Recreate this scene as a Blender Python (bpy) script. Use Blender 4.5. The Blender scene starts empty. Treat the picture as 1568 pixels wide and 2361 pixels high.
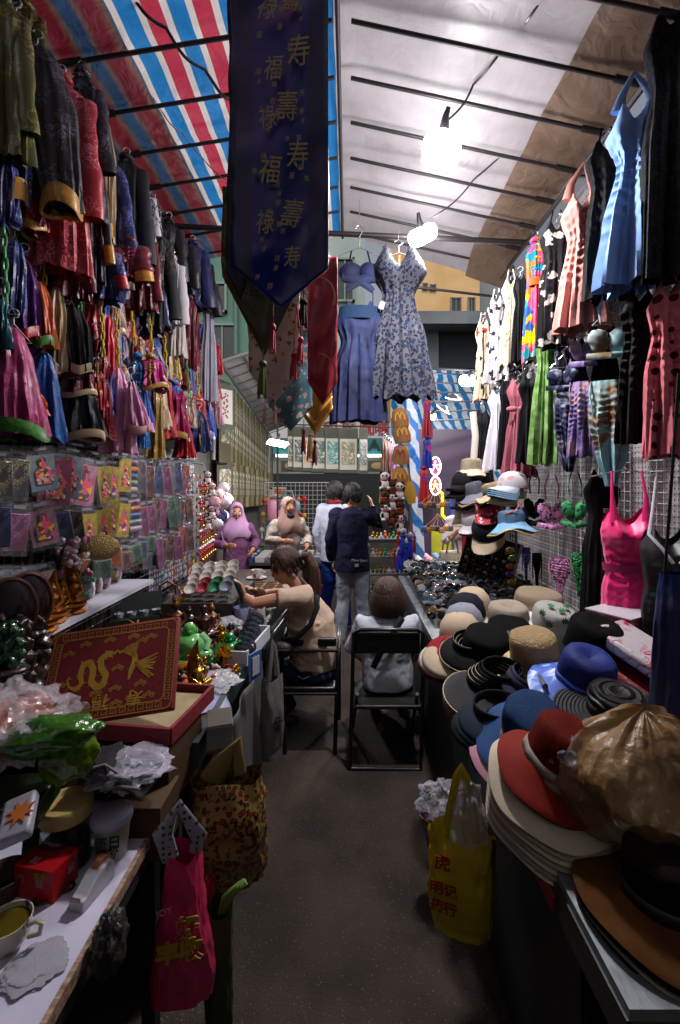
import bpy, math, random
import numpy as np
from mathutils import Vector, Matrix, Euler, noise
R = math.radians; PI = math.pi
rnd = random.Random(7)
SC = bpy.context.scene
# ---------------- camera -----------------
F = 1061.0; CX = 803.0; CY = 1111.0; H0 = 1.7      # focal length, vanishing point (in 1568x2361 picture units), eye height
cd = bpy.data.cameras.new("camera"); cam = bpy.data.objects.new("camera", cd); SC.collection.objects.link(cam)
cam.location = (0, 0, H0); cam.rotation_euler = (R(90), 0, 0)
cd.lens = 36*F/2361; cd.sensor_width = 36; cd.shift_x = -(CX-784)/2361; cd.shift_y = -(1180.5-CY)/2361
cd.clip_start = .02; cd.clip_end = 500
SC.camera = cam
# ---------------- world, sun, exposure ---------------
w = bpy.data.worlds.new("World"); SC.world = w; w.use_nodes = True
nt = w.node_tree; bg = nt.nodes["Background"]
sky = nt.nodes.new("ShaderNodeTexSky"); sky.sky_type = 'NISHITA'; sky.sun_disc = False
sky.sun_elevation = R(50); sky.sun_rotation = R(200); sky.dust_density = 4; sky.air_density = 1.0
hs = nt.nodes.new("ShaderNodeHueSaturation"); hs.inputs['Saturation'].default_value = .35
nt.links.new(sky.outputs[0], hs.inputs['Color']); nt.links.new(hs.outputs[0], bg.inputs[0]); bg.inputs[1].default_value = .09
sl = bpy.data.lights.new("sun", 'SUN'); sl.energy = 1.0; sl.angle = R(25); sl.color = (1, .97, .93)
sun = bpy.data.objects.new("sun", sl); SC.collection.objects.link(sun); sun.rotation_euler = (R(38), R(8), R(20))
SC.view_settings.view_transform = 'Standard'; SC.view_settings.look = 'None'; SC.view_settings.exposure = 0.42; SC.view_settings.gamma = 1
SC.cycles.max_bounces = 6; SC.cycles.transparent_max_bounces = 10; SC.cycles.diffuse_bounces = 3
SC.cycles.use_denoising = True; SC.cycles.sample_clamp_indirect = 4
# ---------------- picture to place helpers ----------
def P(x, y, Y): return Vector(((x-CX)*Y/F, Y, H0-(y-CY)*Y/F))
def onX(x, y, X): return P(x, y, F*X/(x-CX))
def onZ(x, y, z): return P(x, y, F*(H0-z)/(y-CY))
COL = SC.collection
# ---------------- materials ---------------
MC = {}
def rgb(c):
    if isinstance(c, str):
        c = c.lstrip('#'); v = [int(c[i:i+2], 16)/255 for i in (0, 2, 4)]
        c = [x/12.92 if x <= .04045 else ((x+.055)/1.055)**2.4 for x in v]
    return (c[0], c[1], c[2], 1)
def M(c, rough=.6, pat=None, c2=None, c3=None, s=20, metal=0, bump=0, bs=60, alpha=1, emit=0, sheen=0, coat=0, trans=0, sss=0, ring=0):
    key = (str(c), rough, pat, str(c2), str(c3), s, metal, bump, bs, alpha, emit, sheen, coat, trans, sss, ring)
    if key in MC: return MC[key]
    m = bpy.data.materials.new("surface"); m.use_nodes = True; MC[key] = m
    N = m.node_tree.nodes; L = m.node_tree.links; b = N["Principled BSDF"]
    c = rgb(c); b.inputs['Base Color'].default_value = c
    b.inputs['Roughness'].default_value = rough; b.inputs['Metallic'].default_value = metal
    b.inputs['Alpha'].default_value = alpha
    if rough >= .8: b.inputs['Specular IOR Level'].default_value = .18
    if sheen: b.inputs['Sheen Weight'].default_value = sheen
    if coat: b.inputs['Coat Weight'].default_value = coat; b.inputs['Coat Roughness'].default_value = .08
    if trans: b.inputs['Transmission Weight'].default_value = trans
    if sss: b.inputs['Subsurface Weight'].default_value = sss; b.inputs['Subsurface Radius'].default_value = (.02, .01, .005)
    if emit: b.inputs['Emission Color'].default_value = c; b.inputs['Emission Strength'].default_value = emit
    tc = N.new("ShaderNodeTexCoord"); co = tc.outputs['Object']
    def nz(scale, detail=3, dist=0, src=None):
        n = N.new("ShaderNodeTexNoise"); n.inputs['Scale'].default_value = scale; n.inputs['Detail'].default_value = detail
        n.inputs['Distortion'].default_value = dist; L.new(src or co, n.inputs['Vector']); return n
    def vor(scale, rand=1, src=None):
        n = N.new("ShaderNodeTexVoronoi"); n.inputs['Scale'].default_value = scale; n.inputs['Randomness'].default_value = rand
        L.new(src or co, n.inputs['Vector']); return n
    def ramp(f, stops, interp='LINEAR'):
        r = N.new("ShaderNodeValToRGB"); r.color_ramp.interpolation = interp; L.new(f, r.inputs[0])
        e = r.color_ramp.elements
        while len(e) < len(stops): e.new(.5)
        for q, (p, cc) in zip(e, stops): q.position = p; q.color = rgb(cc)
        return r.outputs[0]
    def mix(f, a, bb, mode='MIX'):
        x = N.new("ShaderNodeMixRGB"); x.blend_type = mode
        if isinstance(f, (int, float)): x.inputs[0].default_value = f
        else: L.new(f, x.inputs[0])
        for i, v in ((1, a), (2, bb)):
            if isinstance(v, (tuple, list, str)): x.inputs[i].default_value = rgb(v)
            else: L.new(v, x.inputs[i])
        return x.outputs[0]
    def warp(amount, scale):
        n = nz(scale, 2); a = N.new("ShaderNodeVectorMath"); a.operation = 'MULTIPLY_ADD'
        L.new(n.outputs['Color'], a.inputs[0]); a.inputs[1].default_value = (amount,)*3; L.new(co, a.inputs[2]); return a.outputs[0]
    K = (0, 0, 0); W_ = (1, 1, 1); out = None
    if pat == 'damask':
        n = nz(s, 1.5, 2.2); f = ramp(n.outputs[0], [(.0, K), (.46, K), (.49, W_), (.53, W_), (.56, K)])
        n2 = nz(s*.35, 1); g = ramp(n2.outputs[0], [(.42, K), (.5, W_)])
        f = mix(1, f, g, 'MULTIPLY'); out = mix(f, c[:3], c2)
        L.new(ramp(f, [(0, (rough,)*3), (1, (rough*.6,)*3)]), b.inputs['Roughness'])
    elif pat == 'leopard':
        v = vor(s, 1, warp(.6/s, s*1.5)); n = nz(s*1.3, 1)
        f = ramp(v.outputs['Distance'], [(0, c3 or c[:3]), (.30, c3 or c[:3]), (.34, c2), (.5, c2), (.54, c[:3])], 'CONSTANT')
        g = ramp(n.outputs[0], [(.5, K), (.53, W_)]); out = mix(g, f, mix(ramp(v.outputs['Distance'], [(.33, W_), (.37, K)]), c[:3], c2))
    elif pat == 'dots':
        mq = N.new('ShaderNodeMapping'); mq.inputs['Scale'].default_value = (1, 0, 1); L.new(co, mq.inputs[0]); v = vor(s, .3, mq.outputs[0]); out = ramp(v.outputs['Distance'], [(0, c2), (.27, c2), (.29, c[:3])])
    elif pat == 'floral':
        v = vor(s, 1, warp(.9/s, s*2.2)); f = ramp(v.outputs['Distance'], [(0, W_), (.32, W_), (.36, K)])
        p = ramp(v.outputs['Color'], [(0, c2), (.55, c3 or c2), (.8, c2)], 'CONSTANT'); out = mix(f, c[:3], p)
    elif pat == 'tie':
        n = nz(s, 3, .8); out = ramp(n.outputs[0], [(.36, c[:3]), (.5, c2), (.62, c3 or c2)])
    elif pat == 'tropic':
        v = vor(s, 1, warp(1.6/s, s*.8)); out = ramp(v.outputs['Color'], [(0, c[:3]), (.25, '#e8507a'), (.42, c2), (.58, '#f2b705'), (.7, c3 or c2), (.85, '#f4f0e8')], 'CONSTANT')
    elif pat == 'straw':
        x = N.new("ShaderNodeTexWave"); x.wave_type = 'RINGS'; x.rings_direction = 'SPHERICAL'; x.inputs['Scale'].default_value = s; x.inputs['Distortion'].default_value = .6
        L.new(co, x.inputs['Vector']); out = mix(x.outputs['Fac'], c[:3], c2)
    elif pat == 'tiles':
        v = vor(s, .2); out = mix(ramp(v.outputs['Distance'], [(.38, W_), (.42, K)]), c[:3], mix(.55, v.outputs['Color'], c2))
    elif pat == 'mot':
        n = nz(s, 6, .3); out = ramp(n.outputs[0], [(.3, c[:3]), (.7, c2)])
    elif pat == 'wood':
        mp = N.new("ShaderNodeMapping"); mp.inputs['Scale'].default_value = (1, 12, 12); L.new(co, mp.inputs[0])
        n = nz(s, 4, 1, mp.outputs[0]); out = ramp(n.outputs[0], [(.35, c[:3]), (.65, c2)])
    elif pat == 'hair':
        mp = N.new("ShaderNodeMapping"); mp.inputs['Scale'].default_value = (14, 14, .9); L.new(co, mp.inputs[0]); hn = nz(s, 3, .3, mp.outputs[0]); out = ramp(hn.outputs[0], [(.35, c[:3]), (.7, c2)])
    elif pat == 'multi':
        v = vor(s, 1, warp(.5/s, s)); h = N.new("ShaderNodeHueSaturation"); h.inputs['Saturation'].default_value = 1.0
        L.new(v.outputs['Color'], h.inputs['Color']); h.inputs['Value'].default_value = .7
        out = mix(ramp(v.outputs['Distance'], [(.3, W_), (.36, K)]), c[:3], mix(.5, h.outputs[0], c2))
    elif pat == 'asphalt':
        v = vor(s, 1); n = nz(3, 5); base = ramp(n.outputs[0], [(.3, c[:3]), (.7, c2)])
        cell = N.new("ShaderNodeSeparateColor"); L.new(v.outputs['Color'], cell.inputs[0])
        gg = N.new("ShaderNodeMath"); gg.operation = 'GREATER_THAN'; gg.inputs[1].default_value = .84; L.new(cell.outputs[0], gg.inputs[0])
        f = mix(1, ramp(v.outputs['Distance'], [(.2, W_), (.32, K)]), gg.outputs[0], 'MULTIPLY'); out = mix(f, base, mix(cell.outputs[1], c3, '#6b6158'))
        n5 = nz(1.1, 5, .6); out = mix(ramp(n5.outputs[0], [(.45, K), (.75, (.6, .6, .6))]), out, (.012, .011, .01))
    if out is not None: L.new(out, b.inputs['Base Color'])
    if out is not None and emit: L.new(out, b.inputs['Emission Color'])
    if bump:
        n = nz(bs, 4); bm = N.new("ShaderNodeBump"); bm.inputs['Strength'].default_value = bump; bm.inputs['Distance'].default_value = .01
        if pat == 'straw': L.new(x.outputs['Fac'], bm.inputs['Height'])
        elif pat == 'asphalt': L.new(v.outputs['Distance'], bm.inputs['Height'])
        elif pat == 'hair': L.new(hn.outputs[0], bm.inputs['Height'])
        elif ring:
            x = N.new("ShaderNodeTexWave"); x.wave_type = 'RINGS'; x.rings_direction = 'Z'; x.inputs['Scale'].default_value = ring; L.new(co, x.inputs['Vector'])
            mm_ = N.new("ShaderNodeMath"); mm_.operation = 'MULTIPLY_ADD'; mm_.inputs[1].default_value = .06; L.new(x.outputs['Fac'], mm_.inputs[0]); L.new(n.outputs[0], mm_.inputs[2]); L.new(mm_.outputs[0], bm.inputs['Height'])
        else: L.new(n.outputs[0], bm.inputs['Height'])
        L.new(bm.outputs[0], b.inputs['Normal'])
    return m
def satin(c, c2=None, s=26): return M(c, .42, 'damask' if c2 else None, c2, s=s, bump=.25, bs=14, sheen=.1)
def cloth(c, **k): return M(c, k.pop('rough', .85), bump=k.pop('bump', .3), bs=k.pop('bs', 16), **k)
def plastic(c, **k): return M(c, k.pop('rough', .3), **k)
def metal(c='#8a8a90', r=.35): return M(c, r, metal=.9)
def film(c='#dfe3ea', a=.3): return M(c, .16, alpha=a, bump=.9, bs=38)
# ---------------- mesh builder -------------
class MB:
    def __init__(s): s.v = []; s.f = []; s.m = []
    def add(s, vs, fs, m=0):
        o = len(s.v); s.v += [tuple(v) for v in vs]; s.f += [tuple(i+o for i in f) for f in fs]; s.m += [m]*len(fs); return s
    def box(s, c, d, m=0, rot=None):
        hx, hy, hz = d[0]/2, d[1]/2, d[2]/2
        vs = [Vector((a*hx, b*hy, e*hz)) for a in (-1, 1) for b in (-1, 1) for e in (-1, 1)]
        if rot is not None:
            q = rot if isinstance(rot, Matrix) else Euler(rot).to_matrix(); vs = [q@v for v in vs]
        vs = [v+Vector(c) for v in vs]
        return s.add(vs, [(0, 1, 3, 2), (4, 6, 7, 5), (0, 4, 5, 1), (2, 3, 7, 6), (0, 2, 6, 4), (1, 5, 7, 3)], m)
    def tube(s, pts, r, n=8, m=0, cap=True, flat=1, up=None):
        pts = [Vector(p) for p in pts]; k = len(pts); rs = r if isinstance(r, (list, tuple)) else [r]*k
        vs = []; prev = None
        for i, p in enumerate(pts):
            t = (pts[min(i+1, k-1)]-pts[max(i-1, 0)])
            if t.length < 1e-9: t = Vector((0, 0, 1))
            t.normalize()
            if prev is None:
                a = Vector(up) if up else (Vector((0, 1, 0)) if abs(t.y) < .9 else Vector((1, 0, 0)))
            else: a = prev
            a = a-t*a.dot(t)
            if a.length < 1e-6: a = t.orthogonal()
            a.normalize(); prev = a; b = t.cross(a)
            for j in range(n):
                th = 2*PI*j/n; vs.append(p+(a*math.cos(th)*flat+b*math.sin(th))*rs[i])
        fs = [(i*n+j, i*n+(j+1) % n, (i+1)*n+(j+1) % n, (i+1)*n+j) for i in range(k-1) for j in range(n)]
        if cap: fs += [tuple(range(n))[::-1], tuple((k-1)*n+j for j in range(n))]
        return s.add(vs, fs, m)
    def ell(s, c, r, m=0, n=12, rot=None, f=None):
        vs = []; h = n//2; c = Vector(c); r = (r, r, r) if isinstance(r, (int, float)) else r
        q = Euler(rot).to_matrix() if rot is not None else None
        for i in range(h+1):
            ph = PI*i/h
            for j in range(n):
                th = 2*PI*j/n; d = Vector((math.sin(ph)*math.cos(th), math.sin(ph)*math.sin(th), math.cos(ph)))
                k = f(d) if f else 1
                v = Vector((d.x*r[0]*k, d.y*r[1]*k, d.z*r[2]*k)); vs.append(c+(q@v if q else v))
        fs = [(i*n+j, (i+1)*n+j, (i+1)*n+(j+1) % n, i*n+(j+1) % n) for i in range(h) for j in range(n)]
        return s.add(vs, fs, m)
    def lathe(s, prof, n=20, c=(0, 0, 0), m=0, f=None, sx=1, sy=1):
        c = Vector(c); vs = []
        for k, (r, z) in enumerate(prof):
            for j in range(n):
                th = 2*PI*j/n; rr, dz = (f(th, k, r, z) if f else (r, 0)); vs.append(c+Vector((rr*math.cos(th)*sx, rr*math.sin(th)*sy, z+dz)))
        K = len(prof)
        return s.add(vs, [(k*n+j, k*n+(j+1) % n, (k+1)*n+(j+1) % n, (k+1)*n+j) for k in range(K-1) for j in range(n)], m)
    def prism(s, o, t, T=None, m=0):
        # outline o in local XZ plane, thickness t in Y
        T = T or Matrix.Identity(4); n = len(o)
        vs = [T@Vector((x, -t/2, z)) for x, z in o]+[T@Vector((x, t/2, z)) for x, z in o]
        return s.add(vs, [tuple(range(n)), tuple(range(2*n-1, n-1, -1))]+[(i, i+n, (i+1) % n+n, (i+1) % n) for i in range(n)], m)
    def ribbon(s, pts, w, t=.002, T=None, m=0):
        # flat ribbon in local XZ plane
        T = T or Matrix.Identity(4); k = len(pts); L = []; Rr = []
        for i in range(k):
            a = pts[max(i-1, 0)]; b = pts[min(i+1, k-1)]; dx, dz = b[0]-a[0], b[1]-a[1]; l = math.hypot(dx, dz) or 1
            ww = (w[i] if isinstance(w, (list, tuple)) else w)/2; L.append((pts[i][0]-dz/l*ww, pts[i][1]+dx/l*ww)); Rr.append((pts[i][0]+dz/l*ww, pts[i][1]-dx/l*ww))
        vs = [T@Vector((x, -t, z)) for x, z in L]+[T@Vector((x, -t, z)) for x, z in Rr]
        return s.add(vs, [(i, i+1, k+i+1, k+i) for i in range(k-1)], m)
    def build(s, name, mats, parent=None, smooth=True, loc=None, rot=None):
        me = bpy.data.meshes.new(name); me.from_pydata(s.v, [], s.f)
        mats = mats if isinstance(mats, (list, tuple)) else [mats]
        for q in mats: me.materials.append(q)
        if len(mats) > 1: me.polygons.foreach_set('material_index', s.m)
        me.polygons.foreach_set('use_smooth', [smooth]*len(s.f))
        if smooth:
            try: me.set_sharp_from_angle(angle=R(48))
            except Exception: pass
        me.update(); o = bpy.data.objects.new(name, me); COL.objects.link(o)
        if parent: o.parent = parent
        if loc is not None: o.location = loc
        if rot is not None: o.rotation_euler = rot
        return o
def T(name, label, cat, loc=(0, 0, 0), rot=(0, 0, 0), sc=1, group=None):
    o = bpy.data.objects.new(name, None); COL.objects.link(o); o.empty_display_size = .05
    o.location = loc; o.rotation_euler = rot if not isinstance(rot, (int, float)) else (0, 0, rot)
    o.scale = (sc,)*3 if isinstance(sc, (int, float)) else sc
    o['label'] = label; o['category'] = cat
    if group: o['group'] = group
    return o
def tag(o, label, cat, group=None):
    o['label'] = label; o['category'] = cat
    if group: o['group'] = group
    return o
def struct(o, kind='structure'): o['kind'] = kind; return o
KIDS = {}
def dup(root, loc, rot=(0, 0, 0), label=None, sc=1, group=None, mats=None):
    kids = KIDS.setdefault(root.name, [(o, list(o.children)) for o in bpy.data.objects if o.parent == root])
    r = root.copy(); COL.objects.link(r); r.location = loc; r.rotation_euler = rot if not isinstance(rot, (int, float)) else (0, 0, rot)
    r.scale = (sc,)*3 if isinstance(sc, (int, float)) else sc
    if label: r['label'] = label
    if group: r['group'] = group
    def rec(o, p):
        c = o.copy(); COL.objects.link(c); c.parent = p
        if mats and o.name.split('.')[0] in mats:
            c.data = o.data.copy(); c.data.materials.clear()
            mm = mats[o.name.split('.')[0]]
            for q in (mm if isinstance(mm, (list, tuple)) else [mm]): c.data.materials.append(q)
        return c
    for o, gs in kids:
        c = rec(o, r)
        for g in gs: rec(g, c)
    return r
def text(body, size, m, name='lettering', parent=None, loc=(0, 0, 0), rot=(R(90), 0, 0), ext=.001, wide=1, align='CENTER', bold=0, shear=0):
    cu = bpy.data.curves.new('t', 'FONT'); cu.body = body; cu.size = size; cu.extrude = ext; cu.align_x = align; cu.align_y = 'CENTER'; cu.offset = bold; cu.shear = shear
    o = bpy.data.objects.new('t', cu); COL.objects.link(o); bpy.context.view_layer.update()
    me = bpy.data.meshes.new_from_object(o.evaluated_get(bpy.context.evaluated_depsgraph_get())); COL.objects.unlink(o); bpy.data.objects.remove(o)
    me.materials.clear(); me.materials.append(m); me.name = name
    p = bpy.data.objects.new(name, me); COL.objects.link(p); p.location = loc; p.rotation_euler = rot; p.scale = (wide, 1, 1)
    if parent: p.parent = parent
    return p
def remesh(o, vox=.008, sub=0):
    r = o.modifiers.new('r', 'REMESH'); r.mode = 'VOXEL'; r.voxel_size = vox; r.use_smooth_shade = True
    s = o.modifiers.new('s', 'SMOOTH'); s.factor = .5; s.iterations = 4
    return o
def wrinkle(o, amt=.02, sc=.16):
    tx = bpy.data.textures.new('wr', 'CLOUDS'); tx.noise_scale = sc; tx.noise_depth = 3; tx.noise_type = 'SOFT_NOISE'
    d = o.modifiers.new('d', 'DISPLACE'); d.texture = tx; d.strength = amt; d.mid_level = .5; d.texture_coords = 'LOCAL'; return o
def ip(keys, v):
    if v <= keys[0][0]: return keys[0][1]
    for (a, x), (b, y) in zip(keys, keys[1:]):
        if v <= b:
            t = (v-a)/(b-a); t = t*t*(3-2*t)*.5+t*.5; return x+(y-x)*t
    return keys[-1][1]
# ================= the stall and the street =================
mb = MB(); g = 40
mb.add([(-g, -8, 0), (g, -8, 0), (g, 120, 0), (-g, 120, 0)], [(0, 1, 2, 3)])
struct(mb.build('ground', M('#423932', .9, 'asphalt', '#27221e', c3='#625a51', s=120, bump=.35), smooth=False))
RX = 1.38; RYS = [-2.0+.31*i for i in range(-1, 21) if -2.0+.31*i < 4.1]
RYS = [2.16+.305*i for i in range(-13, 7)]
YE = 4.12; YB = -2.0
def roofz(X): return 3.69-(.0 if X < 0 else .0)+(.2)*(1-abs(X)/RX)-(.09*(X/RX) if X > 0 else 0)
def tarp_mat(kind):
    m = bpy.data.materials.new("tarpaulin"); m.use_nodes = True; N = m.node_tree.nodes; L = m.node_tree.links
    N.remove(N["Principled BSDF"]); out = N["Material Output"]
    tc = N.new("ShaderNodeTexCoord"); co = tc.outputs['Object']
    sep = N.new("ShaderNodeSeparateXYZ")
    nzz = N.new("ShaderNodeTexNoise"); nzz.inputs['Scale'].default_value = 3.2; nzz.inputs['Detail'].default_value = 8; L.new(co, nzz.inputs['Vector'])
    def math_(op, a, b=None):
        x = N.new("ShaderNodeMath"); x.operation = op
        for i, v in ((0, a), (1, b)):
            if v is None: continue
            if isinstance(v, (int, float)): x.inputs[i].default_value = v
            else: L.new(v, x.inputs[i])
        return x.outputs[0]
    L.new(co, sep.inputs[0])
    r = N.new("ShaderNodeValToRGB"); e = r.color_ramp.elements
    if kind in ('stripe', 'faded'):
        x = math_('ADD', sep.outputs[0], 1.024 if kind == 'stripe' else 1.02)
        if kind == 'faded': x = math_('ADD', x, math_('MULTIPLY', nzz.outputs[0], .03))
        per = .222 if kind == 'stripe' else .2
        f = math_('FRACT', math_('DIVIDE', math_('ADD', x, 2.22 if kind == 'stripe' else 2.0), per)); L.new(f, r.inputs[0])
        if kind == 'stripe':
            st = [(0, '#2384cc'), (.355, '#e6dcda'), (.49, '#c83a54'), (.85, '#e6dcda')]; r.color_ramp.interpolation = 'CONSTANT'
        else: st = [(0, '#6489a8'), (.22, '#5f87ab'), (.32, '#b5997f'), (.42, '#b25260'), (.72, '#ae4a58'), (.88, '#a88d7a'), (.97, '#6489a8')]
    elif kind == 'blue':
        x = math_('ADD', math_('MULTIPLY', sep.outputs[0], 1), math_('MULTIPLY', sep.outputs[2], .55)); x = math_('ADD', x, math_('MULTIPLY', nzz.outputs[0], .25))
        L.new(math_('FRACT', math_('DIVIDE', math_('ADD', x, 20), .19)), r.inputs[0]); st = [(0, '#2a86c8'), (.5, '#dfe9f0')]; r.color_ramp.interpolation = 'CONSTANT'
    else:
        L.new(nzz.outputs[0], r.inputs[0]); st = [(.3, '#a29ca0' if kind == 'white' else '#75604f'), (.7, '#bab4b8' if kind == 'white' else '#8e7866')]
    while len(e) < len(st): e.new(.5)
    for q, (p, c) in zip(e, st): q.position = p; q.color = rgb(c)
    # weave and fold marks
    n2 = N.new("ShaderNodeTexNoise"); n2.inputs['Scale'].default_value = 9; n2.inputs['Detail'].default_value = 6; n2.inputs['Distortion'].default_value = .8; L.new(co, n2.inputs['Vector'])
    mp = N.new("ShaderNodeMapping"); mp.inputs['Scale'].default_value = (90, 3, 20); L.new(co, mp.inputs[0])
    n3 = N.new("ShaderNodeTexNoise"); n3.inputs['Scale'].default_value = 1.5; L.new(mp.outputs[0], n3.inputs['Vector'])
    r2 = N.new("ShaderNodeValToRGB"); r2.color_ramp.elements[0].position = .3; r2.color_ramp.elements[0].color = (.86, .84, .83, 1) if kind == 'white' else (.72, .7, .7, 1); r2.color_ramp.elements[1].position = .6
    L.new(math_('ADD', math_('MULTIPLY', n2.outputs[0], .6), math_('MULTIPLY', n3.outputs[0], .4)), r2.inputs[0])
    mx = N.new("ShaderNodeMixRGB"); mx.blend_type = 'MULTIPLY'; mx.inputs[0].default_value = .75; L.new(r.outputs[0], mx.inputs[1]); L.new(r2.outputs[0], mx.inputs[2])
    bmp = N.new("ShaderNodeBump"); bmp.inputs['Strength'].default_value = .3 if kind == 'white' else .7; bmp.inputs['Distance'].default_value = .03; L.new(n2.outputs[0], bmp.inputs['Height'])
    d = N.new("ShaderNodeBsdfDiffuse"); t = N.new("ShaderNodeBsdfTranslucent"); gl = N.new("ShaderNodeBsdfGlossy"); gl.inputs['Roughness'].default_value = .38
    L.new(bmp.outputs[0], d.inputs['Normal']); L.new(bmp.outputs[0], gl.inputs['Normal']); L.new(mx.outputs[0], d.inputs[0]); L.new(mx.outputs[0], t.inputs[0])
    m1 = N.new("ShaderNodeMixShader"); m1.inputs[0].default_value = {'stripe': .62, 'white': .38, 'faded': .3, 'brown': .3, 'blue': .4}[kind]
    L.new(d.outputs[0], m1.inputs[1]); L.new(t.outputs[0], m1.inputs[2])
    m2 = N.new("ShaderNodeMixShader"); m2.inputs[0].default_value = .06; L.new(m1.outputs[0], m2.inputs[1]); L.new(gl.outputs[0], m2.inputs[2]); L.new(m2.outputs[0], out.inputs[0])
    return m
def sheet(name, x0, x1, dz, kind, nx=14, y0=YB, y1=YE, sag=.035, endcut=0, parent=None):
    mb = MB(); ny = 90; vs = []
    for j in range(ny+1):
        Y = y0+(y1-y0)*j/ny
        for i in range(nx+1):
            X = x0+(x1-x0)*i/nx; u = ((Y-2.16)/.305) % 1
            z = roofz(X)+dz-sag*(math.sin(PI*u)**2)*.0+.014*math.sin(PI*u)+.012*noise.noise(Vector((X*4, Y*3, dz*9)))
            k = max(0, (Y-3.75)/.37); z -= .16*k*k*max(0, X)/RX+.02*k*k
            vs.append((X+.008*noise.noise(Vector((Y*5, X, 3))), Y, z))
    n = nx+1
    mb.add(vs, [(j*n+i, j*n+i+1, (j+1)*n+i+1, (j+1)*n+i) for j in range(ny) for i in range(nx)])
    return mb.build(name, tarp_mat(kind), parent)
tag(sheet('tarpaulin_roof', -RX-.03, -.07, .03, 'stripe'), 'red white and blue striped tarpaulin roof over the left side of the stall', 'tarpaulin')
tag(sheet('tarpaulin_overlap', -RX-.02, -1.04, .0, 'faded'), 'faded crumpled red and blue tarpaulin strip lining the roof above the brocade jackets', 'tarpaulin')
tag(sheet('tarpaulin_roof', -.075, RX+.03, .033, 'white'), 'white translucent tarpaulin roof around the bright lamps on the right', 'tarpaulin')
tag(sheet('tarpaulin_overlap', 1.045, RX+.02, .0, 'brown'), 'brownish tarpaulin strip lining the roof above the hanging dresses', 'tarpaulin')
PIPE = M('#3a3637', .45, metal=.6, bump=.15, bs=40)
fr = T('pipe_frame', 'dark steel pipe frame holding up the two tarpaulin roofs', 'stall frame')
for sx in (-1, 1):
    mb = MB(); z = roofz(sx*RX)-.05; mb.tube([(sx*RX, YB, z), (sx*RX, YE, z)], .017, 10); mb.build('rail', PIPE, fr)
    mb = MB(); mb.tube([(sx*(RX-.045), YB, z-.07), (sx*(RX-.045), YE-.1, z-.07)], .009, 8); mb.build('rail', PIPE, fr)
for Y in RYS:
    for sx in (-1, 1):
        mb = MB(); z0 = roofz(sx*RX)-.035; z1 = roofz(.03*sx)-.02; mb.tube([(sx*RX, Y, z0), (sx*.045-.03, Y, z1)], .0105, 8)
        o = mb.build('rafter', PIPE, fr); mb = MB(); mb.tube([(sx*RX, Y, z0), (sx*(RX-.13), Y, z0+(z1-z0)*.1)], .017, 8); mb.build('sleeve', PIPE, o)
mb = MB(); mb.tube([(-.05, YB, roofz(0)-.005), (-.05, YE, roofz(0)-.005)], .012); mb.build('ridge_pipe', PIPE, fr)
mb = MB(); mb.tube([(-RX, 3.45, 3.62), (RX, 3.5, 3.52)], .02, 10); mb.build('crossbar', PIPE, fr)
for sx in (-1, 1):
    for Y in (YB+.1, 4.1):
        mb = MB(); mb.tube([(sx*(RX+.08), Y, 0), (sx*(RX+.08), Y, 3.62)], .022, 10); mb.build('upright', PIPE, fr)
mb = MB(); mb.tube([(.35, 4.0, 3.42), (1.3, 4.05, 3.33)], .012); mb.build('crossbar', PIPE, fr)
# electric wires
WIRE = plastic('#1a1717'); 
def wire(pts, r, label, m=WIRE):
    pts = [Vector(p) for p in pts]; q = []
    for i in range(len(pts)-1):
        for k in range(8):
            t = k/8; q.append(pts[i].lerp(pts[i+1], t)+Vector((-.006*math.sin(5*(i+t)), 0, -.03*math.sin(PI*t))))
    q.append(pts[-1]); mb = MB(); mb.tube(q, r, 6); return tag(mb.build('cable', m), label, 'cable')
wire([P(1262, -20, 1.95), P(1180, 75, 2.16), P(1090, 195, 2.4), P(1030, 280, 2.5)], .006, 'dark power cable running along the white roof to the large lamp')
wire([P(1455, -10, 2.0), P(1262, 245, 2.6), P(1090, 415, 3.1), P(1000, 500, 3.3)], .005, 'thin cable crossing the brown roof strip towards the small lamp')
wire([P(160, -40, 2.0), P(240, 90, 2.16), P(345, 215, 2.46), P(420, 305, 2.7), P(520, 415, 3.1)], .004, 'thin reddish cable wandering over the faded striped roof', plastic('#4a2020'))
wire([P(300, -25, 2.0), P(380, 65, 2.1), P(470, 160, 2.3), P(540, 235, 2.5)], .008, 'black cable slung diagonally under the blue and red stripes')
# side walls
WALLX = 1.5
mb = MB(); mb.box((-WALLX-.02, 1.0, 1.8), (.03, 6.1, 3.6)); tag(mb.build('back_cloth', M('#1b1614', .9, 'mot', '#2c2420', s=3, bump=.3)), 'dark brown cloth wall behind the brocade jackets', 'wall')
def pegboard():
    m = bpy.data.materials.new("pegboard"); m.use_nodes = True; N = m.node_tree.nodes; L = m.node_tree.links; b = N["Principled BSDF"]
    tc = N.new("ShaderNodeTexCoord"); v = N.new("ShaderNodeTexVoronoi"); v.inputs['Scale'].default_value = 38; v.inputs['Randomness'].default_value = 0
    mp = N.new("ShaderNodeMapping"); mp.inputs['Scale'].default_value = (0, 1, 1); L.new(tc.outputs['Object'], mp.inputs[0]); L.new(mp.outputs[0], v.inputs['Vector'])
    r = N.new("ShaderNodeValToRGB"); e = r.color_ramp.elements; e[0].position = .17; e[0].color = rgb('#1e1a1a'); e[1].position = .22; e[1].color = rgb('#a29c9e'); L.new(v.outputs['Distance'], r.inputs[0]); L.new(r.outputs[0], b.inputs['Base Color'])
    b.inputs['Roughness'].default_value = .5; return m
mb = MB(); mb.box((0, 0, 0), (.02, 6.1, 3.5)); tag(mb.build('pegboard_wall', pegboard(), loc=(WALLX+.02, 1.05, 1.8)), 'white perforated board wall behind the swimwear', 'wall')
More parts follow.
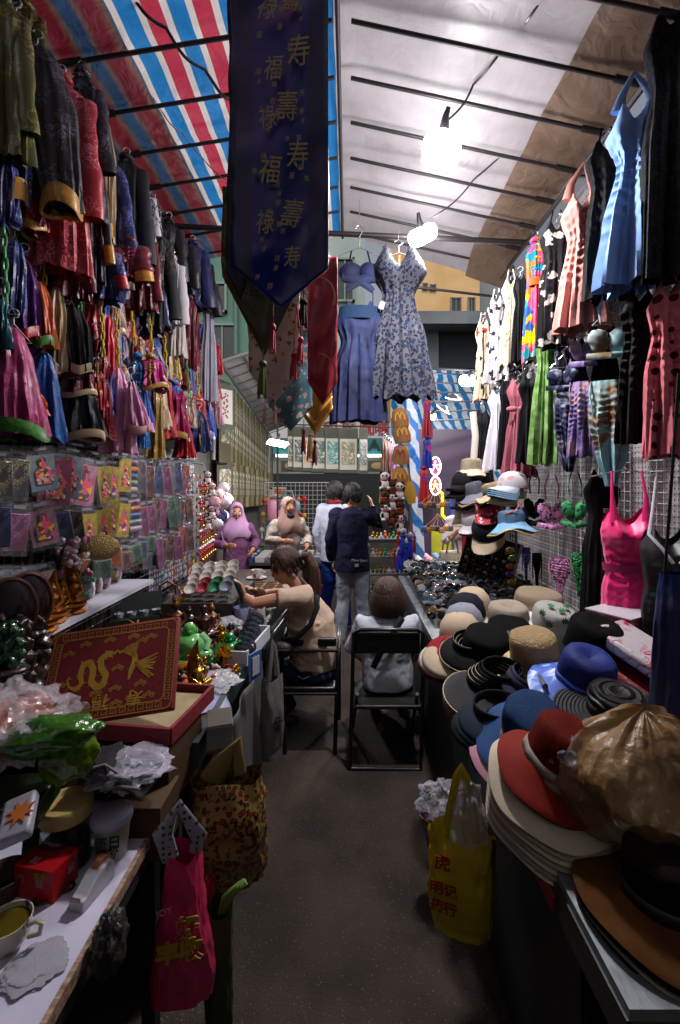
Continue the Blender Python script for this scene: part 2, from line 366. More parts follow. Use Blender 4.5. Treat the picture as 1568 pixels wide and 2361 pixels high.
mb = MB(); mb.box((0, YB-.05, 1.8), (3.1, .03, 3.6)); tag(mb.build('back_cloth', M('#1c1a1c', .9, bump=.3)), 'added unseen black cloth blocking daylight at the near end of the stall', 'wall')  # unseen cloth added behind the camera to keep daylight out of the stall
def grid(name, label, X, y0, y1, z0, z1, d=.05, r=.0016, m=None):
    mb = MB(); k = int((y1-y0)/d)
    for i in range(k+1): mb.tube([(0, y0+i*d, z0), (0, y0+i*d, z1)], r, 5)
    for i in range(int((z1-z0)/d)+1): mb.tube([(r*2, y0, z0+i*d), (r*2, y1, z0+i*d)], r, 5)
    mb.tube([(0, y0, z1+r), (0, y1, z1+r)], r*2.2, 6)
    return tag(mb.build(name, m or metal('#b8b8bc'), loc=(X, 0, 0)), label, 'wire rack')
grid('wire_grid', 'white wire grid panel behind the leopard bikinis', 1.44, 2.35, 4.1, .85, 1.92, m=M('#d6d2d4', .4))
grid('wire_grid', 'white wire grid panel behind the pink swimsuit', 1.44, .9, 2.3, .85, 2.02, m=M('#d6d2d4', .4))
grid('wire_grid', 'thin grey wire grid behind the souvenir packets', -1.42, .9, 4.2, .85, 1.9, m=metal('#77757a'))
grid('wire_grid', 'wire grid behind the upper dresses', 1.44, .9, 4.05, 2.6, 3.5, .1, m=M('#b9b4b6', .4))
mb = MB(); mb.box((-1.40, 2.5, 1.92), (.06, 3.3, .07)); mb.tube([(-1.3, 1, 1.885), (-1.3, 4.1, 1.86)], .008); tag(mb.build('hook_rail', M('#23313a', .6)), 'dark green rail with hooks between jackets and souvenir packets', 'rail')
# ---- counters
STEEL = M('#5f666b', .42, 'mot', '#83898c', s=14, metal=.35, bump=.2, bs=30)
ct = T('counter', 'grey metal topped counter along the right side heaped with hats', 'counter')
mb = MB(); mb.box((.98, 2.6, .785), (1.0, 3.63, .03)); mb.build('tabletop', STEEL, ct, False)
mb = MB(); mb.box((.478, 2.6, .745), (.006, 3.63, .07)); mb.box((.98, .785, .745), (1.0, .006, .07)); mb.build('edge_trim', M('#4c4f52', .35, metal=.7), ct, False)
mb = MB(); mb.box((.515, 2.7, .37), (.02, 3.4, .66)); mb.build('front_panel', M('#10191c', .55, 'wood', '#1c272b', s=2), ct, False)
for x in (.52, 1.42):
    for y in (.85, 4.35): mb = MB(); mb.box((x, y, .36), (.04, .04, .72)); mb.build('leg', M('#3a3d40', .5, metal=.5), ct, False)
mb = MB(); mb.box((.47, 1.3, .735), (.008, .5, .03)); mb.box((.5, 1.75, .70), (.008, .3, .09)); mb.build('red_cloth_strip', cloth('#7c1020'), ct)
ct = T('counter', 'dark green edged long counter on the left loaded with statues and teaware', 'counter')
mb = MB(); mb.box((-.98, 3.08, .805), (.92, 3.1, .03)); mb.build('tabletop', M('#3a2c26', .6, 'mot', '#241b18', s=6), ct, False)
mb = MB(); mb.box((-.508, 3.08, .79), (.022, 3.1, .085)); mb.build('edge_trim', M('#1b2a2c', .4, 'mot', '#2d3c3d', s=20), ct, False)
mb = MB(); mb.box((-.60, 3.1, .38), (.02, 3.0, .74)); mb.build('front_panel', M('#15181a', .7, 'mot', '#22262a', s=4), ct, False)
for x in (-.55, -1.4):
    for y in (1.6, 4.55): mb = MB(); mb.box((x, y, .38), (.04, .04, .76)); mb.build('leg', M('#2c3033', .5, metal=.5), ct, False)
ct = T('counter', 'low lilac white table with a worn plywood edge nearest on the left', 'counter')
mb = MB(); mb.box((-1.02, .75, .69), (.9, 1.42, .02)); mb.build('tabletop', M('#b3b0c6', .35, 'mot', '#c5c1d4', s=5), ct, False)
mb = MB(); mb.box((-.562, .75, .689), (.012, 1.42, .03)); mb.build('plywood_edge', M('#5c4030', .7, 'wood', '#a08770', s=6), ct, False)
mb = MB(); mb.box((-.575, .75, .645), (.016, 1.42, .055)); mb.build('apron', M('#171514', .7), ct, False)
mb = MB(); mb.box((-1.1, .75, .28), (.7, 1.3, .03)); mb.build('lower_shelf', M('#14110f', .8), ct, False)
for x in (-.6, -1.4):
    for y in (.1, 1.4): mb = MB(); mb.box((x, y, .33), (.04, .04, .66)); mb.build('leg', M('#1e1c1b', .6), ct, False)
sh = T('shelf', 'white wall shelf carrying golden figurines and lidded mugs', 'shelf')
mb = MB(); mb.box((-1.28, 2.0, 1.135), (.34, 1.25, .02)); mb.build('board', M('#cfd0dc', .35, 'mot', '#bfc0ce', s=8), sh, False)
for y in (1.6, 2.4): mb = MB(); mb.box((-1.3, y, 1.105), (.28, .02, .035)); mb.build('bracket', metal('#555555'), sh, False)
# ---- lamps
def lamp(label, c, rx, power, size, tilt=(0, 0, 0), dims=(1.2, .8, .6)):
    t = T('work_lamp', label, 'lamp', c, tilt)
    mb = MB(); mb.box((0, 0, 0), (size*dims[0], size*dims[1], size*dims[2]))
    o = mb.build('lamp_head', M((1, .97, 1), emit=30), t); b = o.modifiers.new('b', 'BEVEL'); b.width = size*min(dims)*.42; b.segments = 4
    mb = MB(); mb.tube([(0, 0, size*dims[2]/2-.01), (0, 0, size*dims[2]/2+.05), (.01, 0, size*dims[2]/2+.09)], [.03, .018, .012]); mb.build('lamp_socket', M('#2a272c', .5), t)
    l = bpy.data.lights.new('lamp_light', 'AREA'); l.energy = power*1.25; l.shape = 'DISK'; l.size = size; l.color = (1, .95, .97)
    l2 = bpy.data.lights.new('lamp_glow', 'POINT'); l2.energy = power*.42; l2.shadow_soft_size = size*.5; l2.color = (1, .95, .97); l2o = bpy.data.objects.new('lamp_glow', l2); COL.objects.link(l2o); l2o.parent = t; l2o.location = (0, 0, -size*dims[2]/2-size*.52)
    lo = bpy.data.objects.new('lamp_light', l); COL.objects.link(lo); lo.parent = t; lo.location = (0, 0, -size*dims[2]/2-.012); lo.rotation_euler = (-tilt[0], -tilt[1], 0)
    return t
lamp('large glaring white work lamp under the white roof', P(1018, 345, 2.45), 0, 41, .18, (R(28), R(-6), R(18)), (1.1, .85, 1.0))
lamp('smaller glaring lamp beside the black crossbar and leopard dress', P(975, 542, 3.35), 0, 27, .19, (R(12), R(-35), R(35)), (1.25, .7, .6))
# ================= garments =================
GOLD = satin('#b07a22', '#e0b050', 40); STEELW = metal('#c8c8cc', .25)
PROF = {
 'jacket': [(0, .15), (.025, .22), (.06, .44), (.12, .5), (.55, .47), (1, .56)],
 'shirt': [(0, .16), (.03, .26), (.08, .46), (.2, .47), (.6, .44), (1, .5)],
 'qipao': [(0, .17), (.04, .2), (.1, .42), (.3, .36), (.5, .38), (.75, .46), (1, .5)],
 'dress': [(0, .3), (.05, .38), (.13, .46), (.3, .27), (.42, .38), (.7, .43), (1, .52)],
 'flare': [(0, .32), (.1, .46), (.28, .25), (.34, .27), (.6, .44), (1, .6)],
 'long': [(0, .3), (.1, .46), (.28, .32), (.5, .44), (1, .5)],
 'robe': [(0, .10), (.08, .22), (.3, .36), (1, .58)],
 'sleeve': [(0, .2), (.08, .36), (.35, .5), (.7, .42), (1, .34)],
 'cone': [(0, .12), (.2, .22), (1, .55)],
 'skirt': [(0, .34), (.1, .4), (.5, .48), (1, .56)],
 'sarong': [(0, .42), (.15, .47), (.4, .46), (.7, .3), (1, .06)],
 'swim': [(0, .44), (.1, .47), (.3, .42), (.38, .38), (.55, .45), (.75, .44), (.88, .28), (1, .1)],
 'top': [(0, .3), (.3, .48), (.7, .5), (1, .44)],
 'brief': [(0, .5), (.3, .42), (.7, .14), (1, .08)],
}
NECK = ('dress', 'flare', 'long', 'swim', 'top')
def shell(kind, W, H, D=.12, k=7, fold=.012, ruche=0, bust=0, n=60, rows=48, hem=.004, seed=0, slant=0, tilt=0, swirl=0):
    mb = MB(); vs = []; pr = PROF[kind]; ph = seed*1.7; so = Vector((seed*3.1, seed, 5)); rows = 80 if ruche else rows; nn = noise.noise
    for i in range(rows+1):
        v = i/rows; hw = ip(pr, v)*W; d = D*(.28+.72*min(1, hw/(W*.45)))*(.5+.5*min(1, v*6))/2
        cx = slant*W*v+tilt*W*math.sin(v*PI); A = fold*(.12+v**1.2)
        for j in range(n):
            th = 2*PI*j/n; ct, st = math.cos(th), math.sin(th); wob = 1.2*nn(Vector((ct, st, v*2))+so)
            q = A*(math.sin(k*th+ph+wob+2*math.sin(v*3+ph)*(.3+swirl))+.6*math.sin((k*2+1)*th+ph*2+v*3+wob))
            q += (W/.3)*(.006*nn(Vector((ct*1.6, st*1.6, v*3))+so)+.010*(abs(nn(Vector((ct*3.2, st*3.2, v*2.2))+so))-.2)*min(1, v*3+.2)+.005*(abs(nn(Vector((ct*4+v*5, st*4, v*9))+so))-.2))
            x = (hw+q)*ct+cx; y = (d+q*1.6)*st
            if ruche and st < .3: y -= ruche*1.5*(1-abs(math.sin(v*46+2.2*ct*(1 if seed % 2 else -1)+3*nn(Vector((ct*2, v*3, seed)))))*2)*max(0, math.sin(PI*min(1, v*1.3)))
            if bust and v < .5:
                for bx in (-.21, .21):
                    gx = (ct*hw-bx*W)/(W*.17); gz = (v*H-max(bust*H, W*.2))/(W*.22)
                    if st < 0: y -= .075*(W/.32)*math.exp(-gx*gx-gz*gz)
            z = -v*H - (hem*math.sin(k*th+ph)*v*v)+.03*nn(Vector((ct*1.5, st*1.5, seed)))*v*v
            if kind in NECK: z += (.16*W*(abs(ct) > .25)*math.exp(-((abs(ct)-.62)/.2)**2)-.16*W*math.exp(-(ct/.3)**2)*(1 if st < 0 else .5)-.12*W*max(0, abs(ct)-.85)/.15)*max(0, 1-v*7)
            vs.append((x, y, z))
    mb.add(vs, [(i*n+j, i*n+(j+1) % n, (i+1)*n+(j+1) % n, (i+1)*n+j) for i in range(rows) for j in range(n)])
    return mb
def sleeve_tube(W, H, side, L, r, out=.35, seed=0, fwd=-.02):
    pts = []; rs = []; p0 = Vector((side*W*.40, 0, -.09*H)); K = 12
    for i in range(K+1):
        t = i/K; pts.append(p0+Vector((side*out*L*(t*.8+.1*math.sin(t*3+seed)), fwd*t-.02*math.sin(PI*t), -L*t*math.sqrt(1-min(.9, out)**2))))
        rs.append(r*(1.0+.22*t+.13*math.sin(t*9+seed*2)+.1*math.sin(t*21+seed)))
    return pts, rs
def hanger(parent, W, drop=.0, mm=None, hook=.07):
    mb = MB(); pts = [(-W*.38, 0, -.05-drop), (0, 0, .02-drop), (W*.38, 0, -.05-drop), (-W*.38, 0, -.05-drop)]
    mb.tube(pts, .0022, 6, cap=False); mb.tube([(0, 0, .02-drop), (0, 0, hook-.03)]+[(.018*math.sin(a)+.0, 0, hook-.012-.018*math.cos(a)) for a in [0, .8, 1.6, 2.4, 3.2, 4.0, 4.6]], .0022, 6)
    return mb.build('hanger', mm or STEELW, parent)
def straps(parent, W, m, top, xs=(.2,), r=.005, z0=-.02, flat=.35):
    for a in xs:
        for s_ in (-1, 1):
            mb = MB(); mb.tube([(s_*a*W, -.02, z0), (s_*a*W*.8, -.012, (top+z0)*.5), (s_*a*W*.5, 0, top)], r, 6, flat=flat); mb.build('strap', m, parent)
_seed = [0]
def garment(kind, x, y, w, h, X, m, label, cat, group=None, yaw=None, name=None, D=None, parts=None, Y=None, hang=True, cuff=None, sleeves=None, strap=None, trim=None, tag_=None, **k):
    _seed[0] += 1; sd = _seed[0]
    if Y is None: Y = min(4.3, F*X/(x-CX))
    s = Y/F; W = w*s; H = h*s; top = P(x, y, Y)
    if yaw is None: yaw = 18 if X < 0 else -18
    t = T(name or cat.replace(' ', '_'), label, cat, top, R(yaw+rnd.uniform(-5, 5)), group=group)
    sh_ = shell(kind, W, H, D or min(.16, .3*W+.03), seed=sd, **k)
    bn = {'brief': 'bottom', 'sleeve': 'sleeve', 'skirt': 'skirt', 'sarong': 'sarong'}.get(kind, 'bodice' if kind in ('dress', 'flare', 'long', 'swim', 'top') else 'body')
    sh_.build(bn, m, t)
    if sleeves:
        L, r, out = sleeves[:3]
        for sd_ in sleeves[3] if len(sleeves) > 3 else (-1, 1):
            pts, rs = sleeve_tube(W, H, sd_, L*H, r*W, out, sd+sd_)
            mb = MB(); mb.tube(pts, rs, 18, flat=.62, cap=False); o = mb.build('sleeve', m if len(sleeves) < 5 else sleeves[4], t)
            if cuff:
                d = (pts[-1]-pts[-3]).normalized(); mb = MB(); a = pts[-1]-d*.03; mb.tube([a, a+d*.03*(1+H), a+d*(.05+.05*H)], [rs[-1]*1.03, rs[-1]*1.08, rs[-1]*1.05], 18, flat=.7, cap=False); mb.build('cuff', cuff, o)
    elif cuff:
        e = ip(PROF[kind], 1)*W; mb = MB(); sl_ = k.get('slant', 0)*W
        vs = []; n = 30
        for i, (zz, f) in enumerate([(-H*.90, 1.02), (-H*.95, 1.05), (-H-.005, 1.07), (-H-.012, 1.02), (-H-.0, .9)]):
            for j in range(n):
                th = 2*PI*j/n; vs.append(((e*f+.008*math.sin(th*3+sd))*math.cos(th)+sl_, (D or .05+.2*W)*.75*f*math.sin(th), zz+.014*math.sin(th*2+sd)))
        mb.add(vs, [(i*n+j, i*n+(j+1) % n, (i+1)*n+(j+1) % n, (i+1)*n+j) for i in range(4) for j in range(n)]); mb.build('cuff', cuff, t)
    if trim: mb = MB(); mb.tube([(W*.03*math.sin(q*2), -.05-.02*math.sin(q*1.3), -H*q/8) for q in range(1, 9)], .006, 6); mb.build('trim', trim, t)
    if kind in ('jacket', 'shirt', 'qipao') and W > .1:
        mb = MB(); a = W*.15; mb.tube([(a*math.cos(q), .035*math.sin(q), .012) for q in [2*PI*i/14 for i in range(15)]], .014, 8); mb.build('collar', trim or m, t)
        if kind != 'shirt':
            for i in range(3):
                mb = MB(); z = -.05-.1*H*i; mb.tube([(-.025, -.07, z), (.025, -.07, z)], .004, 6); mb.ell((0, -.075, z), .007, n=8); mb.build('knot_button', trim or m, t)
    if hang: hanger(t, max(W, .12), mm=(plastic('#dcdde2') if sd % 3 == 0 else STEELW))
    if strap: straps(t, W, m if strap is True else strap, .09)
    if tag_: mb = MB(); mb.box((W*.3, -.1, -.12), (.03, .002, .07)); mb.build('price_tag', M('#e6e4e2'), t)
    return t
BLK = '#0c0c10'
JB = satin('#121217', '#6a6c78'); JR = satin('#a01424', '#e07a84'); JN = satin('#18235c', '#7484cc'); JO = satin('#54531c', '#9b944a', 18); JM = satin('#8c1450', '#c04c8a')
PBK = satin('#101014'); PUR = satin('#55226a', '#7c4290'); ORG = satin('#b84a14', '#d87030', 16); BBL = satin('#0f4fa0', '#3a86cc'); BEI = satin('#b29a76'); WHT = cloth('#c8c4c8'); PNK = satin('#cf8fb4', '#e2b6cc', 22)
NAVY = satin('#141c4a', '#2c3a80'); DRD = satin('#5a0f1c', '#8c3040'); GRN = satin('#2a6a1e', '#4c9a34'); GLD = satin('#8a6a2c', '#d4b464', 34); RDG = satin('#8c1020', '#cf9040', 40); TEA = satin('#0c4a58', '#2a8a90')
GJ = 'brocade jackets hanging along the left rail'; XL = -1.28
# --- upper left row
garment('jacket', 0, 5, 110, 360, XL, JO, 'olive gold brocade jacket cut by the upper left edge', 'jacket', GJ, Y=1.66, sleeves=(.75, .17, .1))
garment('jacket', 62, 25, 70, 180, XL, JO, 'olive brocade garment peeking out behind the royal blue one', 'jacket', GJ, Y=1.95, sleeves=(.7, .17, .1))
garment('sleeve', 38, 42, 62, 430, XL, JN, 'royal blue brocade sleeve garment with a mustard cuff at the far left', 'jacket', GJ, Y=1.74, cuff=GOLD)
garment('sleeve', 18, 370, 44, 150, XL, JN, 'lower royal blue sleeve below the mustard cuff', 'jacket', GJ, Y=1.7, hang=False)
garment('sleeve', 88, 112, 118, 365, -1.2, JB, 'large charcoal damask sleeve with gold cuff in front of the red jacket', 'jacket', GJ, Y=1.80, cuff=GOLD, slant=.42, fold=.006)
garment('jacket', 142, 190, 112, 440, XL, JR, 'bright red brocade jacket behind the charcoal sleeve', 'jacket', GJ, Y=1.95, sleeves=(.62, .2, .1), fold=.008)
garment('sleeve', 92, 400, 78, 130, XL, JR, 'short red brocade sleeve ending in a wide mustard cuff', 'jacket', GJ, Y=1.85, cuff=GOLD, hang=False, slant=-.2)
garment('jacket', 190, 178, 80, 320, XL, JB, 'black satin jacket right behind the red brocade one', 'jacket', GJ, Y=2.12, sleeves=(.6, .2, .15))
garment('sleeve', 232, 272, 56, 280, XL, BEI, 'beige and black reversible sleeve with mustard cuff', 'jacket', GJ, Y=2.25, cuff=GOLD, slant=.1)
garment('jacket', 212, 330, 44, 320, XL, JB, 'narrow black brocade jacket below the rail', 'jacket', GJ, Y=2.2, sleeves=(.7, .2, .1), cuff=GOLD)
garment('jacket', 254, 370, 60, 320, XL, JN, 'royal blue brocade jacket behind the beige sleeve', 'jacket', GJ, Y=2.38, sleeves=(.6, .2, .15, (1,)), cuff=JM)
garment('jacket', 292, 372, 72, 230, XL, M('#22232b', .7, bump=.3, bs=12), 'plain dark grey jacket with long sleeves', 'jacket', GJ, Y=2.55, sleeves=(.95, .2, .12))
garment('shirt', 333, 448, 40, 100, XL, M('#e2e0e4', .7, 'damask', '#20202a', s=9), 'white shirt with black brush calligraphy', 'shirt', GJ, Y=2.75, sleeves=(.9, .2, .2))
garment('shirt', 352, 470, 38, 75, XL, M('#24242c', .7, 'damask', '#c8c8d0', s=14), 'black and white line patterned shirt', 'shirt', GJ, Y=2.85)
garment('jacket', 303, 565, 58, 90, -1.15, DRD, 'wine red sleeve with yellow gold cuff under the grey jacket', 'jacket', GJ, Y=2.4, cuff=GOLD, hang=False, sleeves=(.7, .3, .1))
garment('jacket', 243, 575, 60, 120, -1.2, JN, 'wide blue brocade jacket hem with crimson cuffs', 'jacket', GJ, Y=2.3, hang=False, sleeves=(.55, .2, .2), cuff=JR)
garment('shirt', 362, 535, 60, 225, XL, M('#15171f', .75, 'damask', '#5c523c', s=7, bump=.3, bs=12), 'long black jacket with gold embroidered front edge', 'jacket', GJ, Y=2.9, sleeves=(.8, .18, .1))
garment('shirt', 390, 515, 52, 150, XL, PBK, 'plain black jacket close to the rail end', 'jacket', GJ, Y=3.05, sleeves=(.8, .2, .1))
garment('shirt', 397, 600, 42, 150, -1.2, WHT, 'off white linen jacket sleeve falling past the black one', 'jacket', GJ, Y=3.0, sleeves=(.9, .22, .12), slant=-.1)
garment('shirt', 407, 655, 36, 165, -1.2, M('#c2bab4', .8, bump=.3, bs=12), 'long cream trouser leg hanging below the black jacket', 'trousers', GJ, Y=3.1, hang=False)
garment('jacket', 445, 565, 58, 145, XL, NAVY, 'dark blue jacket near the far end of the rail', 'jacket', GJ, Y=3.55, sleeves=(.9, .2, .15))
garment('jacket', 462, 600, 50, 120, XL, PBK, 'last black jacket at the far end of the left rail', 'jacket', GJ, Y=3.8, sleeves=(1.0, .22, .2))
garment('long', 437, 690, 34, 165, XL, DRD, 'dark wine brocade long garment under the navy jacket', 'dress', GJ, Y=3.5)
garment('long', 482, 690, 32, 235, XL, M('#a8a8b4', .8, bump=.3, bs=12), 'pale grey long garment at the end of the row', 'dress', GJ, Y=3.85)
for i, (x, y, h, mm, nm) in enumerate([(418, 560, 120, PBK, 'black'), (330, 545, 170, DRD, 'maroon'), (270, 500, 160, PBK, 'matt black'), (175, 560, 130, DRD, 'deep red lined'), (345, 620, 150, NAVY, 'navy')]):
    garment('jacket', x, y, 52, h, XL-.1, mm, nm+' jacket half hidden behind its neighbours on the left rail', 'jacket', GJ, sleeves=(.8, .2, .15), Y=[3.25, 2.75, 2.5, 2.05, 2.9][i])
# --- second left row
G2 = 'robes and small costumes on the left wall'; X2 = -1.3
garment('robe', 32, 758, 92, 245, X2, JM, 'magenta brocade robe with a green lining at the far left', 'robe', G2, Y=1.74, slant=.15, fold=.008, cuff=GRN, D=.16)
garment('long', 3, 690, 26, 110, X2, TEA, 'teal sleeve cut by the left edge', 'robe', G2, Y=1.66)
garment('sleeve', 34, 556, 42, 170, X2, JN, 'blue brocade sleeve hanging behind the purple satin one', 'robe', G2, Y=1.8)
garment('sleeve', 56, 604, 46, 170, X2, PUR, 'purple satin sleeve with a red cuff', 'robe', G2, Y=1.86, cuff=JR, slant=.25)
garment('sleeve', 84, 648, 50, 150, X2, ORG, 'orange satin sleeve with a bright green cuff', 'robe', G2, Y=1.9, cuff=GRN, slant=.35)
garment('long', 68, 780, 60, 150, -1.38, PUR, 'dark purple robe between the magenta and blue ones', 'robe', G2, Y=1.92)
garment('robe', 102, 815, 80, 198, X2, BBL, 'bright blue brocade robe standing out at the bottom left', 'robe', G2, Y=1.92, fold=.012, k=5)
garment('sleeve', 82, 905, 26, 44, -1.2, ORG, 'small orange cuff lying over the bright blue robe', 'robe', G2, Y=1.8, hang=False, slant=.4)
garment('sleeve', 132, 664, 34, 190, X2, BEI, 'champagne satin sleeve right of the orange one', 'robe', G2, Y=2.0, cuff=BEI)
garment('sleeve', 165, 705, 58, 150, X2, M('#16161c', .7, bump=.3, bs=12), 'matt black sleeve with a champagne cuff', 'robe', G2, Y=2.05, cuff=BEI, slant=.35)
garment('jacket', 178, 840, 66, 70, X2, DRD, 'dark red sleeve with a broad gold band', 'robe', G2, Y=2.1, cuff=BEI, hang=False)
garment('robe', 185, 880, 86, 130, X2, M('#12121a', .6, bump=.3, bs=12), 'black robe with folded champagne cuffs above the packets', 'robe', G2, Y=2.1, cuff=BEI)
garment('long', 232, 820, 44, 190, X2, satin('#7e0e1c', '#d88a84', 30), 'red costume embroidered with pale dragons', 'robe', G2, Y=2.3, trim=GLD)
garment('long', 248, 728, 26, 140, X2, satin('#c01a38'), 'glossy scarlet sleeve beside the yellow chain', 'robe', G2, Y=2.35)
garment('robe', 272, 850, 66, 195, X2, PNK, 'pale pink satin robe hanging low over the packets', 'robe', G2, Y=2.42, fold=.014)
garment('cone', 303, 880, 50, 110, -1.2, PNK, 'open pink satin skirt with an embroidered hem band', 'robe', G2, Y=2.4, cuff=satin('#b8808e', '#d8b48c', 60), slant=.3)
garment('qipao', 317, 826, 42, 205, X2, satin('#0f4a86', '#5aa0cc', 30), 'blue brocade long dress beside the pink satin', 'dress', G2, Y=2.62)
garment('jacket', 348, 828, 48, 66, -1.2, satin('#a01868'), 'magenta little jacket with gold trim', 'jacket', G2, Y=2.65, cuff=GLD, trim=GLD, slant=.2)
garment('qipao', 360, 905, 34, 148, X2, GLD, 'shiny gold dragon dress near the end of the wall', 'dress', G2, Y=2.9)
garment('flare', 411, 905, 44, 105, X2, satin('#8a1048'), 'crimson bell skirt dress with gold hem stripes', 'dress', G2, Y=3.2, cuff=GLD)
garment('flare', 425, 960, 38, 95, X2, satin('#a00c1c'), 'small pure red bell dress hanging lowest', 'dress', G2, Y=3.3)
garment('robe', 460, 950, 50, 90, X2, NAVY, 'navy robe with gold cord above the far goods', 'robe', G2, Y=3.7, trim=GLD)
cols = [('red', '#a01424', '#d87068'), ('white', '#c4b8bc', '#d88a98'), ('pink', '#d0809c', '#e8b8c4'), ('royal blue', '#1a3a96', '#6a86d0'), ('scarlet', '#b81c2c', '#d8a040'), ('lime green', '#3c8a24', '#7cc050'), ('black', '#15141a', '#b0404c'), ('dusty rose', '#a8566c', '#dca8a8'), ('mustard', '#a8741c', '#d8b050'), ('cream', '#c8b08a', '#a05040'), ('sky blue', '#4a8cc0', '#b0d4e8'), ('cherry', '#8e0e30', '#d86a80')]
styles = ['child sized', 'slim', 'narrow', 'plastic wrapped']
seen = {}; ordn_ = ['first', 'second', 'third', 'fourth', 'fifth', 'sixth']
for i in range(44):
    x = 214+i*6.4+rnd.uniform(-4, 4); row = i % 3; c = cols[(i*5+row) % 12]; y = [690, 765, 850][row]+rnd.uniform(-18, 18)+(x-214)*.16; hh = rnd.uniform(80, 140)
    st_ = styles[(i*3+row) % 4]; key = '%s %s dress %s' % (st_, c[0], ['just under the long jackets', 'midway down the left wall', 'low on the left wall above the packets'][row])
    seen[key] = seen.get(key, 0)+1
    if seen[key] > 1: key += ', %s of its kind' % ordn_[seen[key]-1]
    g_ = garment(rnd.choice(['qipao', 'qipao', 'flare', 'long']), x, y, rnd.uniform(28, 40), hh, -1.34+.05*row, satin(c[1], c[2], rnd.choice([24, 34, 50])), key, 'dress', 'small satin dresses hung in rows on the left wall', trim=satin(c[2]) if i % 2 else None, cuff=satin(c[2], '#e8dcc0', 60) if i % 4 == 1 else None, yaw=rnd.uniform(-10, 50), slant=rnd.uniform(-.25, .35), n=28, rows=20)
    if st_ == 'plastic wrapped':
        mb = MB(); s_ = g_.location.y/F; mb.tube([(0, 0, .02), (0, 0, -.04), (.0, 0, -hh*s_*.5), (0.01, 0, -hh*s_*1.05)], [.01, 18*s_, 21*s_, 23*s_], 14, flat=.5, cap=False); mb.build('plastic_cover', film('#e8e8f0', .25), g_)
# far column of tiny costumes
for i, (y, mm, nm) in enumerate([(735, satin('#c07080'), 'pink'), (790, satin('#5aa0d0'), 'light blue'), (800, satin('#b01828'), 'red'), (850, satin('#1c3a86'), 'blue'), (880, satin('#8c1420'), 'dark red'), (915, satin('#c09098'), 'blush')]):
    garment('qipao', 482+(i % 3)*9, y, 26, 62, X2, mm, 'tiny %s costume in the last column before the alley' % nm, 'dress', G2, Y=4.15)
# plastic chains
CH = [(9, 530, 720, '#3c9a4c', 1.68, 'green'), (98, 565, 700, '#c8b02c', 1.95, 'yellow'), (180, 640, 780, '#3c9a54', 2.1, 'green'), (231, 675, 835, '#c8b02c', 2.28, 'yellow'), (266, 712, 850, '#c8b02c', 2.42, 'yellow'), (304, 730, 805, '#ccb830', 2.6, 'yellow'), (345, 740, 830, '#ccb830', 2.8, 'yellow'), (378, 768, 885, '#ccb830', 3.0, 'yellow'), (408, 818, 885, '#ccb830', 3.2, 'yellow'), (430, 840, 925, '#3c9a54', 3.4, 'green'), (452, 855, 920, '#ccb830', 3.6, 'yellow'), (474, 710, 940, '#ccb830', 3.9, 'yellow')]
LK = None
ordn = ['first', 'second', 'third', 'fourth', 'fifth', 'sixth', 'seventh', 'eighth', 'ninth', 'tenth', 'eleventh', 'twelfth']
for i, (x, y0, y1, c, Y, nm) in enumerate(CH):
    a, b_ = P(x, y0, Y), P(x+8, y1, Y); n = max(4, int((a-b_).length/.042)); mb = MB()
    for q in range(n):
        p = a.lerp(b_, q/n); ax = (1, 0) if q % 2 else (0, 1)
        pts = [(p.x+.012*math.cos(t)*(.8 if q % 2 else .5), p.y-.012*math.cos(t)*(.2 if q % 2 else .8), p.z+.028*math.sin(t)) for t in [2*PI*e/10 for e in range(11)]]
        mb.tube(pts, .0042, 6, cap=False)
    tag(mb.build('plastic_chain', M(c, .4)), '%s plastic chain hanging among the costumes, %s of the chains from the left' % (nm, ordn[i]), 'chain', 'plastic chains hanging between the costumes')
# --- right side
GR = 'dresses hanging along the right rail'; XR = 1.28
LB = cloth('#7ea3d8', rough=.8); SAL = cloth('#b87f76'); BK = cloth('#0b0b0e'); BF = cloth('#101014', pat='floral', c2='#b0aca8', s=14); CF = cloth('#c6beb0', pat='floral', c2='#9aa070', s=26)
garment('long', 1545, 45, 120, 600, XR, M('#090a10', .8, 'leopard', '#181c2a', s=22, bump=.5, bs=90), 'black lace cover-up at the upper right edge', 'dress', GR, Y=1.86, k=6)
t = garment('flare', 1462, 270, 122, 390, XR, LB, 'light blue halter dress with ruched waist', 'dress', GR, Y=2.02, ruche=.005, bust=.07, tag_=True, fold=.02, hang=False, D=.2)
mb = MB()
for s_ in (-1, 1): mb.tube([(s_*.07, -.05, 0), (s_*.05, -.02, .09), (.0, .0, .2)], [.03, .018, .007], 8, flat=.4)
mb.build('halter_strap', LB, t)
garment('long', 1398, 335, 92, 355, XR, BK, 'black dress between the light blue and the salmon one', 'dress', GR, Y=2.28, strap=True, ruche=.003)
t = garment('flare', 1338, 470, 92, 290, XR, SAL, 'salmon pink ruched halter dress', 'dress', GR, Y=2.5, ruche=.005, bust=.07, fold=.018, hang=False, D=.2)
mb = MB(); 
for s_ in (-1, 1): mb.tube([(s_*.07, -.05, 0), (s_*.05, -.02, .1), (.02, .0, .22)], [.03, .02, .008], 8, flat=.4)
mb.build('halter_strap', SAL, t)
garment('long', 1284, 520, 78, 280, XR, BF, 'black dress with white lilies', 'dress', GR, Y=2.72, ruche=.002, strap=True)
t = garment('qipao', 1234, 560, 48, 268, XR, cloth('#18808c', pat='tropic', c2='#2a5a9a', c3='#e87038', s=13), 'multicoloured tropical leaf print dress with orange sash', 'dress', GR, Y=3.0)
mb = MB(); mb.tube([(0, 0, -.24), (0, 0, -.29)], [.05, .052], 14, flat=1.0, cap=False, up=(0, 1, 0)); mb.build('sash', cloth('#c8541c'), t)
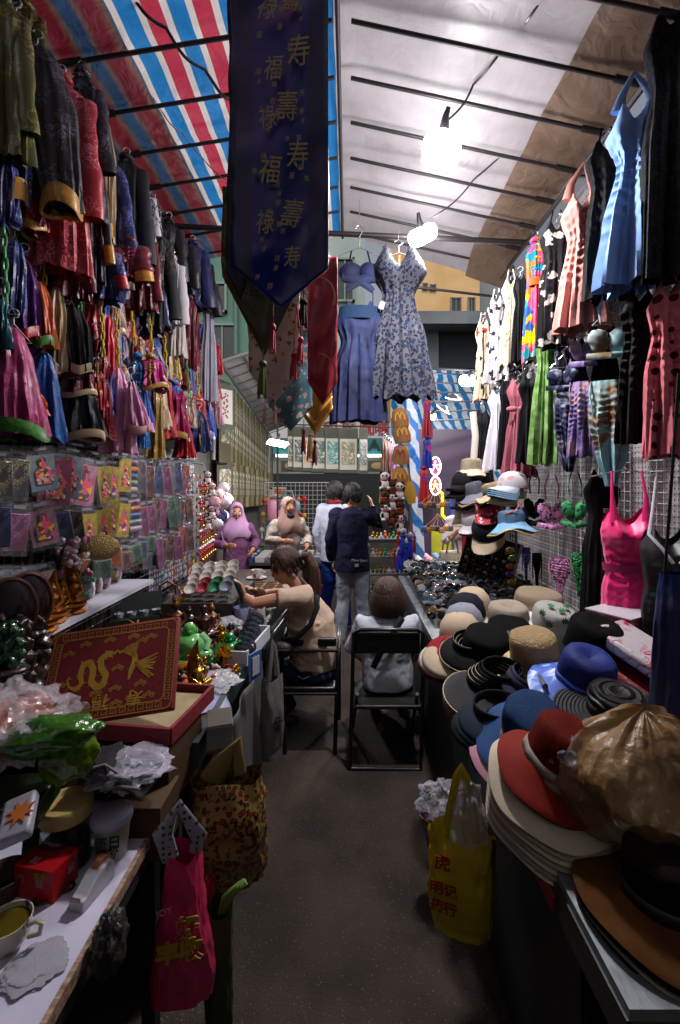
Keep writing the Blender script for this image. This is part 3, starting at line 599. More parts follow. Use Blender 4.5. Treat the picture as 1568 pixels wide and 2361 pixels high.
garment('dress', 1200, 640, 36, 196, XR, BK, 'narrow black dress beside the tropical print', 'dress', GR, Y=3.15)
garment('flare', 1178, 650, 46, 195, XR, CF, 'cream summer dress with tiny flowers', 'dress', GR, Y=3.3, strap=True, hem=.02)
garment('flare', 1145, 692, 44, 190, XR, cloth('#c2bcc0', pat='floral', c2='#1c1c24', s=16), 'white dress printed with black blossoms', 'dress', GR, Y=3.6, strap=True, bust=.08)
garment('dress', 1114, 745, 38, 178, XR, cloth('#c4b49c', pat='floral', c2='#8c2c28', c3='#1a1a1c', s=14), 'beige dress with red flowers and black trim', 'dress', GR, Y=3.9, strap=True, bust=.08, trim=BK)
GM = 'swimwear and wraps in the middle right row'
garment('long', 1540, 668, 90, 390, 1.32, cloth('#c46c74', pat='dots', c2='#4c101c', s=17), 'pink swim dress with dark red polka dots', 'swim dress', GM, Y=1.9, ruche=.004, bust=.06, fold=.016, strap=True)
garment('long', 1474, 685, 88, 340, 1.32, BK, 'black ruched dress beside the polka dot one', 'dress', GM, Y=2.08, ruche=.006, bust=.08, strap=True)
AQ = cloth('#7fb4bc', pat='tie', c2='#9ec8cc', c3='#7a5c34', s=5, rough=.6); PT = cloth('#5a4a78', pat='tie', c2='#7a6a9c', c3='#b08a90', s=9); NT = cloth('#14182c', pat='tie', c2='#2c3450', c3='#9a9cac', s=11)
def bikini(x, y, w, h, m, Y, label, low=None, grp=GM):
    s_ = Y/F; t = T('bikini', label, 'bikini', P(x, y, Y), R(-20), group=grp); W = w*s_; H = h*s_
    for sx in (-1, 1):
        mb = MB(); mb.ell((sx*W*.24, 0, -H*.5), (W*.24, .026, H*.31), n=30, rot=(0, sx*.35, 0), f=lambda d: (1-.35*max(0, d.z)**2)*(1+.06*math.sin(d.z*11+d.x*6)+.03*math.sin(d.z*23))); mb.build('cup', m, t)
        mb = MB(); mb.tube([(sx*W*.2, -.02, -H*.2), (sx*W*.24, -.01, .03), (sx*W*.1, 0, .11)], .005, 6); mb.build('strap', m, t)
    mb = MB(); mb.tube([(-W*.5, 0, -H*.85), (0, -.05, -H*.9), (W*.5, 0, -H*.85)], H*.07, 10, flat=.4); mb.build('band', m, t)
    hanger(t, W)
    if low:
        (lx, ly, lw, lh, kind) = low; l2 = P(lx, ly, Y)-t.location; q = Matrix.Rotation(R(20), 3, 'Z')@l2
        o = shell(kind, lw*s_, lh*s_, .09 if kind != 'brief' else .03, fold=.012 if kind != 'brief' else .003, ruche=.003, seed=int(x)).build('bottom' if kind == 'brief' else 'wrap_skirt', m, t, loc=q)
        for sx in (-1, 1):
            mb = MB(); mb.tube([q+Vector((sx*lw*s_*.45, 0, 0)), q+Vector((sx*lw*s_*.5, -.02, -.06)), q+Vector((sx*lw*s_*.42, -.02, -.17))], .004, 6); mb.build('tie_string', m, t)
    return t
bikini(1404, 724, 92, 112, AQ, 2.3, 'aqua and brown tie-dye bikini with long knotted sarong', (1412, 877, 98, 240, 'sarong'))
bikini(1343, 754, 56, 100, PT, 2.5, 'purple tie-dye bikini top with short pleated skirt', (1343, 880, 56, 170, 'skirt'))
bikini(1298, 827, 72, 78, NT, 2.7, 'navy and white tie-dye bikini with wrap skirt', (1310, 905, 62, 180, 'sarong'))
garment('long', 1262, 760, 50, 310, 1.3, cloth('#557a3c', pat='tie', c2='#6f9450', c3='#8fae74', s=14), 'sheer green wrap top hanging from a strap', 'wrap', GM, Y=2.85, fold=.02, slant=-.15)
garment('dress', 1220, 868, 52, 200, 1.3, BK, 'black dress with crossed bodice in the middle row', 'dress', GM, Y=3.05, bust=.1)
t = garment('flare', 1194, 880, 54, 212, 1.3, cloth('#9c5866'), 'dusty rose wrap dress with ruffled hem and bow', 'dress', GM, Y=3.2, hem=.03, fold=.018)
mb = MB(); mb.ell((-.04, -.08, -.2), (.04, .015, .02)); mb.ell((.03, -.08, -.2), (.035, .015, .02)); mb.tube([(0, -.08, -.2), (-.01, -.09, -.38)], .008); mb.build('bow', cloth('#9c5866'), t)
garment('dress', 1166, 880, 30, 200, 1.3, BK, 'slim black dress behind the white wrap dress', 'dress', GM, Y=3.3)
garment('flare', 1146, 905, 44, 180, 1.3, cloth('#d4d0da'), 'white wrap dress tied at the waist', 'dress', GM, Y=3.5, fold=.018)
t = garment('dress', 1112, 950, 44, 165, 1.3, M('#101014', .8), 'black dress with cream side panels', 'dress', GM, Y=3.8, strap=True)
mb = MB(); mb.tube([(-.075, -.02, 0), (-.055, -.03, -.2), (-.08, -.02, -.58)], .028, 8, flat=.6); mb.build('side_panel', cloth('#c8c2b8'), t)
for i in range(16):
    x = [1520, 1425, 1365, 1310, 1265, 1222, 1190, 1165, 1135, 1480, 1395, 1330, 1280, 1240, 1205, 1180][i]; lowr = i >= 9; c = [('black', '#0c0c10', None), ('navy', '#141a34', None), ('grey violet', '#3c3848', '#5c5870'), ('white', '#a8a4a8', '#3c3c48'), ('dark green', '#18281c', '#3c5c40')][i % 5]
    Y = F*1.42/(x-CX); yy = (640+(1568-x)*.62 if lowr else 260+(1568-x)*1.15)
    garment('long', x, yy, 62*1.9/Y+16, (330*1.9/Y), 1.42, cloth(c[1], pat='floral' if c[2] else None, c2=c[2], s=20) if c[2] else cloth(c[1]), '%s dress half hidden in the %s row, %s from the camera' % (c[0], 'middle' if lowr else 'upper', ordn_[0] if 0 else ['1st', '2nd', '3rd', '4th', '5th', '6th', '7th', '8th', '9th'][(i-9) if lowr else i]), 'dress', 'half hidden dresses packed against the right wall', Y=Y, D=.08)
GB = 'animal print bikinis on the white grid'
bikini(1202, 1135, 44, 90, M('#6a62b4', .7, 'leopard', '#12101c', s=42), 3.35, 'violet leopard print bikini on the white grid', (1213, 1262, 18, 75, 'brief'), GB)
bikini(1232, 1120, 44, 95, BK, 3.15, 'plain black bikini between the violet and pink leopard ones', (1238, 1275, 20, 80, 'brief'), GB)
bikini(1272, 1132, 62, 92, M('#c882b4', .7, 'leopard', '#1a0e18', s=40), 2.95, 'pink leopard print bikini on the white grid', (1292, 1287, 50, 92, 'brief'), GB)
bikini(1325, 1128, 58, 92, M('#2f9a58', .7, 'leopard', '#06140c', s=40), 2.7, 'green leopard print bikini on the white grid', (1335, 1275, 34, 100, 'brief'), GB)
t = garment('long', 1388, 1095, 84, 340, 1.36, cloth('#0d0c10'), 'long black garment with small white lettering on its chest', 'dress', 'swimwear at the lower right', Y=2.5, D=.07, fold=.008)
text('ESUIE', .03, M('#9a98a0'), parent=t, loc=(.035, -.062, -.19), ext=.0005)
PKM = M('#e01070', .45, bump=.15, bs=14, sheen=.2)
t = garment('swim', 1446, 1190, 116, 305, 1.34, PKM, 'hot pink one piece swimsuit with a ruched belly', 'swimsuit', 'swimwear at the lower right', Y=2.2, ruche=.0025, bust=.12, D=.13, fold=.004, hang=False)
for sx in (-1, 1):
    mb = MB(); mb.tube([(sx*.065, -.06, -.03), (sx*.07, -.03, .1), (sx*.062, .01, .215)], [.022, .008, .006], 8, flat=.4); mb.build('strap', PKM, t)
mb = MB(); mb.tube([(0, 0, -.225), (0, 0, -.262)], [.107, .104], 24, cap=False, flat=.66, up=(0, 1, 0)); mb.build('mesh_band', M('#9c2058', .6), t)
mb = MB(); mb.tube([(-.15, .02, .19), (0, .02, .225), (.15, .02, .19)], .003); mb.tube([(0, .02, .225), (0, .08, .26)], .003); mb.build('hanger', STEELW, t)
t = garment('swim', 1540, 1235, 120, 300, 1.3, cloth('#0b0a10', rough=.5), 'black swimsuit with white edged neckline at the right edge', 'swimsuit', 'swimwear at the lower right', Y=1.95, bust=.12, D=.15, fold=.004, ruche=.001, hang=False)
for sx in (-1, 1):
    mb = MB(); mb.tube([(sx*.012, -.12, -.10), (sx*.05, -.11, -.04), (sx*.085, -.07, .01), (sx*.06, -.02, .1), (sx*.04, 0, .25)], .007, 8, flat=.5); mb.build('white_piping', M('#c8c6cc', .6), t)
t = garment('skirt', 1566, 1322, 112, 420, 1.0, cloth('#121a48', pat='tie', c2='#18225c', c3='#30385c', s=3, rough=.8), 'blue and violet cloth bag hanging close at the right edge', 'cloth bag', Y=1.15, D=.12, fold=.006, hang=False)
mb = MB(); mb.box((0, 0, -.40), (.13, .125, .12)); mb.build('dark_base', M('#090a14', .8), t)
mb = MB(); mb.tube([(-.03, 0, 0), (0, 0, .5)], .004); mb.tube([(.03, 0, 0), (0, 0, .5)], .004); mb.build('cord', M('#15161c'), t)
# --- centre: table runners and two dresses
def runner(x, y0, w, y1, Y, yaw, m, label, point=.14, side=None, flip=0, th=.004, name='table_runner'):
    s_ = Y/F; W = w*s_; Hh = (y1-y0)*s_; t = T(name, label, 'table runner', P(x, y0, Y), R(yaw), group='silk table runners hanging over the aisle')
    mb = MB(); nx, nz = 14, 60; pt = point; vs = []
    for i in range(nz+1):
        for j in range(nx+1):
            u = j/nx*2-1; lim = Hh-pt*max(0, abs(u)-.0)**1.0*1.0
            z = -i/nz*lim; y = .014*math.sin(u*3+i*.1+Y*5)+.006*math.sin(i*.35+u*2)+.014*noise.noise(Vector((u*1.4, i*.16+u, Y*7)))+.005*abs(noise.noise(Vector((u*2, i*.5+u*3, Y)))); vs.append((u*W/2, y, z))
    n = nx+1; mb.add(vs, [(i*n+j, (i+1)*n+j, (i+1)*n+j+1, i*n+j+1) for i in range(nz) for j in range(nx)], 0)
    if side:
        o_ = [(0 if 3 <= j < 11 else 1) for i in range(nz) for j in range(nx)]; mb.m = o_
    o = mb.build('cloth', [m, side] if side else m, t); so_ = o.modifiers.new('s', 'SOLIDIFY'); so_.thickness = th
    return t, W, Hh
def tassel(parent, loc, m, L=.12, r=.014, k=1):
    mb = MB(); mb.tube([(0, 0, .05), (0, 0, 0)], .0025, 6); mb.ell((0, 0, -.012), (r*.7, r*.7, .016), n=10)
    for i in range(14):
        a = i*2.4; q = r*(.3+.6*((i*7) % 5)/5); mb.tube([(q*.4*math.cos(a), q*.4*math.sin(a), -.02), (q*math.cos(a), q*math.sin(a), -L*.6), (q*1.15*math.cos(a), q*1.15*math.sin(a), -L*(.93+.07*math.sin(i*5)))], r*.2, 5)
    return mb.build('tassel', m, parent, loc=loc)
BLU = M('#141c4c', .33, bump=.35, bs=5, sheen=.1); BLU2 = M('#1a2678', .27, bump=.5, bs=6); 
t, W, Hh = runner(646, -60, 222, 705, 1.62, 3, BLU2, 'large royal blue silk runner with gold longevity characters hanging in front', .13, side=BLU)
GC = M('#b0a458', .5, 'mot', '#84783c', s=60, metal=.2)
for i, (u, z, ch, sz) in enumerate([(-.22, -.12, '祿', .1), (.22, -.09, '壽', .1), (.3, -.27, '寿', .11), (-.18, -.33, '福', .1), (-.3, -.5, '祿', .1), (.17, -.46, '壽', .11), (.33, -.63, '寿', .11), (-.2, -.68, '福', .11), (-.3, -.86, '祿', .1), (.17, -.83, '壽', .11), (.3, -.98, '寿', .09)]):
    text(ch, sz*rnd.uniform(.85, 1.1), GC, 'gold_character', t, (u*W*.5+rnd.uniform(-.012, .012), -.036, z-.04), (R(90), R(rnd.uniform(-16, 4)), 0), .0005, .72, bold=.0002, shear=rnd.uniform(.1, .4))
for i in range(34):
    u = rnd.uniform(-.5, .5); z = -.06-i*.032; ch = rnd.choice(['福', '寿', '祿', '壽', '吉', '祥', '如', '意'])
    if abs(u) > .44: u *= .8
    text(ch, rnd.choice([.022, .028]), GC, 'gold_character', t, (u*W*.55, -.033, z), (R(90), 0, 0), .0004, .7, shear=.3)
for i, (u, z) in enumerate([(.02, -.16), (-.05, -.42), (-.02, -.52), (.2, -.6), (-.25, -.72), (.0, -.9), (.28, -.74)]):
    mb = MB(); a = .008
    for q in (-1, 0, 1): mb.ribbon([(q*a*.6, -a), (q*a*.6, a)], .003); mb.ribbon([(-a, q*a*.9), (a, q*a*.9)], .003)
    mb.build('gold_seal', GC, t, loc=(u*W, -.034, z))
mb = MB(); mb.tube([(-.16, .02, 0), (.16, .02, 0)], .012, 10); mb.tube([(-.13, .02, 0), (-.15, .0, .06), (-.19, .0, .06), (-.2, 0, .02), (-.17, 0, -.02)], .007); mb.build('hanger', plastic('#2a2628'), t)
runner(552, -40, 58, 690, 1.72, -10, M('#0c0c12', .6, bump=.3, bs=8), 'almost black runner hanging left of the royal blue one', .1)
runner(603, -20, 90, 660, 1.85, 8, M('#1e0a14', .7), 'dark maroon cloth hidden behind the royal blue runner', .1)
runner(742, -20, 24, 440, 1.9, 0, satin('#b0607c'), 'narrow pink silk runner edge showing right of the blue one', .0)
OL = M('#3a3c10', .4, 'mot', '#4c4c16', s=5, bump=.3, bs=8)
t, W, Hh = runner(608, 430, 190, 820, 1.98, 4, OL, 'olive green silk runner with a ring of black dots', .34)
mb = MB()
for rr in range(5):
    for a in range(9+rr*4):
        th = a*2*PI/(9+rr*4); r_ = .03+rr*.017; mb.ell((-.03+r_*math.cos(th), -.03, -.38+r_*math.sin(th)*1.05), (.0035+.0007*rr, .0015, .0035+.0007*rr), n=6)
mb.build('printed_dots', M('#0c0c08', .7), t)
tassel(t, (.0, -.02, -Hh-.03), M('#4c5c1c', .6), .16, .026)
FLW = lambda c, c2, c3=None: M(c, .45, 'floral', c2, c3=c3, s=24, bump=.3, bs=8)
t, W, Hh = runner(632, 560, 122, 930, 2.25, -4, FLW('#b8a89c', '#8a3450', '#b07a30'), 'cream silk runner with pink blossoms behind the olive one', .16)
for dx in (-.03, .02): tassel(t, (dx-.01, -.02, -Hh-.02), M('#c89888', .6), .09, .013)
t, W, Hh = runner(670, 600, 100, 994, 2.42, 5, FLW('#3c6a76', '#b09080', '#c8b8b0'), 'teal silk runner with small plum blossoms', .13)
t, W, Hh = runner(744, 585, 68, 935, 2.3, 6, M('#8c1424', .4, bump=.35, bs=8), 'crimson silk runner hanging left of the blue dress', .12)
for z, w_ in ((-.22, .08), (-.6, .08)):
    mb = MB(); mb.ribbon([(w_*math.cos(a)-.02, w_*1.2*math.sin(a)+z) for a in [1.6-.12*i for i in range(18)]], [.002+.0006*i for i in range(18)], .02); mb.build('printed_arc', M('#b88878', .6), t)
t, W, Hh = runner(727, 850, 78, 1002, 2.5, 0, satin('#b07c14', '#d09c34', 12), 'mustard gold runner tip behind the crimson one', .14)
for dx in (-.06, .0): tassel(t, (dx, -.02, -Hh+.05*abs(dx)*20-.03), M('#6c1024', .6), .14, .016)
RT = M('#a81420', .6); t = T('tassel_ornament', 'pair of braided red tassels hanging beside the olive runner', 'tassel', P(684, 700, 2.05))
for dx, dz in ((-.012, -.22), (.018, -.15)):
    mb = MB(); mb.tube([(0, 0, 0), (dx, 0, dz)], .0025); mb.build('cord', RT, t); tassel(t, (dx, 0, dz), RT, .12, .02)
t = T('tassel_ornament', 'single red braided tassel in front of the olive runner', 'tassel', P(630, 670, 1.9)); mb = MB(); mb.tube([(0, 0, 0), (0, 0, -.14)], .002); mb.build('cord', RT, t); tassel(t, (0, 0, -.14), RT, .12, .017)
t = T('tassel_ornament', 'black beaded tassel left of the crimson runner', 'tassel', P(700, 590, 2.1)); mb = MB(); mb.tube([(0, 0, 0), (0, 0, -.22)], .002); mb.build('cord', BK, t); tassel(t, (0, 0, -.2), M('#0c0c0e', .8), .13, .028)
t = T('tassel_ornament', 'straw gold tassel in front of the painted scrolls', 'tassel', P(716, 1000, 4.0)); tassel(t, (0, 0, 0), M('#a88c54', .5), .24, .04)
# two dresses on the crossbar
DB = cloth('#08133a', pat='tie', c2='#0d1c4a', c3='#152852', s=4, rough=.75); YD = 3.42
t = garment('long', 829, 716, 130, 258, 0, DB, 'deep blue two piece dress with gathered waist on the crossbar', 'dress', Y=YD, yaw=0, hang=False, D=.16, k=15, fold=.008, hem=.004)
mb = MB(); mb.tube([(0, 0, .02), (0, 0, -.075)], [.15, .165], 30, flat=.42, up=(0, 1, 0), cap=False); mb.build('waistband', M('#1e3450', .8, bump=.5, bs=20), t)
for sx in (-1, 1):
    mb = MB(); mb.ell((sx*.072, -.02, .27), (.085, .05, .075), n=18, rot=(0, sx*.5, 0), f=lambda d: 1+.04*math.sin(d.z*14+d.x*5)); mb.tube([(sx*.13, -.04, .24), (0, -.06, .2), (-sx*.1, -.04, .13)], [.04, .035, .02], 10, flat=.4); mb.build('bodice', DB, t)
    mb = MB(); mb.tube([(sx*.08, -.03, .33), (sx*.06, 0, .44)], .006); mb.tube([(sx*.1, 0, .14), (sx*.1, 0, .0)], .003); mb.build('strap', BK, t)
mb = MB(); mb.tube([(-.16, 0, .40), (0, 0, .47), (.16, 0, .40)], .004); mb.tube([(0, 0, .47), (0, 0, .55), (.03, 0, .6), (0, 0, .64), (-.03, 0, .61)], .004); mb.tube([(0, 0, .64), (0, 0, .82)], .002); mb.build('hanger', STEELW, t)
mb = MB(); mb.box((.16, -.06, .02), (.04, .002, .06), rot=(0, .3, 0)); mb.build('price_tag', M('#8c8480'), t)
LP = M('#4c4e58', .8, 'leopard', '#0c0d12', c3='#24385c', s=38, bump=.3, bs=20)
t = garment('flare', 919, 592, 142, 325, 0, LP, 'grey and blue leopard print summer dress on the crossbar', 'dress', Y=YD, yaw=0, hang=False, D=.2, k=13, fold=.014, hem=.02, bust=.12)
mb = MB(); mb.tube([(-.1, 0, .0), (0, 0, .03), (.1, 0, 0)], .004); mb.tube([(0, 0, .03), (0, 0, .08), (.03, 0, .1), (0, 0, .13), (-.03, 0, .11)], .004); mb.tube([(0, 0, .13), (0, 0, .2)], .002); mb.build('hanger', STEELW, t)
mb = MB(); mb.box((0, -.105, -.1), (.012, .004, .12)); mb.build('tie', M('#c8a880'), t)
# ================= left side goods =================
# ---- hanging packets
FILM = M('#e4e6ee', .12, alpha=.05, bump=.9, bs=38); HK = metal('#9a9aa0', .3)
def hook(x, y, z, L=.16):
    mb = MB(); mb.tube([(0, 0, 0), (L, 0, 0), (L+.01, 0, .02)], .0022, 5); return mb
PK = {
 'pink card with a painted opera figure': ('card', '#8c3a5c', .15, .2, .012), 'yellow booklet with a black spine': ('book', '#7c6008', .12, .19, .014), 'olive booklet with a bamboo spine': ('book', '#4c3c10', .12, .19, .014),
 'set of rolled silk purses': ('rolls', '#5a3a86', .085, .2, .04), 'navy and gold phone pouch': ('pouch', '#1c2c58', .09, .2, .012), 'dark green brocade pouch': ('pouch', '#1c3018', .09, .19, .012),
 'black comb set': ('pouch', '#17151a', .11, .15, .012), 'magnet card of city sights': ('magnet', '#4c5c34', .13, .15, .012), 'magenta silk wallet': ('pouch', '#9a1c78', .09, .19, .014), 'silver grey silk scarf': ('pouch', '#4a4c60', .08, .21, .02), 'scarlet tassel card': ('pouch', '#8c1420', .08, .18, .014), 'orange coin purse': ('pouch', '#9c4414', .12, .11, .03)}
PROTO = {}
def packet(kind, label):
    sh, c, w, h, d = PK[kind]; t = T('souvenir_packet', label, 'packet', group='souvenir packets on wall hooks')
    if sh == 'book':
        mb = MB(); mb.box((0, 0, -h/2-.02), (w, d, h)); mb.build('booklet', M(c, .4, 'mot', '#c8b040', s=18), t, False)
        mb = MB(); mb.box((-w/2+.01, -.001, -h/2-.02), (.022, d+.003, h-.004)); mb.build('spine', M('#14181c', .4), t, False)
        mb = MB(); mb.ell((.015, -d/2, -.08), (.016, .002, .018), n=10); mb.prism([(-.02, -.18), (.05, -.18), (.035, -.1), (-.0, -.1)], .002, Matrix.Translation((0, -d/2-.001, 0))); mb.build('printed_figure', M('#c8b8b0', .5, 'tropic', '#1c3c8c', c3='#a83040', s=50), t, False)
    elif sh == 'rolls':
        for i, cc in enumerate(['#5a2a7c', '#b8501c', '#14508c', '#2a7078', '#a88ca0']):
            mb = MB(); mb.tube([(-w/2, 0, -.035-i*.04), (w/2, 0, -.035-i*.04)], .019, 10); mb.build('silk_roll', satin(cc, '#c8b070', 60), t)
    elif sh in ('card', 'magnet'):
        mb = MB(); mb.box((0, 0, -h/2-.02), (w, d*.4, h)); mb.build('card', M(c, .45, 'mot', '#c890a8' if sh == 'card' else '#4a4a3a', s=14), t, False)
        mb = MB(); mb.prism([(-w*.3, -h*.95), (w*.3, -h*.95), (w*.34, -h*.6), (w*.12, -h*.42), (w*.14, -h*.25), (0, -h*.18), (-w*.14, -h*.25), (-w*.12, -h*.42), (-w*.32, -h*.6)], .008, Matrix.Translation((.004, -d*.3, 0))); mb.build('figure', M('#3a2c34', .4, 'tropic', '#2c5c5c', c3='#8c2c34', s=42), t, False)
        if sh == 'card': text('我你', .03, M('#a81828'), parent=t, loc=(-.02, -.004, -.04))
    else:
        mb = MB(); mb.box((0, 0, -h/2-.02), (w, d, h)); o = mb.build('pouch', satin(c, '#a89860', 40), t); b = o.modifiers.new('b', 'BEVEL'); b.width = d*.4; b.segments = 2
    mb = MB(); mb.prism([(-w*.56, -h*1.03-.03), (w*.56, -h*1.05-.03), (w*.54, .015), (-w*.54, .02)], d*1.3+.004); mb.build('plastic_sleeve', FILM, t, False)
    mb = MB(); mb.box((0, 0, .004), (w*.5, d+.004, .012)); mb.build('header', M('#8a8a94', .4), t, False)
    return t
VAR = [None]+[{'figure': M(a_, .4, 'tropic', b_, c3=c_, s=q_), 'printed_figure': M(a_, .4, 'tropic', b_, c3=c_, s=q_), 'card': M(e_, .45, 'mot', f_, s=14), 'pouch': satin(g_, h_, 44)} for a_, b_, c_, q_, e_, f_, g_, h_ in [('#1c2c3c', '#8c2430', '#2c6c5c', 60, '#a08894', '#7c3c58', '#141c40', '#5c6ca0'), ('#5c1c2c', '#1c4c8c', '#b08c30', 70, '#8c2c44', '#a85070', '#3c1420', '#a87c50'), ('#c8b8a0', '#2c2430', '#7c2c3c', 80, '#4c6c7c', '#8c9ca0', '#1c3c34', '#6c8c60'), ('#20181c', '#b03c2c', '#2c3c7c', 55, '#b8a8a0', '#8c7c70', '#5c2448', '#b06c98')]]; kinds = list(PK)
plan = [
 ['black comb set', 'magnet card of city sights', 'pink card with a painted opera figure', 'pink card with a painted opera figure', 'olive booklet with a bamboo spine', 'yellow booklet with a black spine', 'set of rolled silk purses', 'silver grey silk scarf', 'dark green brocade pouch', 'navy and gold phone pouch', 'silver grey silk scarf', 'scarlet tassel card', 'scarlet tassel card'],
 ['black comb set', 'magnet card of city sights', 'black comb set', 'yellow booklet with a black spine', 'yellow booklet with a black spine', 'yellow booklet with a black spine', 'set of rolled silk purses', 'magenta silk wallet', 'navy and gold phone pouch', 'silver grey silk scarf', 'navy and gold phone pouch', 'silver grey silk scarf', 'scarlet tassel card'],
 ['magnet card of city sights', 'magnet card of city sights', 'black comb set', 'black comb set', 'silver grey silk scarf', 'orange coin purse', 'orange coin purse', 'orange coin purse', 'silver grey silk scarf', 'navy and gold phone pouch', 'scarlet tassel card', 'scarlet tassel card', 'magenta silk wallet']]
hk = T('hook_row', 'rows of chromed hooks on the wire grid behind the packets', 'hooks')
for r in range(3):
    for c in range(18):
        if r == 2 and c in (3, 4, 5): continue
        y = 1.6+c*.112; z = [1.83, 1.60, 1.37][r]+rnd.uniform(-.035, .03); mb = hook(0, 0, 0, .2); mb.build('hook', HK, hk, loc=(-1.42, y, z+.012))
        kd = plan[r][min(12, int(c*.72))]; n = 4
        if r == 2 and 5 < c < 10: kd = 'orange coin purse'
        for i in range(n):
            lab = '%s, %s row, %s hook, %s on it' % (kd, ['top', 'middle', 'lowest'][r], (ordn+['thirteenth', 'fourteenth', 'fifteenth', 'sixteenth', 'seventeenth', 'eighteenth'])[c], ['innermost', 'second', 'third', 'outermost'][i])
            loc = (-1.37+i*.048, y+rnd.uniform(-.012, .016), z+rnd.uniform(-.008, .004)); rz = R(rnd.uniform(36, 72)); ry = R(rnd.uniform(-9, 9))
            if kd not in PROTO:
                PROTO[kd] = packet(kd, lab); PROTO[kd].location = loc; PROTO[kd].rotation_euler = (0, ry, rz); PROTO[kd].scale = (.8, 1, .95)
            else: dup(PROTO[kd], loc, (0, ry, rz), lab, sc=(.8*rnd.uniform(.9, 1.08), 1, .95), mats=rnd.choice(VAR) if i == 3 else None)
# gold mesh purse and pearl flower clips
mb = MB(); mb.ell((0, 0, 0), (.085, .025, .06), n=24, rot=(0, .15, 0)); tag(mb.build('gold_purse', M('#8a7848', .3, metal=.7, bump=1.0, bs=160), loc=P(232, 1262, 2.15), rot=(0, 0, R(40))), 'glittering gold mesh purse hanging under the booklets', 'purse')
mb = MB()
for i in range(26): mb.ell((rnd.uniform(-.07, .07), rnd.uniform(-.03, .03), rnd.uniform(-.1, .06)), (.017, .012, .02), n=7, rot=(i, i*2, 0), m=i % 3)
tag(mb.build('flower_clips', [plastic('#c8b4bc'), plastic('#a86880'), plastic('#d0c4c8')], loc=P(172, 1270, 1.95)), 'bag of pearly pink flower hair clips above the shelf', 'hair clips')
# keychain board
cols6 = [('white and blue', '#b8c0d0'), ('orange', '#c8602c'), ('silver', '#9a9aa4'), ('red', '#a81c28'), ('gold', '#b08830'), ('violet', '#5a4a9c'), ('green', '#3c7a4c'), ('pink', '#c87c98')]
pb = []
for nm, c in cols6:
    t = T('keychain', nm+' keychain on the charm board left of the plush cats', 'keychain', group='keychains on the charm board')
    mb = MB(); mb.tube([(0, 0, .03+.008*math.cos(a)) if 0 else (.008*math.sin(a), 0, .026+.008*math.cos(a)) for a in [2*PI*i/8 for i in range(9)]], .0012, 5, cap=False); mb.build('ring', HK, t)
    mb = MB(); mb.ell((0, 0, 0), (.014, .006, .019), n=8); mb.ell((0, -.002, .012), (.01, .006, .01), n=8); mb.build('charm', M(c, .25, 'multi', c, s=90), t); pb.append(t)
k = 0
for r in range(13):
    for c in range(16):
        x = -1.36+.012*(c % 2); y = 3.42+c*.052; z = .93+r*.068; b = pb[(r//2+c//3+(k % 3 == 0)) % 8] if r < 9 else pb[(c+r) % 8]
        if k < 8: pb[k].location = (x, y, z); pb[k].rotation_euler = (0, 0, R(60))
        else: dup(b, (x, y+rnd.uniform(-.006, .006), z), (0, 0, R(60+rnd.uniform(-20, 20))))
        k += 1
mb = MB(); mb.box((-1.43, 3.75, 1.38), (.02, .95, 1.0)); tag(mb.build('charm_board', M('#4a4650', .5, 'tiles', '#8a8a9c', s=24)), 'upright board of small charms between the packets and plush toys', 'board')
# ornaments beyond the board: red strings, animals, white plush bags
def blob_toy(name, label, cat, loc, m1, m2, sc=1, grp=None, ears='cat', rot=0, m3=None):
    t = T(name, label, cat, loc, (0, 0, rot), sc, grp)
    mb = MB(); mb.ell((0, 0, .045), (.04, .035, .045), n=14); mb.ell((-.03, -.02, .015), (.016, .022, .014), n=8); mb.ell((.03, -.02, .015), (.016, .022, .014), n=8); mb.build('body', m1, t)
    mb = MB(); mb.ell((0, -.005, .11), (.038, .034, .034), n=14); mb.build('head', m1, t)
    mb = MB()
    for s_ in (-1, 1):
        if ears == 'cat': mb.tube([(s_*.024, 0, .125), (s_*.032, 0, .158)], [.012, .002], 7)
        else: mb.ell((s_*.03, 0, .138), (.014, .009, .014), n=8)
    mb.build('ear', m2, t)
    mb = MB()
    for s_ in (-1, 1): mb.ell((s_*.014, -.037, .114), (.008 if ears == 'bear' else .005, .004, .009 if ears == 'bear' else .005), n=8)
    mb.build('eye', M('#0c0c0e', .2), t)
    mb = MB(); mb.ell((.036, -.012, .09), (.011, .012, .024), n=8, rot=(0, .3, 0)); mb.ell((-.036, -.015, .05), (.011, .014, .022), n=8); mb.build('paw', m2, t)
    mb = MB(); mb.tube([(.03*math.cos(a), .028*math.sin(a)-.003, .08) for a in [2*PI*i/12 for i in range(13)]], .005, 6, cap=False); mb.build('collar', m3 or M('#a81420', .5), t)
    return t
WC = plastic('#cfc8c4', coat=.4); RC = plastic('#a8202c', coat=.4); GC2 = M('#b07c20', .22, metal=.85); OC = plastic('#c05a20', coat=.4)
lc = None
for i, (x, y, m1, m2, nm, sc) in enumerate([(412, 1345, GC2, GC2, 'golden', 1.1), (428, 1325, RC, WC, 'red and white', 1), (440, 1318, WC, RC, 'white porcelain', 1.05), (452, 1312, RC, GC2, 'glossy red', .9), (462, 1315, WC, OC, 'white with orange ears', 1.0), (478, 1300, M('#8a78b8', .8), WC, 'lilac fluffy', 1.3), (496, 1296, M('#d0c0b4', .8), OC, 'cream fluffy', 1.4), (420, 1300, OC, WC, 'orange', .8)]):
    Y = [2.9, 3.1, 3.25, 3.4, 3.55, 3.8, 3.9, 3.35][i]; p = P(x, y, Y); p.z = .82
    blob_toy('lucky_cat', nm+' beckoning cat figurine standing at the wall end of the left counter', 'figurine', p, m1, m2, sc, 'beckoning cat figurines', rot=R(30))
rs = None
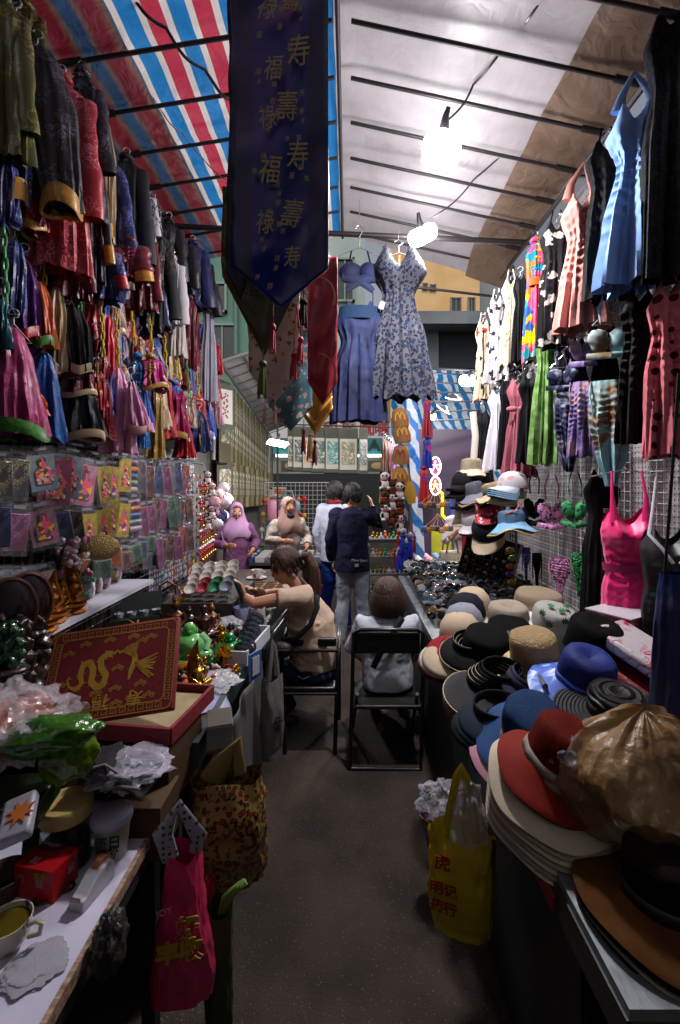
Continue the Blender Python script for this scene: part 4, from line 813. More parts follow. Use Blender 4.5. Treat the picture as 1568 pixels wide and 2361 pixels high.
for i in range(7):
    p = P(462+i*5, 1110, 4.05+i*.1); t = T('red_charm_string', 'red and gold bell string hanging beside the plush bags, %s from the left' % ordn[i], 'charm string', p, group='red and gold bell strings')
    mb = MB(); mb.tube([(0, 0, 0), (0, 0, -.75)], .004); mb.build('cord', RT, t)
    mb = MB()
    for q in range(14): mb.ell((.015*math.sin(q*2), .015*math.cos(q*2), -.04-q*.05), (.022, .02, .016), m=q % 3 == 1 and 1 or (q % 3 == 2 and 2 or 0), n=8)
    mb.build('bells', [RT, GC2, plastic('#c8c0bc')], t)
PANW = M('#c4c0bc', .9, bump=.4, bs=60); PANB = M('#121214', .9)
for i in range(5):
    p = P(478+(i % 2)*10, 1118+i*26, 4.2); blob_toy('panda_charm', 'small panda charm in a column by the red strings, %s from the top' % ordn[i], 'charm', p, PANW, PANB, .85, 'panda charms', ears='bear', rot=R(35))
for i in range(34):
    x = 498+rnd.uniform(-20, 75); y = 1120+abs(x-510)*.35+rnd.uniform(-5, 95); c = rnd.choice([('white', '#d4ccd0'), ('blush', '#d0a0ac'), ('white', '#d8d4d6'), ('navy', '#1c2444'), ('pale pink', '#d8b4bc')])
    if x > 528 or y > 1215: continue
    t = T('plush_bag', '%s plush pouch in the pile behind the woman in lilac, number %d down' % (c[0], i+1), 'plush pouch', P(x, y, 4.5+rnd.uniform(-.3, .3)), (0, rnd.uniform(-.5, .5), R(30)), group='plush pouches hanging in a heap'); t['label'] = '%s plush pouch hanging in the heap behind the woman in lilac' % c[0]
    mb = MB(); mb.ell((0, 0, 0), (.055, .035, .05), n=16, f=lambda d: 1+.3*noise.noise(d*2.0+Vector((i, 0, 0)))); mb.build('pouch_body', M(c[1], .9, bump=.6, bs=60), t)
    mb = MB(); mb.tube([(-.02, 0, .04), (0, 0, .09), (.02, 0, .04)], .005); mb.build('loop', M('#c88', .6) if 0 else RT, t)
# ---- statues on the white shelf
def lathe_o(prof, name, m, t, n=20, **k): mb = MB(); mb.lathe(prof, n, **k); return mb.build(name, m, t)
def lotus(t, m, r=.045, h=.03, z=0):
    mb = MB(); mb.lathe([(r*.95, z), (r*1.08, z+h*.2), (r*.8, z+h*.5), (r*1.05, z+h*.85), (r*.9, z+h), (0, z+h)], 60, f=lambda th, k, rr, zz: (rr*(1+.04*abs(math.cos(th*7))), 0)); mb.build('lotus_base', m, t)
def sitting(t, m, z=.03, s=1, flame=0, hat=1, arm=0):
    mb = MB(); Z = lambda q: z+q*s
    mb.ell((0, -.005*s, Z(.012)), (.045*s, .032*s, .014*s), n=16); mb.tube([(0, 0, Z(.008)), (0, .003*s, Z(.04)), (0, 0, Z(.068)), (0, 0, Z(.082))], [.024*s, .021*s, .025*s, .009*s], 14)
    mb.ell((0, -.003*s, Z(.1)), (.0135*s, .0145*s, .018*s), n=12); mb.ell((0, 0, Z(.118)), (.007*s, .007*s, .007*s), n=8)
    for q in (-1, 1):
        mb.tube([(q*.024*s, 0, Z(.07)), (q*.034*s, -.004*s, Z(.045)), (q*.012*s, -.03*s, Z(.026))], [.009*s, .008*s, .006*s], 8); mb.ell((q*.014*s, 0, Z(.098)), (.003*s, .004*s, .008*s), n=6)
        mb.tube([(q*.02*s, 0, Z(.01)), (q*.046*s, -.012*s, Z(.012)), (-q*.01*s, -.034*s, Z(.01))], [.013*s, .012*s, .008*s], 8)
    mb.build('seated_figure', m, t)
    if flame:
        mb = MB(); mb.tube([(0, .02*s, Z(0)), (0, .03*s, Z(.07)), (-.004*s, .02*s, Z(.13)), (.006*s, .012*s, Z(.18))], [.026*s, .034*s, .018*s, .002*s], 12, flat=.4); mb.build('flame_back', m, t)
GBR = M('#8c5418', .38, metal=.75, bump=.2, bs=80); GBR2 = M('#a87c2c', .25, metal=.9)
shz = 1.146
def onS(x, y): p = onZ(x, y, shz); return p
for i, (x, y, m, sc, nm) in enumerate([(102, 1455, GBR, 1.12, 'bronze gold nearest the dark stones'), (122, 1435, GBR, 1.2, 'bronze gold second'), (145, 1420, GBR2, .95, 'brighter brass small'), (168, 1412, GBR, 1.3, 'tall bronze gold nearest the mugs')]):
    t = T('buddha_figurine', nm+' seated figure with flame back on the white shelf', 'figurine', onS(x, y), R(25), sc*.78, 'gilded seated figures on the shelf'); lotus(t, m, .05, .04); sitting(t, m, .04, 1, 1)
for i, (x, y) in enumerate([(22, 1500), (62, 1478)]):
    t = T('polished_stone', ['dark oval stone disc at the left edge of the shelf', 'dark oval stone disc beside the golden figurines'][i], 'stone ornament', onS(x, y), R(50), 1.0, 'dark stone discs on stands')
    mb = MB(); mb.ell((0, 0, .13), (.075, .018, .105), n=24); mb.build('disc', M('#140d10', .18, 'mot', '#241418', s=8, coat=.6), t); mb = MB(); mb.tube([(.075*math.cos(a), -.004, .13+.105*math.sin(a)) for a in [2*PI*q/30 for q in range(31)]], .008, 6, cap=False); mb.build('rim', M('#6a3a24', .4, 'mot', '#2a1410', s=30), t)
    mb = MB(); mb.ell((0, 0, .02), (.06, .04, .025), n=14, f=lambda d: 1+.3*noise.noise(d*3)); mb.tube([(-.05, 0, .03), (-.06, 0, .07)], [.014, .006]); mb.tube([(.05, 0, .03), (.06, 0, .07)], [.014, .006]); mb.build('carved_stand', M('#0c0a0c', .25), t)
def lidmug(x, y, c, label, loc=None, sc=1, lid=True):
    t = T('lidded_mug', label, 'mug', loc or onS(x, y), R(-35), sc, 'lidded porcelain mugs on the shelf')
    m = M(c, .15, 'multi', c, s=40, coat=.5); lathe_o([(.0, .002), (.036, .002), (.04, .008), (.042, .085), (.039, .085), (.036, .01)], 'cup', m, t)
    mb = MB(); mb.tube([(.038, 0, .07), (.068, 0, .075), (.074, 0, .05), (.062, 0, .02), (.04, 0, .02)], .0085, 8); mb.build('handle', plastic('#d4d0cc', coat=.5), t)
    if lid: lathe_o([(.044, .086), (.046, .094), (.03, .104), (.018, .108), (.018, .122), (.016, .124), (0, .122)], 'lid', m, t)
    return t
for x, y, c, nm in [(198, 1378, '#2c5c50', 'jade green'), (216, 1366, '#96303c', 'crimson'), (236, 1354, '#905c80', 'mauve'), (262, 1338, '#a8862c', 'yellow ochre')]: lidmug(x, y, c, nm+' flowered porcelain mug with lid on the shelf')
for x, y, c, nm in [(285, 1322, '#6a4a68', 'purple tall cup with gold rim on the shelf end'), (305, 1314, '#9a8424', 'yellow cup with saucer at the far shelf end')]:
    t = T('porcelain_cup', nm, 'cup', onS(x, y), 0, 1.1); m = M(c, .15, 'multi', c, s=40, coat=.5)
    lathe_o([(0, 0), (.03, .0), (.02, .012), (.022, .03), (.042, .1), (.04, .1), (.02, .03)], 'cup', m, t); lathe_o([(0, .0), (.05, .012), (.06, .022), (.05, .016)], 'saucer', m, t)
# ---- main counter
CZ = .82
def onC(x, y, z=CZ): return onZ(x, y, z)
def figure(x, y, m, label, sc=1, flame=0, fat=0, mb_=None, name='buddha_figurine', rot=20, z=CZ):
    t = T(name, label, 'figurine', onC(x, y, z), R(rot), sc)
    if fat:
        mb = MB(); n_ = lambda d: 1+.07*noise.noise(d*4)
        mb.ell((0, 0, .05), (.068, .052, .052), n=20, f=n_); mb.ell((0, -.02, .06), (.045, .04, .04), n=16); mb.ell((0, 0, .115), (.026, .025, .03), n=14); mb.ell((0, -.022, .108), (.012, .008, .012), n=8)
        for q in (-1, 1): mb.ell((q*.055, -.02, .02), (.035, .035, .022), n=12, rot=(0, 0, q*.4)); mb.tube([(q*.04, 0, .09), (q*.07, -.01, .06), (q*.06, -.035, .035)], [.018, .018, .012], 10); mb.ell((q*.027, 0, .108), (.006, .008, .017), n=8)
        mb.build('laughing_figure', m, t); mb = MB(); mb.lathe([(.06, 0), (.075, .004), (.07, .014), (0, .016)], 20); mb.build('base', mb_ or m, t)
    else: lotus(t, mb_ or m, .05, .035); sitting(t, m, .035, 1.1, flame)
    return t
JADE = M('#3c9a30', .15, 'mot', '#8cc488', s=12, sss=.5, coat=.6, bump=.35, bs=50); JADE2 = M('#0e7034', .15, 'mot', '#1c9048', s=12, sss=.4, coat=.6, bump=.35, bs=50); WOODR = M('#3a0f10', .3, 'mot', '#521818', s=9, coat=.3); DWD = M('#1c0a08', .28, 'mot', '#301410', s=12, coat=.3, bump=.4, bs=50)
figure(437, 1518, JADE, 'large translucent light green laughing figure beside the red box lid', 1.25, fat=1)
figure(530, 1522, JADE2, 'deep green laughing figure behind the golden tree', .95, fat=1)
figure(470, 1488, WOODR, 'tall dark red wood seated figure with curled hair', 1.35, mb_=DWD)
figure(405, 1478, M('#5c3818', .35, metal=.5), 'bronze seated figure with beaded hair behind the box lid', 1.35)
figure(437, 1468, DWD, 'small dark brown seated figure between two larger ones', 1.0)
figure(488, 1470, M('#7a5024', .35, metal=.4), 'light wood seated figure right of the dark red one', 1.15)
figure(510, 1482, GBR2, 'small golden laughing figure behind the green ones', .7, fat=1)
figure(532, 1478, DWD, 'small dark brown laughing figure by the foam box', .7, fat=1)
figure(418, 1500, GBR2, 'small bright gold figure at the lid edge', .8, fat=1)
figure(455, 1600, GBR2, 'ornate gold figure in front of the bubble wrap', .95, flame=1, rot=40)
t = T('golden_tree', 'round golden money tree ornament on a short trunk', 'ornament', onC(516, 1535), 0, 1.0)
mb = MB(); [mb.ell((.04*math.sin(i*2.4)*math.sqrt(i/70), .035*math.cos(i*2.4)*math.sqrt(i/70), .065+.022*math.cos(PI*i/90)+.008*math.sin(i)), .008, n=6) for i in range(70)]; mb.build('crown', M('#c8901c', .15, metal=.95), t)
mb = MB(); mb.tube([(0, 0, .05), (.004, 0, .025), (0, 0, 0)], [.008, .009, .018]); mb.build('trunk', GC2, t)
t = T('golden_fish', 'yellow gold fish shaped dish beside the box lid', 'ornament', onC(425, 1556)); mb = MB(); mb.ell((0, 0, .03), (.06, .03, .026), n=16); mb.tube([(.05, 0, .03), (.085, 0, .05)], [.01, .02], flat=.3); mb.build('body', M('#b8801c', .3, metal=.5), t); mb = MB(); mb.ell((-.035, -.025, .038), .006, n=8); mb.build('eye', M('#111111', .2), t)
# dark carved wood under the shelf, gold dragon, jade disc
def carving(x, y, m, label, Y, sc=1, sd=0):
    t = T('wood_carving', label, 'carving', P(x, y, Y), R(30), sc); mb = MB()
    for i in range(14): a = i*1.9+sd; mb.ell((.035*math.sin(a), .02*math.cos(a), .02+i*.014), (.042-.001*i, .03, .02), n=14, rot=(a*.3, a*.5, 0), f=lambda d: 1+.5*noise.noise(d*3+Vector((i, sd, 0))))
    remesh(mb.build('carved_body', m, t), .004); mb = MB(); mb.ell((0, 0, .0), (.08, .06, .022), n=16); mb.build('base', DWD, t); return t
carving(20, 1590, DWD, 'tall dark carved root sculpture at the far left', 1.5, 1.2); carving(60, 1595, DWD, 'dark carved wood figure under the shelf', 1.62, 1.2, 3); carving(105, 1565, GBR2, 'gold dragon sculpture under the shelf behind the box lid', 1.8, 1.0, 5); carving(22, 1545, M('#0c3a1c', .2, coat=.4), 'dark green carved stone disc at the left edge', 1.45, .7, 7)
# red box with tilted lid
RB = M('#6c0410', .7, bump=.12, bs=60); GLN = M('#b08a2c', .5, metal=.2)
bx = T('gift_box', 'red velvet gift box with raised lid painted with gold dragon and phoenix', 'gift box')
p1, p2, p3, p4 = P(130, 1443, 1.62), P(416, 1437, 1.62), P(391, 1672, 1.44), P(88, 1650, 1.44)
ux = (p2-p1).normalized(); Wd = ((p2-p1).length+(p3-p4).length)/2; vz = ((p1+p2)/2-(p3+p4)/2); Hd = vz.length; vz.normalize(); ux = (ux-vz*ux.dot(vz)).normalized(); ny = vz.cross(ux).normalized()
LT = Matrix((ux, ny, vz)).transposed().to_4x4(); LT.translation = (p1+p2+p3+p4)/4
lid = T('x', 'x', 'x') if 0 else None
mb = MB(); mb.box((0, .014, 0), (Wd, .028, Hd)); lid = mb.build('lid', RB, bx); lid.matrix_local = LT; b = lid.modifiers.new('b', 'BEVEL'); b.width = .008; b.segments = 3
def gold(mb, nm='gold_painting'): o = mb.build(nm, GLN, lid, False); return o
mb = MB(); 
def rrect(a, b_, r=.02): 
    o = []
    for cx_, cz_, a0 in ((a-r, b_-r, 0), (-a+r, b_-r, 90), (-a+r, -b_+r, 180), (a-r, -b_+r, 270)):
        for q in range(6): th = R(a0+q*18); o.append((cx_+r*math.cos(th), cz_+r*math.sin(th)))
    return o+[o[0], o[1]]
mb.ribbon(rrect(Wd/2-.008, Hd/2-.008), .0028, .001); mb.ribbon(rrect(Wd/2-.034, Hd/2-.034, .016), .0028, .001)
def key(x, z, d, s_=.0085):
    pts = [(0, 0), (2, 0), (2, 2), (.9, 2), (.9, 1), (1.2, 1)]; pts = [(0, 2.4), (0, 0), (2.6, 0), (2.6, 2.0), (1, 2.0), (1, 1)]
    return [((x+(a*s_-.01)*d[0]+(b_*s_-.009)*d[1]), (z+(a*s_-.01)*d[2]+(b_*s_-.009)*d[3])) for a, b_ in pts]
for i in range(int((Wd-.07)/.028)+1):
    x = -Wd/2+.04+i*.028
    for sz in (1, -1): mb.ribbon(key(x, sz*(Hd/2-.021), (1*sz, 0, 0, sz), .0068), .0022, .001)
for i in range(int((Hd-.08)/.026)+1):
    z = -Hd/2+.045+i*.026
    for sx in (1, -1): mb.ribbon(key(sx*(Wd/2-.021), z, (0, sx, sx, 0), .0068), .0022, .001)
gold(mb, 'gold_border')
mb = MB()
def curve(f, n, w, a=0, b_=1): mb.ribbon([f(a+(b_-a)*i/n) for i in range(n+1)], [w*(.25+.75*math.sin(PI*min(1, max(.05, i/n)))) for i in range(n+1)], .001)
drag = [(-.14, -.01), (-.13, -.035), (-.105, -.05), (-.09, -.03), (-.1, .0), (-.095, .03), (-.075, .035), (-.06, .01), (-.06, -.03), (-.04, -.05), (-.02, -.045), (-.015, -.015), (-.035, .01), (-.04, .04), (-.02, .055), (.0, .05)]
pts = []; 
for i in range(len(drag)-1):
    for q in range(6): t_ = q/6; pts.append((drag[i][0]*(1-t_)+drag[i+1][0]*t_, drag[i][1]*(1-t_)+drag[i+1][1]*t_))
mb.ribbon(pts, [.004+.016*min(1, i/30) for i in range(len(pts))], .001)
for i in range(0, len(pts), 2): x, z = pts[i]; a = i*.7; mb.ribbon([(x, z), (x+.017*math.cos(a), z+.017*math.sin(a))], .0022, .001)
mb.ribbon([(.0, .05), (.012, .062), (.02, .052), (.03, .058)], .007, .001)
ph = [(.06, -.04), (.065, -.01), (.075, .015), (.07, .04), (.055, .055), (.045, .05)]
mb.ribbon(ph, [.006, .016, .022, .016, .01, .004], .001)
for i in range(9): a = .2-.17*i; mb.ribbon([(.072, .01), (.1, .01+.03*math.sin(a)), (.125+.008*i % .02, .0+.06*math.sin(a)+.012), (.15-.004*i, .07*math.sin(a)+.02)], [.002, .006, .005, .002], .001)
for i in range(10): a = 1.4+.13*i; mb.ribbon([(.07, .03), (.07+.05*math.cos(a), .03+.05*math.sin(a))], .003, .001)
for cx_, cz_ in [(-.15, .07), (-.1, .095), (-.02, .1), (.06, .1), (.09, .08), (.12, .09), (-.16, -.03), (-.11, -.075), (-.04, -.07), (.02, -.065), (.1, -.06), (.13, -.1), (.03, -.11), (-.07, -.115), (-.15, -.115), (.02, -.0)]:
    for q in range(3): ox = cx_+(q-1)*.012; mb.ribbon([(ox+.0085*(1-i/16)*math.cos(i*.7), cz_+.0085*(1-i/16)*math.sin(i*.7)+(q == 1)*.006) for i in range(14)], .0022, .001)
gold(mb)
for i, (ch, x) in enumerate((('禄', -.125), ('福', -.02), ('寿', .085))): text(ch, .05, GLN, 'gold_character', lid, (x, -.0015, -.095), (R(-90), R(180), 0) if 0 else (R(90), R(180), 0), .0004, 1.15, bold=.0006)
mb = MB(); mb.tube([(-.05, .01, Hd/2), (-.03, .0, Hd/2+.014), (.03, .0, Hd/2+.014), (.05, .01, Hd/2)], .0025); mb.build('handle', metal('#8a7a50'), lid)
q1 = P(300, 1660, 1.5); Zb = .905
mb = MB()
BW, BD = Wd*1.02, .3; tr = T('x', 'x', 'x') if 0 else None
A_ = P(95, 1655, 1.46); B_ = P(393, 1697, 1.40); dirx = (B_-A_); dirx.z = 0; dirx.normalize(); dv = Vector((-dirx.y, dirx.x, 0)); BM = Matrix((dirx, dv, Vector((0, 0, 1)))).transposed().to_4x4()
org = Vector((B_.x, B_.y, .925)); BM.translation = org
for (cx_, cy_, cz_, sx_, sy_, sz_) in [(-BW/2, 0, .0, BW, .012, .05), (-BW/2, BD, .0, BW, .012, .05), (0, BD/2, .0, .012, BD, .05), (-BW, BD/2, .0, .012, BD, .05), (-BW/2, BD/2, -.02, BW, BD, .01)]: mb.box((cx_, cy_, cz_), (sx_, sy_, sz_))
o = mb.build('tray', RB, bx, False); o.matrix_local = BM
mb = MB(); mb.box((-BW/2, BD/2, -.008), (BW-.02, BD-.02, .012)); o = mb.build('lining', M('#8a7a58', .8, 'mot', '#a89878', s=9), bx, False); o.matrix_local = BM
CB = M('#3e2c1c', .85, 'mot', '#4c3826', s=5)
for i, (dx, dy, w_, d_, lab) in enumerate([(-.1, .1, .2, .22, 'brown cardboard box propping up the red gift box'), (-.33, .12, .22, .24, 'second cardboard box deep under the red gift box')]):
    t = T('cardboard_box', lab, 'box', BM@Vector((dx, dy, 0))-Vector((0, 0, .035)), math.atan2(dirx.y, dirx.x)); mb = MB(); mb.box((0, 0, -.09), (w_, d_, .18)); mb.build('carton', CB, t, False); mb = MB(); mb.box((0, -.001, -.09), (.04, d_+.002, .182)); mb.build('packing_tape', M('#5c4630', .3), t, False)
t = T('cardboard_box', 'small carton wrapped in grey plastic under the right end of the gift box', 'box', BM@Vector((.07, .2, -.035)), .3); mb = MB(); mb.box((0, 0, -.045), (.08, .12, .09)); mb.build('carton', M('#3c342c', .7), t, False); mb = MB(); mb.box((0, 0, -.04), (.086, .126, .07)); mb.build('wrap', film('#8a9098', .4), t, False)
# ---- teaware
def teapot(x, y, m, label, sc=1, bail=0, z=CZ, rot=0):
    t = T('teapot', label, 'teapot', onC(x, y, z), R(rot), sc)
    lathe_o([(0, 0), (.035, 0), (.05, .015), (.056, .035), (.05, .06), (.03, .072), (.026, .074)], 'pot', m, t)
    lathe_o([(.028, .073), (.022, .082), (.006, .086), (.008, .096), (0, .099)], 'lid', m, t)
    mb = MB(); mb.tube([(0, -.045, .03), (0, -.07, .045), (0, -.082, .07)], [.014, .009, .006], 10); mb.build('spout', m, t)
    mb = MB()
    if bail: mb.tube([(-.035, 0, .07), (-.035, 0, .12), (0, 0, .14), (.035, 0, .12), (.035, 0, .07)], .004)
    else: mb.tube([(0, .045, .06), (0, .085, .06), (0, .08, .02), (0, .048, .015)], .006)
    mb.build('handle', M('#1c1816', .4) if bail else m, t); return t
pl = lambda c, c2=None: M(c, .15, 'floral', c2, s=34, coat=.5) if c2 else M(c, .2, coat=.5)
teapot(338, 1408, pl('#c0bcb8'), 'plain white porcelain teapot behind the wooden tray', 1.25, rot=20)
teapot(387, 1412, M('#15151a', .55, bump=.6, bs=120), 'black cast iron teapot with bail handle', 1.5, 1)
teapot(433, 1412, pl('#c8a41c', '#7a6c30'), 'yellow flowered teapot with bail handle', 1.15, 1, rot=-10)
teapot(471, 1412, pl('#2c3c64'), 'dark blue glazed teapot with bail handle', 1.05, 1)
teapot(507, 1412, pl('#8c8a88', '#8c3038'), 'grey teapot with red blossoms', 1.05, 1)
teapot(499, 1370, M('#241c1c', .35, 'mot', '#3a2a20', s=20), 'small dark clay teapot behind the grey one', 1.0, rot=60)
bw = [('white', '#b4aea8'), ('celadon', '#8a907c')]; p0 = None
for r in range(5):
    for c in range(4):
        x = 481+c*27+r*-4+ (r % 2)*3; y = 1304+r*13-c*2; col = [('white', '#c0bab0'), ('red', '#94363c'), ('green', '#2c7050'), ('grey', '#7c828c')][0 if r < 3 else (c % 4)]
        t = T('bowl', '%s glazed bowl tilted in row %s of the bowl display, %s along' % (col[0], ordn[r], ordn[c]), 'bowl', P(x-22, y+10, 3.42-r*.13), (R(38), R(-4), 0), .82, 'bowls set out in tilted rows')
        lathe_o([(0, 0), (.022, 0), (.024, .006), (.045, .03), (.052, .05), (.049, .05), (.04, .03), (.0, .008)], 'bowl_body', M(col[1], .2, coat=.4), t, 18)
mb = MB(); mb.box((0, 0, 0), (.44, .66, .13)); tag(mb.build('display_box', M('#2a2420', .7, bump=.2), loc=(-.93, 3.16, .885)), 'dark box raising the rows of bowls above the counter', 'box')
t = T('souvenir_mug', 'white souvenir mug printed I heart HK', 'mug', onC(446, 1382, .87), R(-15), 1.1); lathe_o([(0, 0), (.04, 0), (.042, .004), (.042, .095), (.039, .095), (.038, .01), (0, .008)], 'cup', pl('#cac6c4'), t)
mb = MB(); mb.tube([(-.04, 0, .075), (-.068, 0, .07), (-.068, 0, .03), (-.04, 0, .02)], .006); mb.build('handle', pl('#cac6c4'), t)
text('I', .035, M('#101014'), parent=t, loc=(-.017, -.0415, .065), bold=.0015); text('♥', .032, M('#c01828'), parent=t, loc=(.008, -.0425, .065), bold=.001); text('HK', .035, M('#101014'), parent=t, loc=(-.002, -.0435, .03), bold=.0015)
for x, y, c, c2, nm in [(558, 1440, '#b0b0c4', '#5c6cb0', 'souvenir mug with a blue harbour picture'), (594, 1440, '#c4c0bc', '#b02c30', 'souvenir mug with coloured pictures beside the seated woman')]:
    t = T('souvenir_mug', nm, 'mug', onC(x, y), 0, 1.15); lathe_o([(0, 0), (.04, 0), (.042, .004), (.042, .095), (.039, .095), (.038, .01), (0, .008)], 'cup', M(c, .2, 'tiles' if 'coloured' in nm else 'mot', c2, s=42 if 'coloured' in nm else 12, coat=.4), t, 24)
    mb = MB(); mb.tube([(.04, .01, .075), (.07, .01, .07), (.07, .01, .03), (.04, .01, .02)], .006); mb.build('handle', pl('#c4c0bc'), t)
t = T('porcelain_cup', 'red and white cup with cow pictures on a saucer', 'cup', onC(592, 1335), 0, 1.2); lathe_o([(0, .012), (.03, .012), (.045, .07), (.042, .07), (.028, .018)], 'cup', M('#c8c0b8', .2, 'floral', '#8c2028', s=20), t); lathe_o([(0, .0), (.05, .004), (.075, .014), (.05, .009)], 'saucer', pl('#c8c0b8'), t); mb = MB(); mb.tube([(.04, 0, .06), (.065, 0, .055), (.04, 0, .03)], .005); mb.build('handle', pl('#c8c0b8'), t)
# compartment tray
t = T('wooden_tray', 'wooden compartment tray holding porcelain spoons', 'tray', onC(630, 1375), R(0)); 
mb = MB(); mb.box((0, .15, .01), (.42, .34, .008)); 
for i in range(5): mb.box((-.21+i*.105, .15, .03), (.008, .34, .035))
for i in range(5): mb.box((0, -.02+i*.085, .031), (.42, .008, .033))
mb.build('frame', M('#6a4c30', .7, 'wood', '#8a6844', s=4), t, False)
for i in range(14): mb = MB(); x = -.155+(i % 4)*.105; y = .02+(i//4)*.085; mb.ell((x, y, .03), (.022, .014, .008), n=10); mb.tube([(x+.015, y, .032), (x+.045, y, .042)], .004); mb.build('spoon', pl('#c4c0b8'), t)
# left: white cups case, green box, orange tray, leaning red box, green tray
t = T('teacup_case', 'dark green open case of small flowered teacups with brass clasp', 'case', onC(318, 1440), R(28))
mb = MB(); mb.box((0, 0, .03), (.3, .14, .06)); mb.box((-.0, .09, .1), (.3, .02, .15), rot=(-.3, 0, 0)); mb.build('case_shell', M('#0f1c16', .5), t, False)
for i in range(4): lathe_o([(0, .05), (.018, .05), (.028, .085), (.026, .085), (.015, .055)], 'teacup', pl('#b8b4c0', '#384880'), t, 14, c=(-.105+i*.07, -.01, .0))
mb = MB(); mb.tube([(.06, -.075, .03), (.07, -.085, .01), (.09, -.085, .01), (.1, -.075, .03)], .004); mb.build('clasp', GC2, t)
for x, y, w_, d_, h_, c, nm, rz in [(372, 1448, .26, .2, .05, '#8c5a20', 'shallow orange wooden tray of porcelain bits', 20), (470, 1428, .42, .1, .035, '#0c3c34', 'dark teal tray holding the row of teapots', 0), (300, 1350, .3, .02, .2, '#7c141c', 'red lined box lid leaning against the wall beside the teapot', 40), (575, 1500, .1, .4, .07, '#b8bcc4', 'white foam box holding dark plates', -6), (500, 1395, .6, .16, .03, '#2c3034', 'grey metal tray of white porcelain pieces', 0)]:
    t = T('display_tray', nm, 'tray', onC(x, y), R(rz)); mb = MB()
    if h_ > .1: mb.box((0, 0, h_/2), (w_, d_, h_), rot=(-.4, 0, 0)); mb.build('panel', M(c, .6), t, False); mb = MB(); mb.box((0, -.016, h_/2), (w_*.85, .006, h_*.75), rot=(-.4, 0, 0)); mb.build('lining', M('#a8a4a0', .7), t, False)
    else:
        for q in (-1, 1): mb.box((q*w_/2, 0, h_/2), (.01, d_, h_)); mb.box((0, q*d_/2, h_/2), (w_, .01, h_))
        mb.box((0, 0, .006), (w_, d_, .01)); mb.build('tray_frame', M(c, .6), t, False)
for i in range(8):
    t = T('plate', 'dark patterned plate standing in the white foam box, %s from the front' % ordn[i], 'plate', onC(561+i*4.5, 1530-i*13)+Vector((0, 0, .055)), (R(-75), 0, R(-6)), .9, 'dark plates standing in foam'); lathe_o([(0, 0), (.035, .002), (.058, .01), (.06, .012), (.035, .005), (0, .003)], 'plate_body', M('#262a38', .25, 'mot', '#6a7080', s=40, coat=.4), t, 22)
t = T('display_sign', 'small blue and white price board at the counter edge', 'sign', onC(588, 1565), R(65)); mb = MB(); mb.box((0, 0, .06), (.09, .006, .12)); mb.build('board', M('#2c5088', .5), t, False); mb = MB(); mb.box((0, -.005, .06), (.05, .003, .08)); mb.build('label', M('#a8acb4', .5), t, False)
# bubble wrap, blue pack, cloth
def crumple(name, label, cat, loc, r, m, sd=0, rot=0, sc=1, rough=.35, fr=2.2, n=64):
    mb = MB(); mb.ell((0, 0, r[2]), r, n=n, f=lambda d: 1+rough*noise.noise(d*fr+Vector((sd*7, sd, 0)))+rough*.5*abs(noise.noise(d*fr*2.6+Vector((sd, 3, 0))))+rough*.22*noise.noise(d*fr*6+Vector((sd, 9, 0))))
    return tag(mb.build(name, m, loc=loc, rot=(0, 0, rot)), label, cat)
BUB = film('#c8ccd4', .5)
crumple('bubble_wrap', 'crumpled sheet of bubble wrap in front of the golden tree', 'bubble wrap', onC(505, 1580), (.08, .1, .02), BUB, 2, .3)
crumple('bubble_wrap', 'clear bag of bubble wrap behind the brown figures', 'bubble wrap', onC(520, 1462), (.09, .08, .045), BUB, 4)
t = T('picture_card', 'pale blue and pink picture card lying at the counter edge', 'card', onC(485, 1620), R(25)); mb = MB(); mb.box((0, 0, .004), (.12, .17, .004)); mb.build('card', M('#4c88b4', .25, 'mot', '#a87cae', s=4), t, False); mb = MB(); mb.box((0, 0, .008), (.13, .18, .002)); mb.build('plastic_sleeve', film('#d0d8e8', .2), t, False)
# many small far trinkets
TR = [('gold', GC2), ('red', RC), ('white', WC), ('green', JADE2), ('orange', OC), ('dark wooden', DWD)]
for i in range(150):
    nm, m = TR[i % 6]; x = 470+rnd.uniform(0, 230); y = 1270+rnd.uniform(0, 42)
    if i < 84: x = rnd.uniform(392, 610); y = rnd.uniform(1380, 1580); x = min(x, 640-(y-1400)*.62)
    p = onC(x, y); 
    if p.y > 4.55 or p.y < 1.6: continue
    t = T('trinket', 'small %s trinket %s' % (nm, 'among the statues on the left counter' if i < 84 else 'in the crowded far half of the left counter'), 'trinket', p, rnd.uniform(-1, 1), rnd.uniform(.4, .65) if i < 84 else rnd.uniform(.5, 1), 'tiny trinkets crowding the left counter')
    mb = MB(); k = i % 3
    if k == 0: mb.ell((0, 0, .03), (.03, .025, .03), n=10); mb.ell((0, -.005, .07), (.02, .018, .018), n=10)
    elif k == 1: mb.lathe([(0, 0), (.03, 0), (.035, .02), (.015, .045), (.022, .07), (0, .075)], 12)
    else: mb.tube([(-.04, 0, .02), (0, 0, .03), (.04, .01, .015)], [.02, .026, .01], 10); mb.ell((-.045, 0, .045), .016, n=8)
    mb.build('trinket_body', m, t); mb = MB(); mb.lathe([(.03, 0), (.036, .004), (.03, .01), (0, .01)], 12); mb.build('base', TR[(i+2) % 6][1], t)
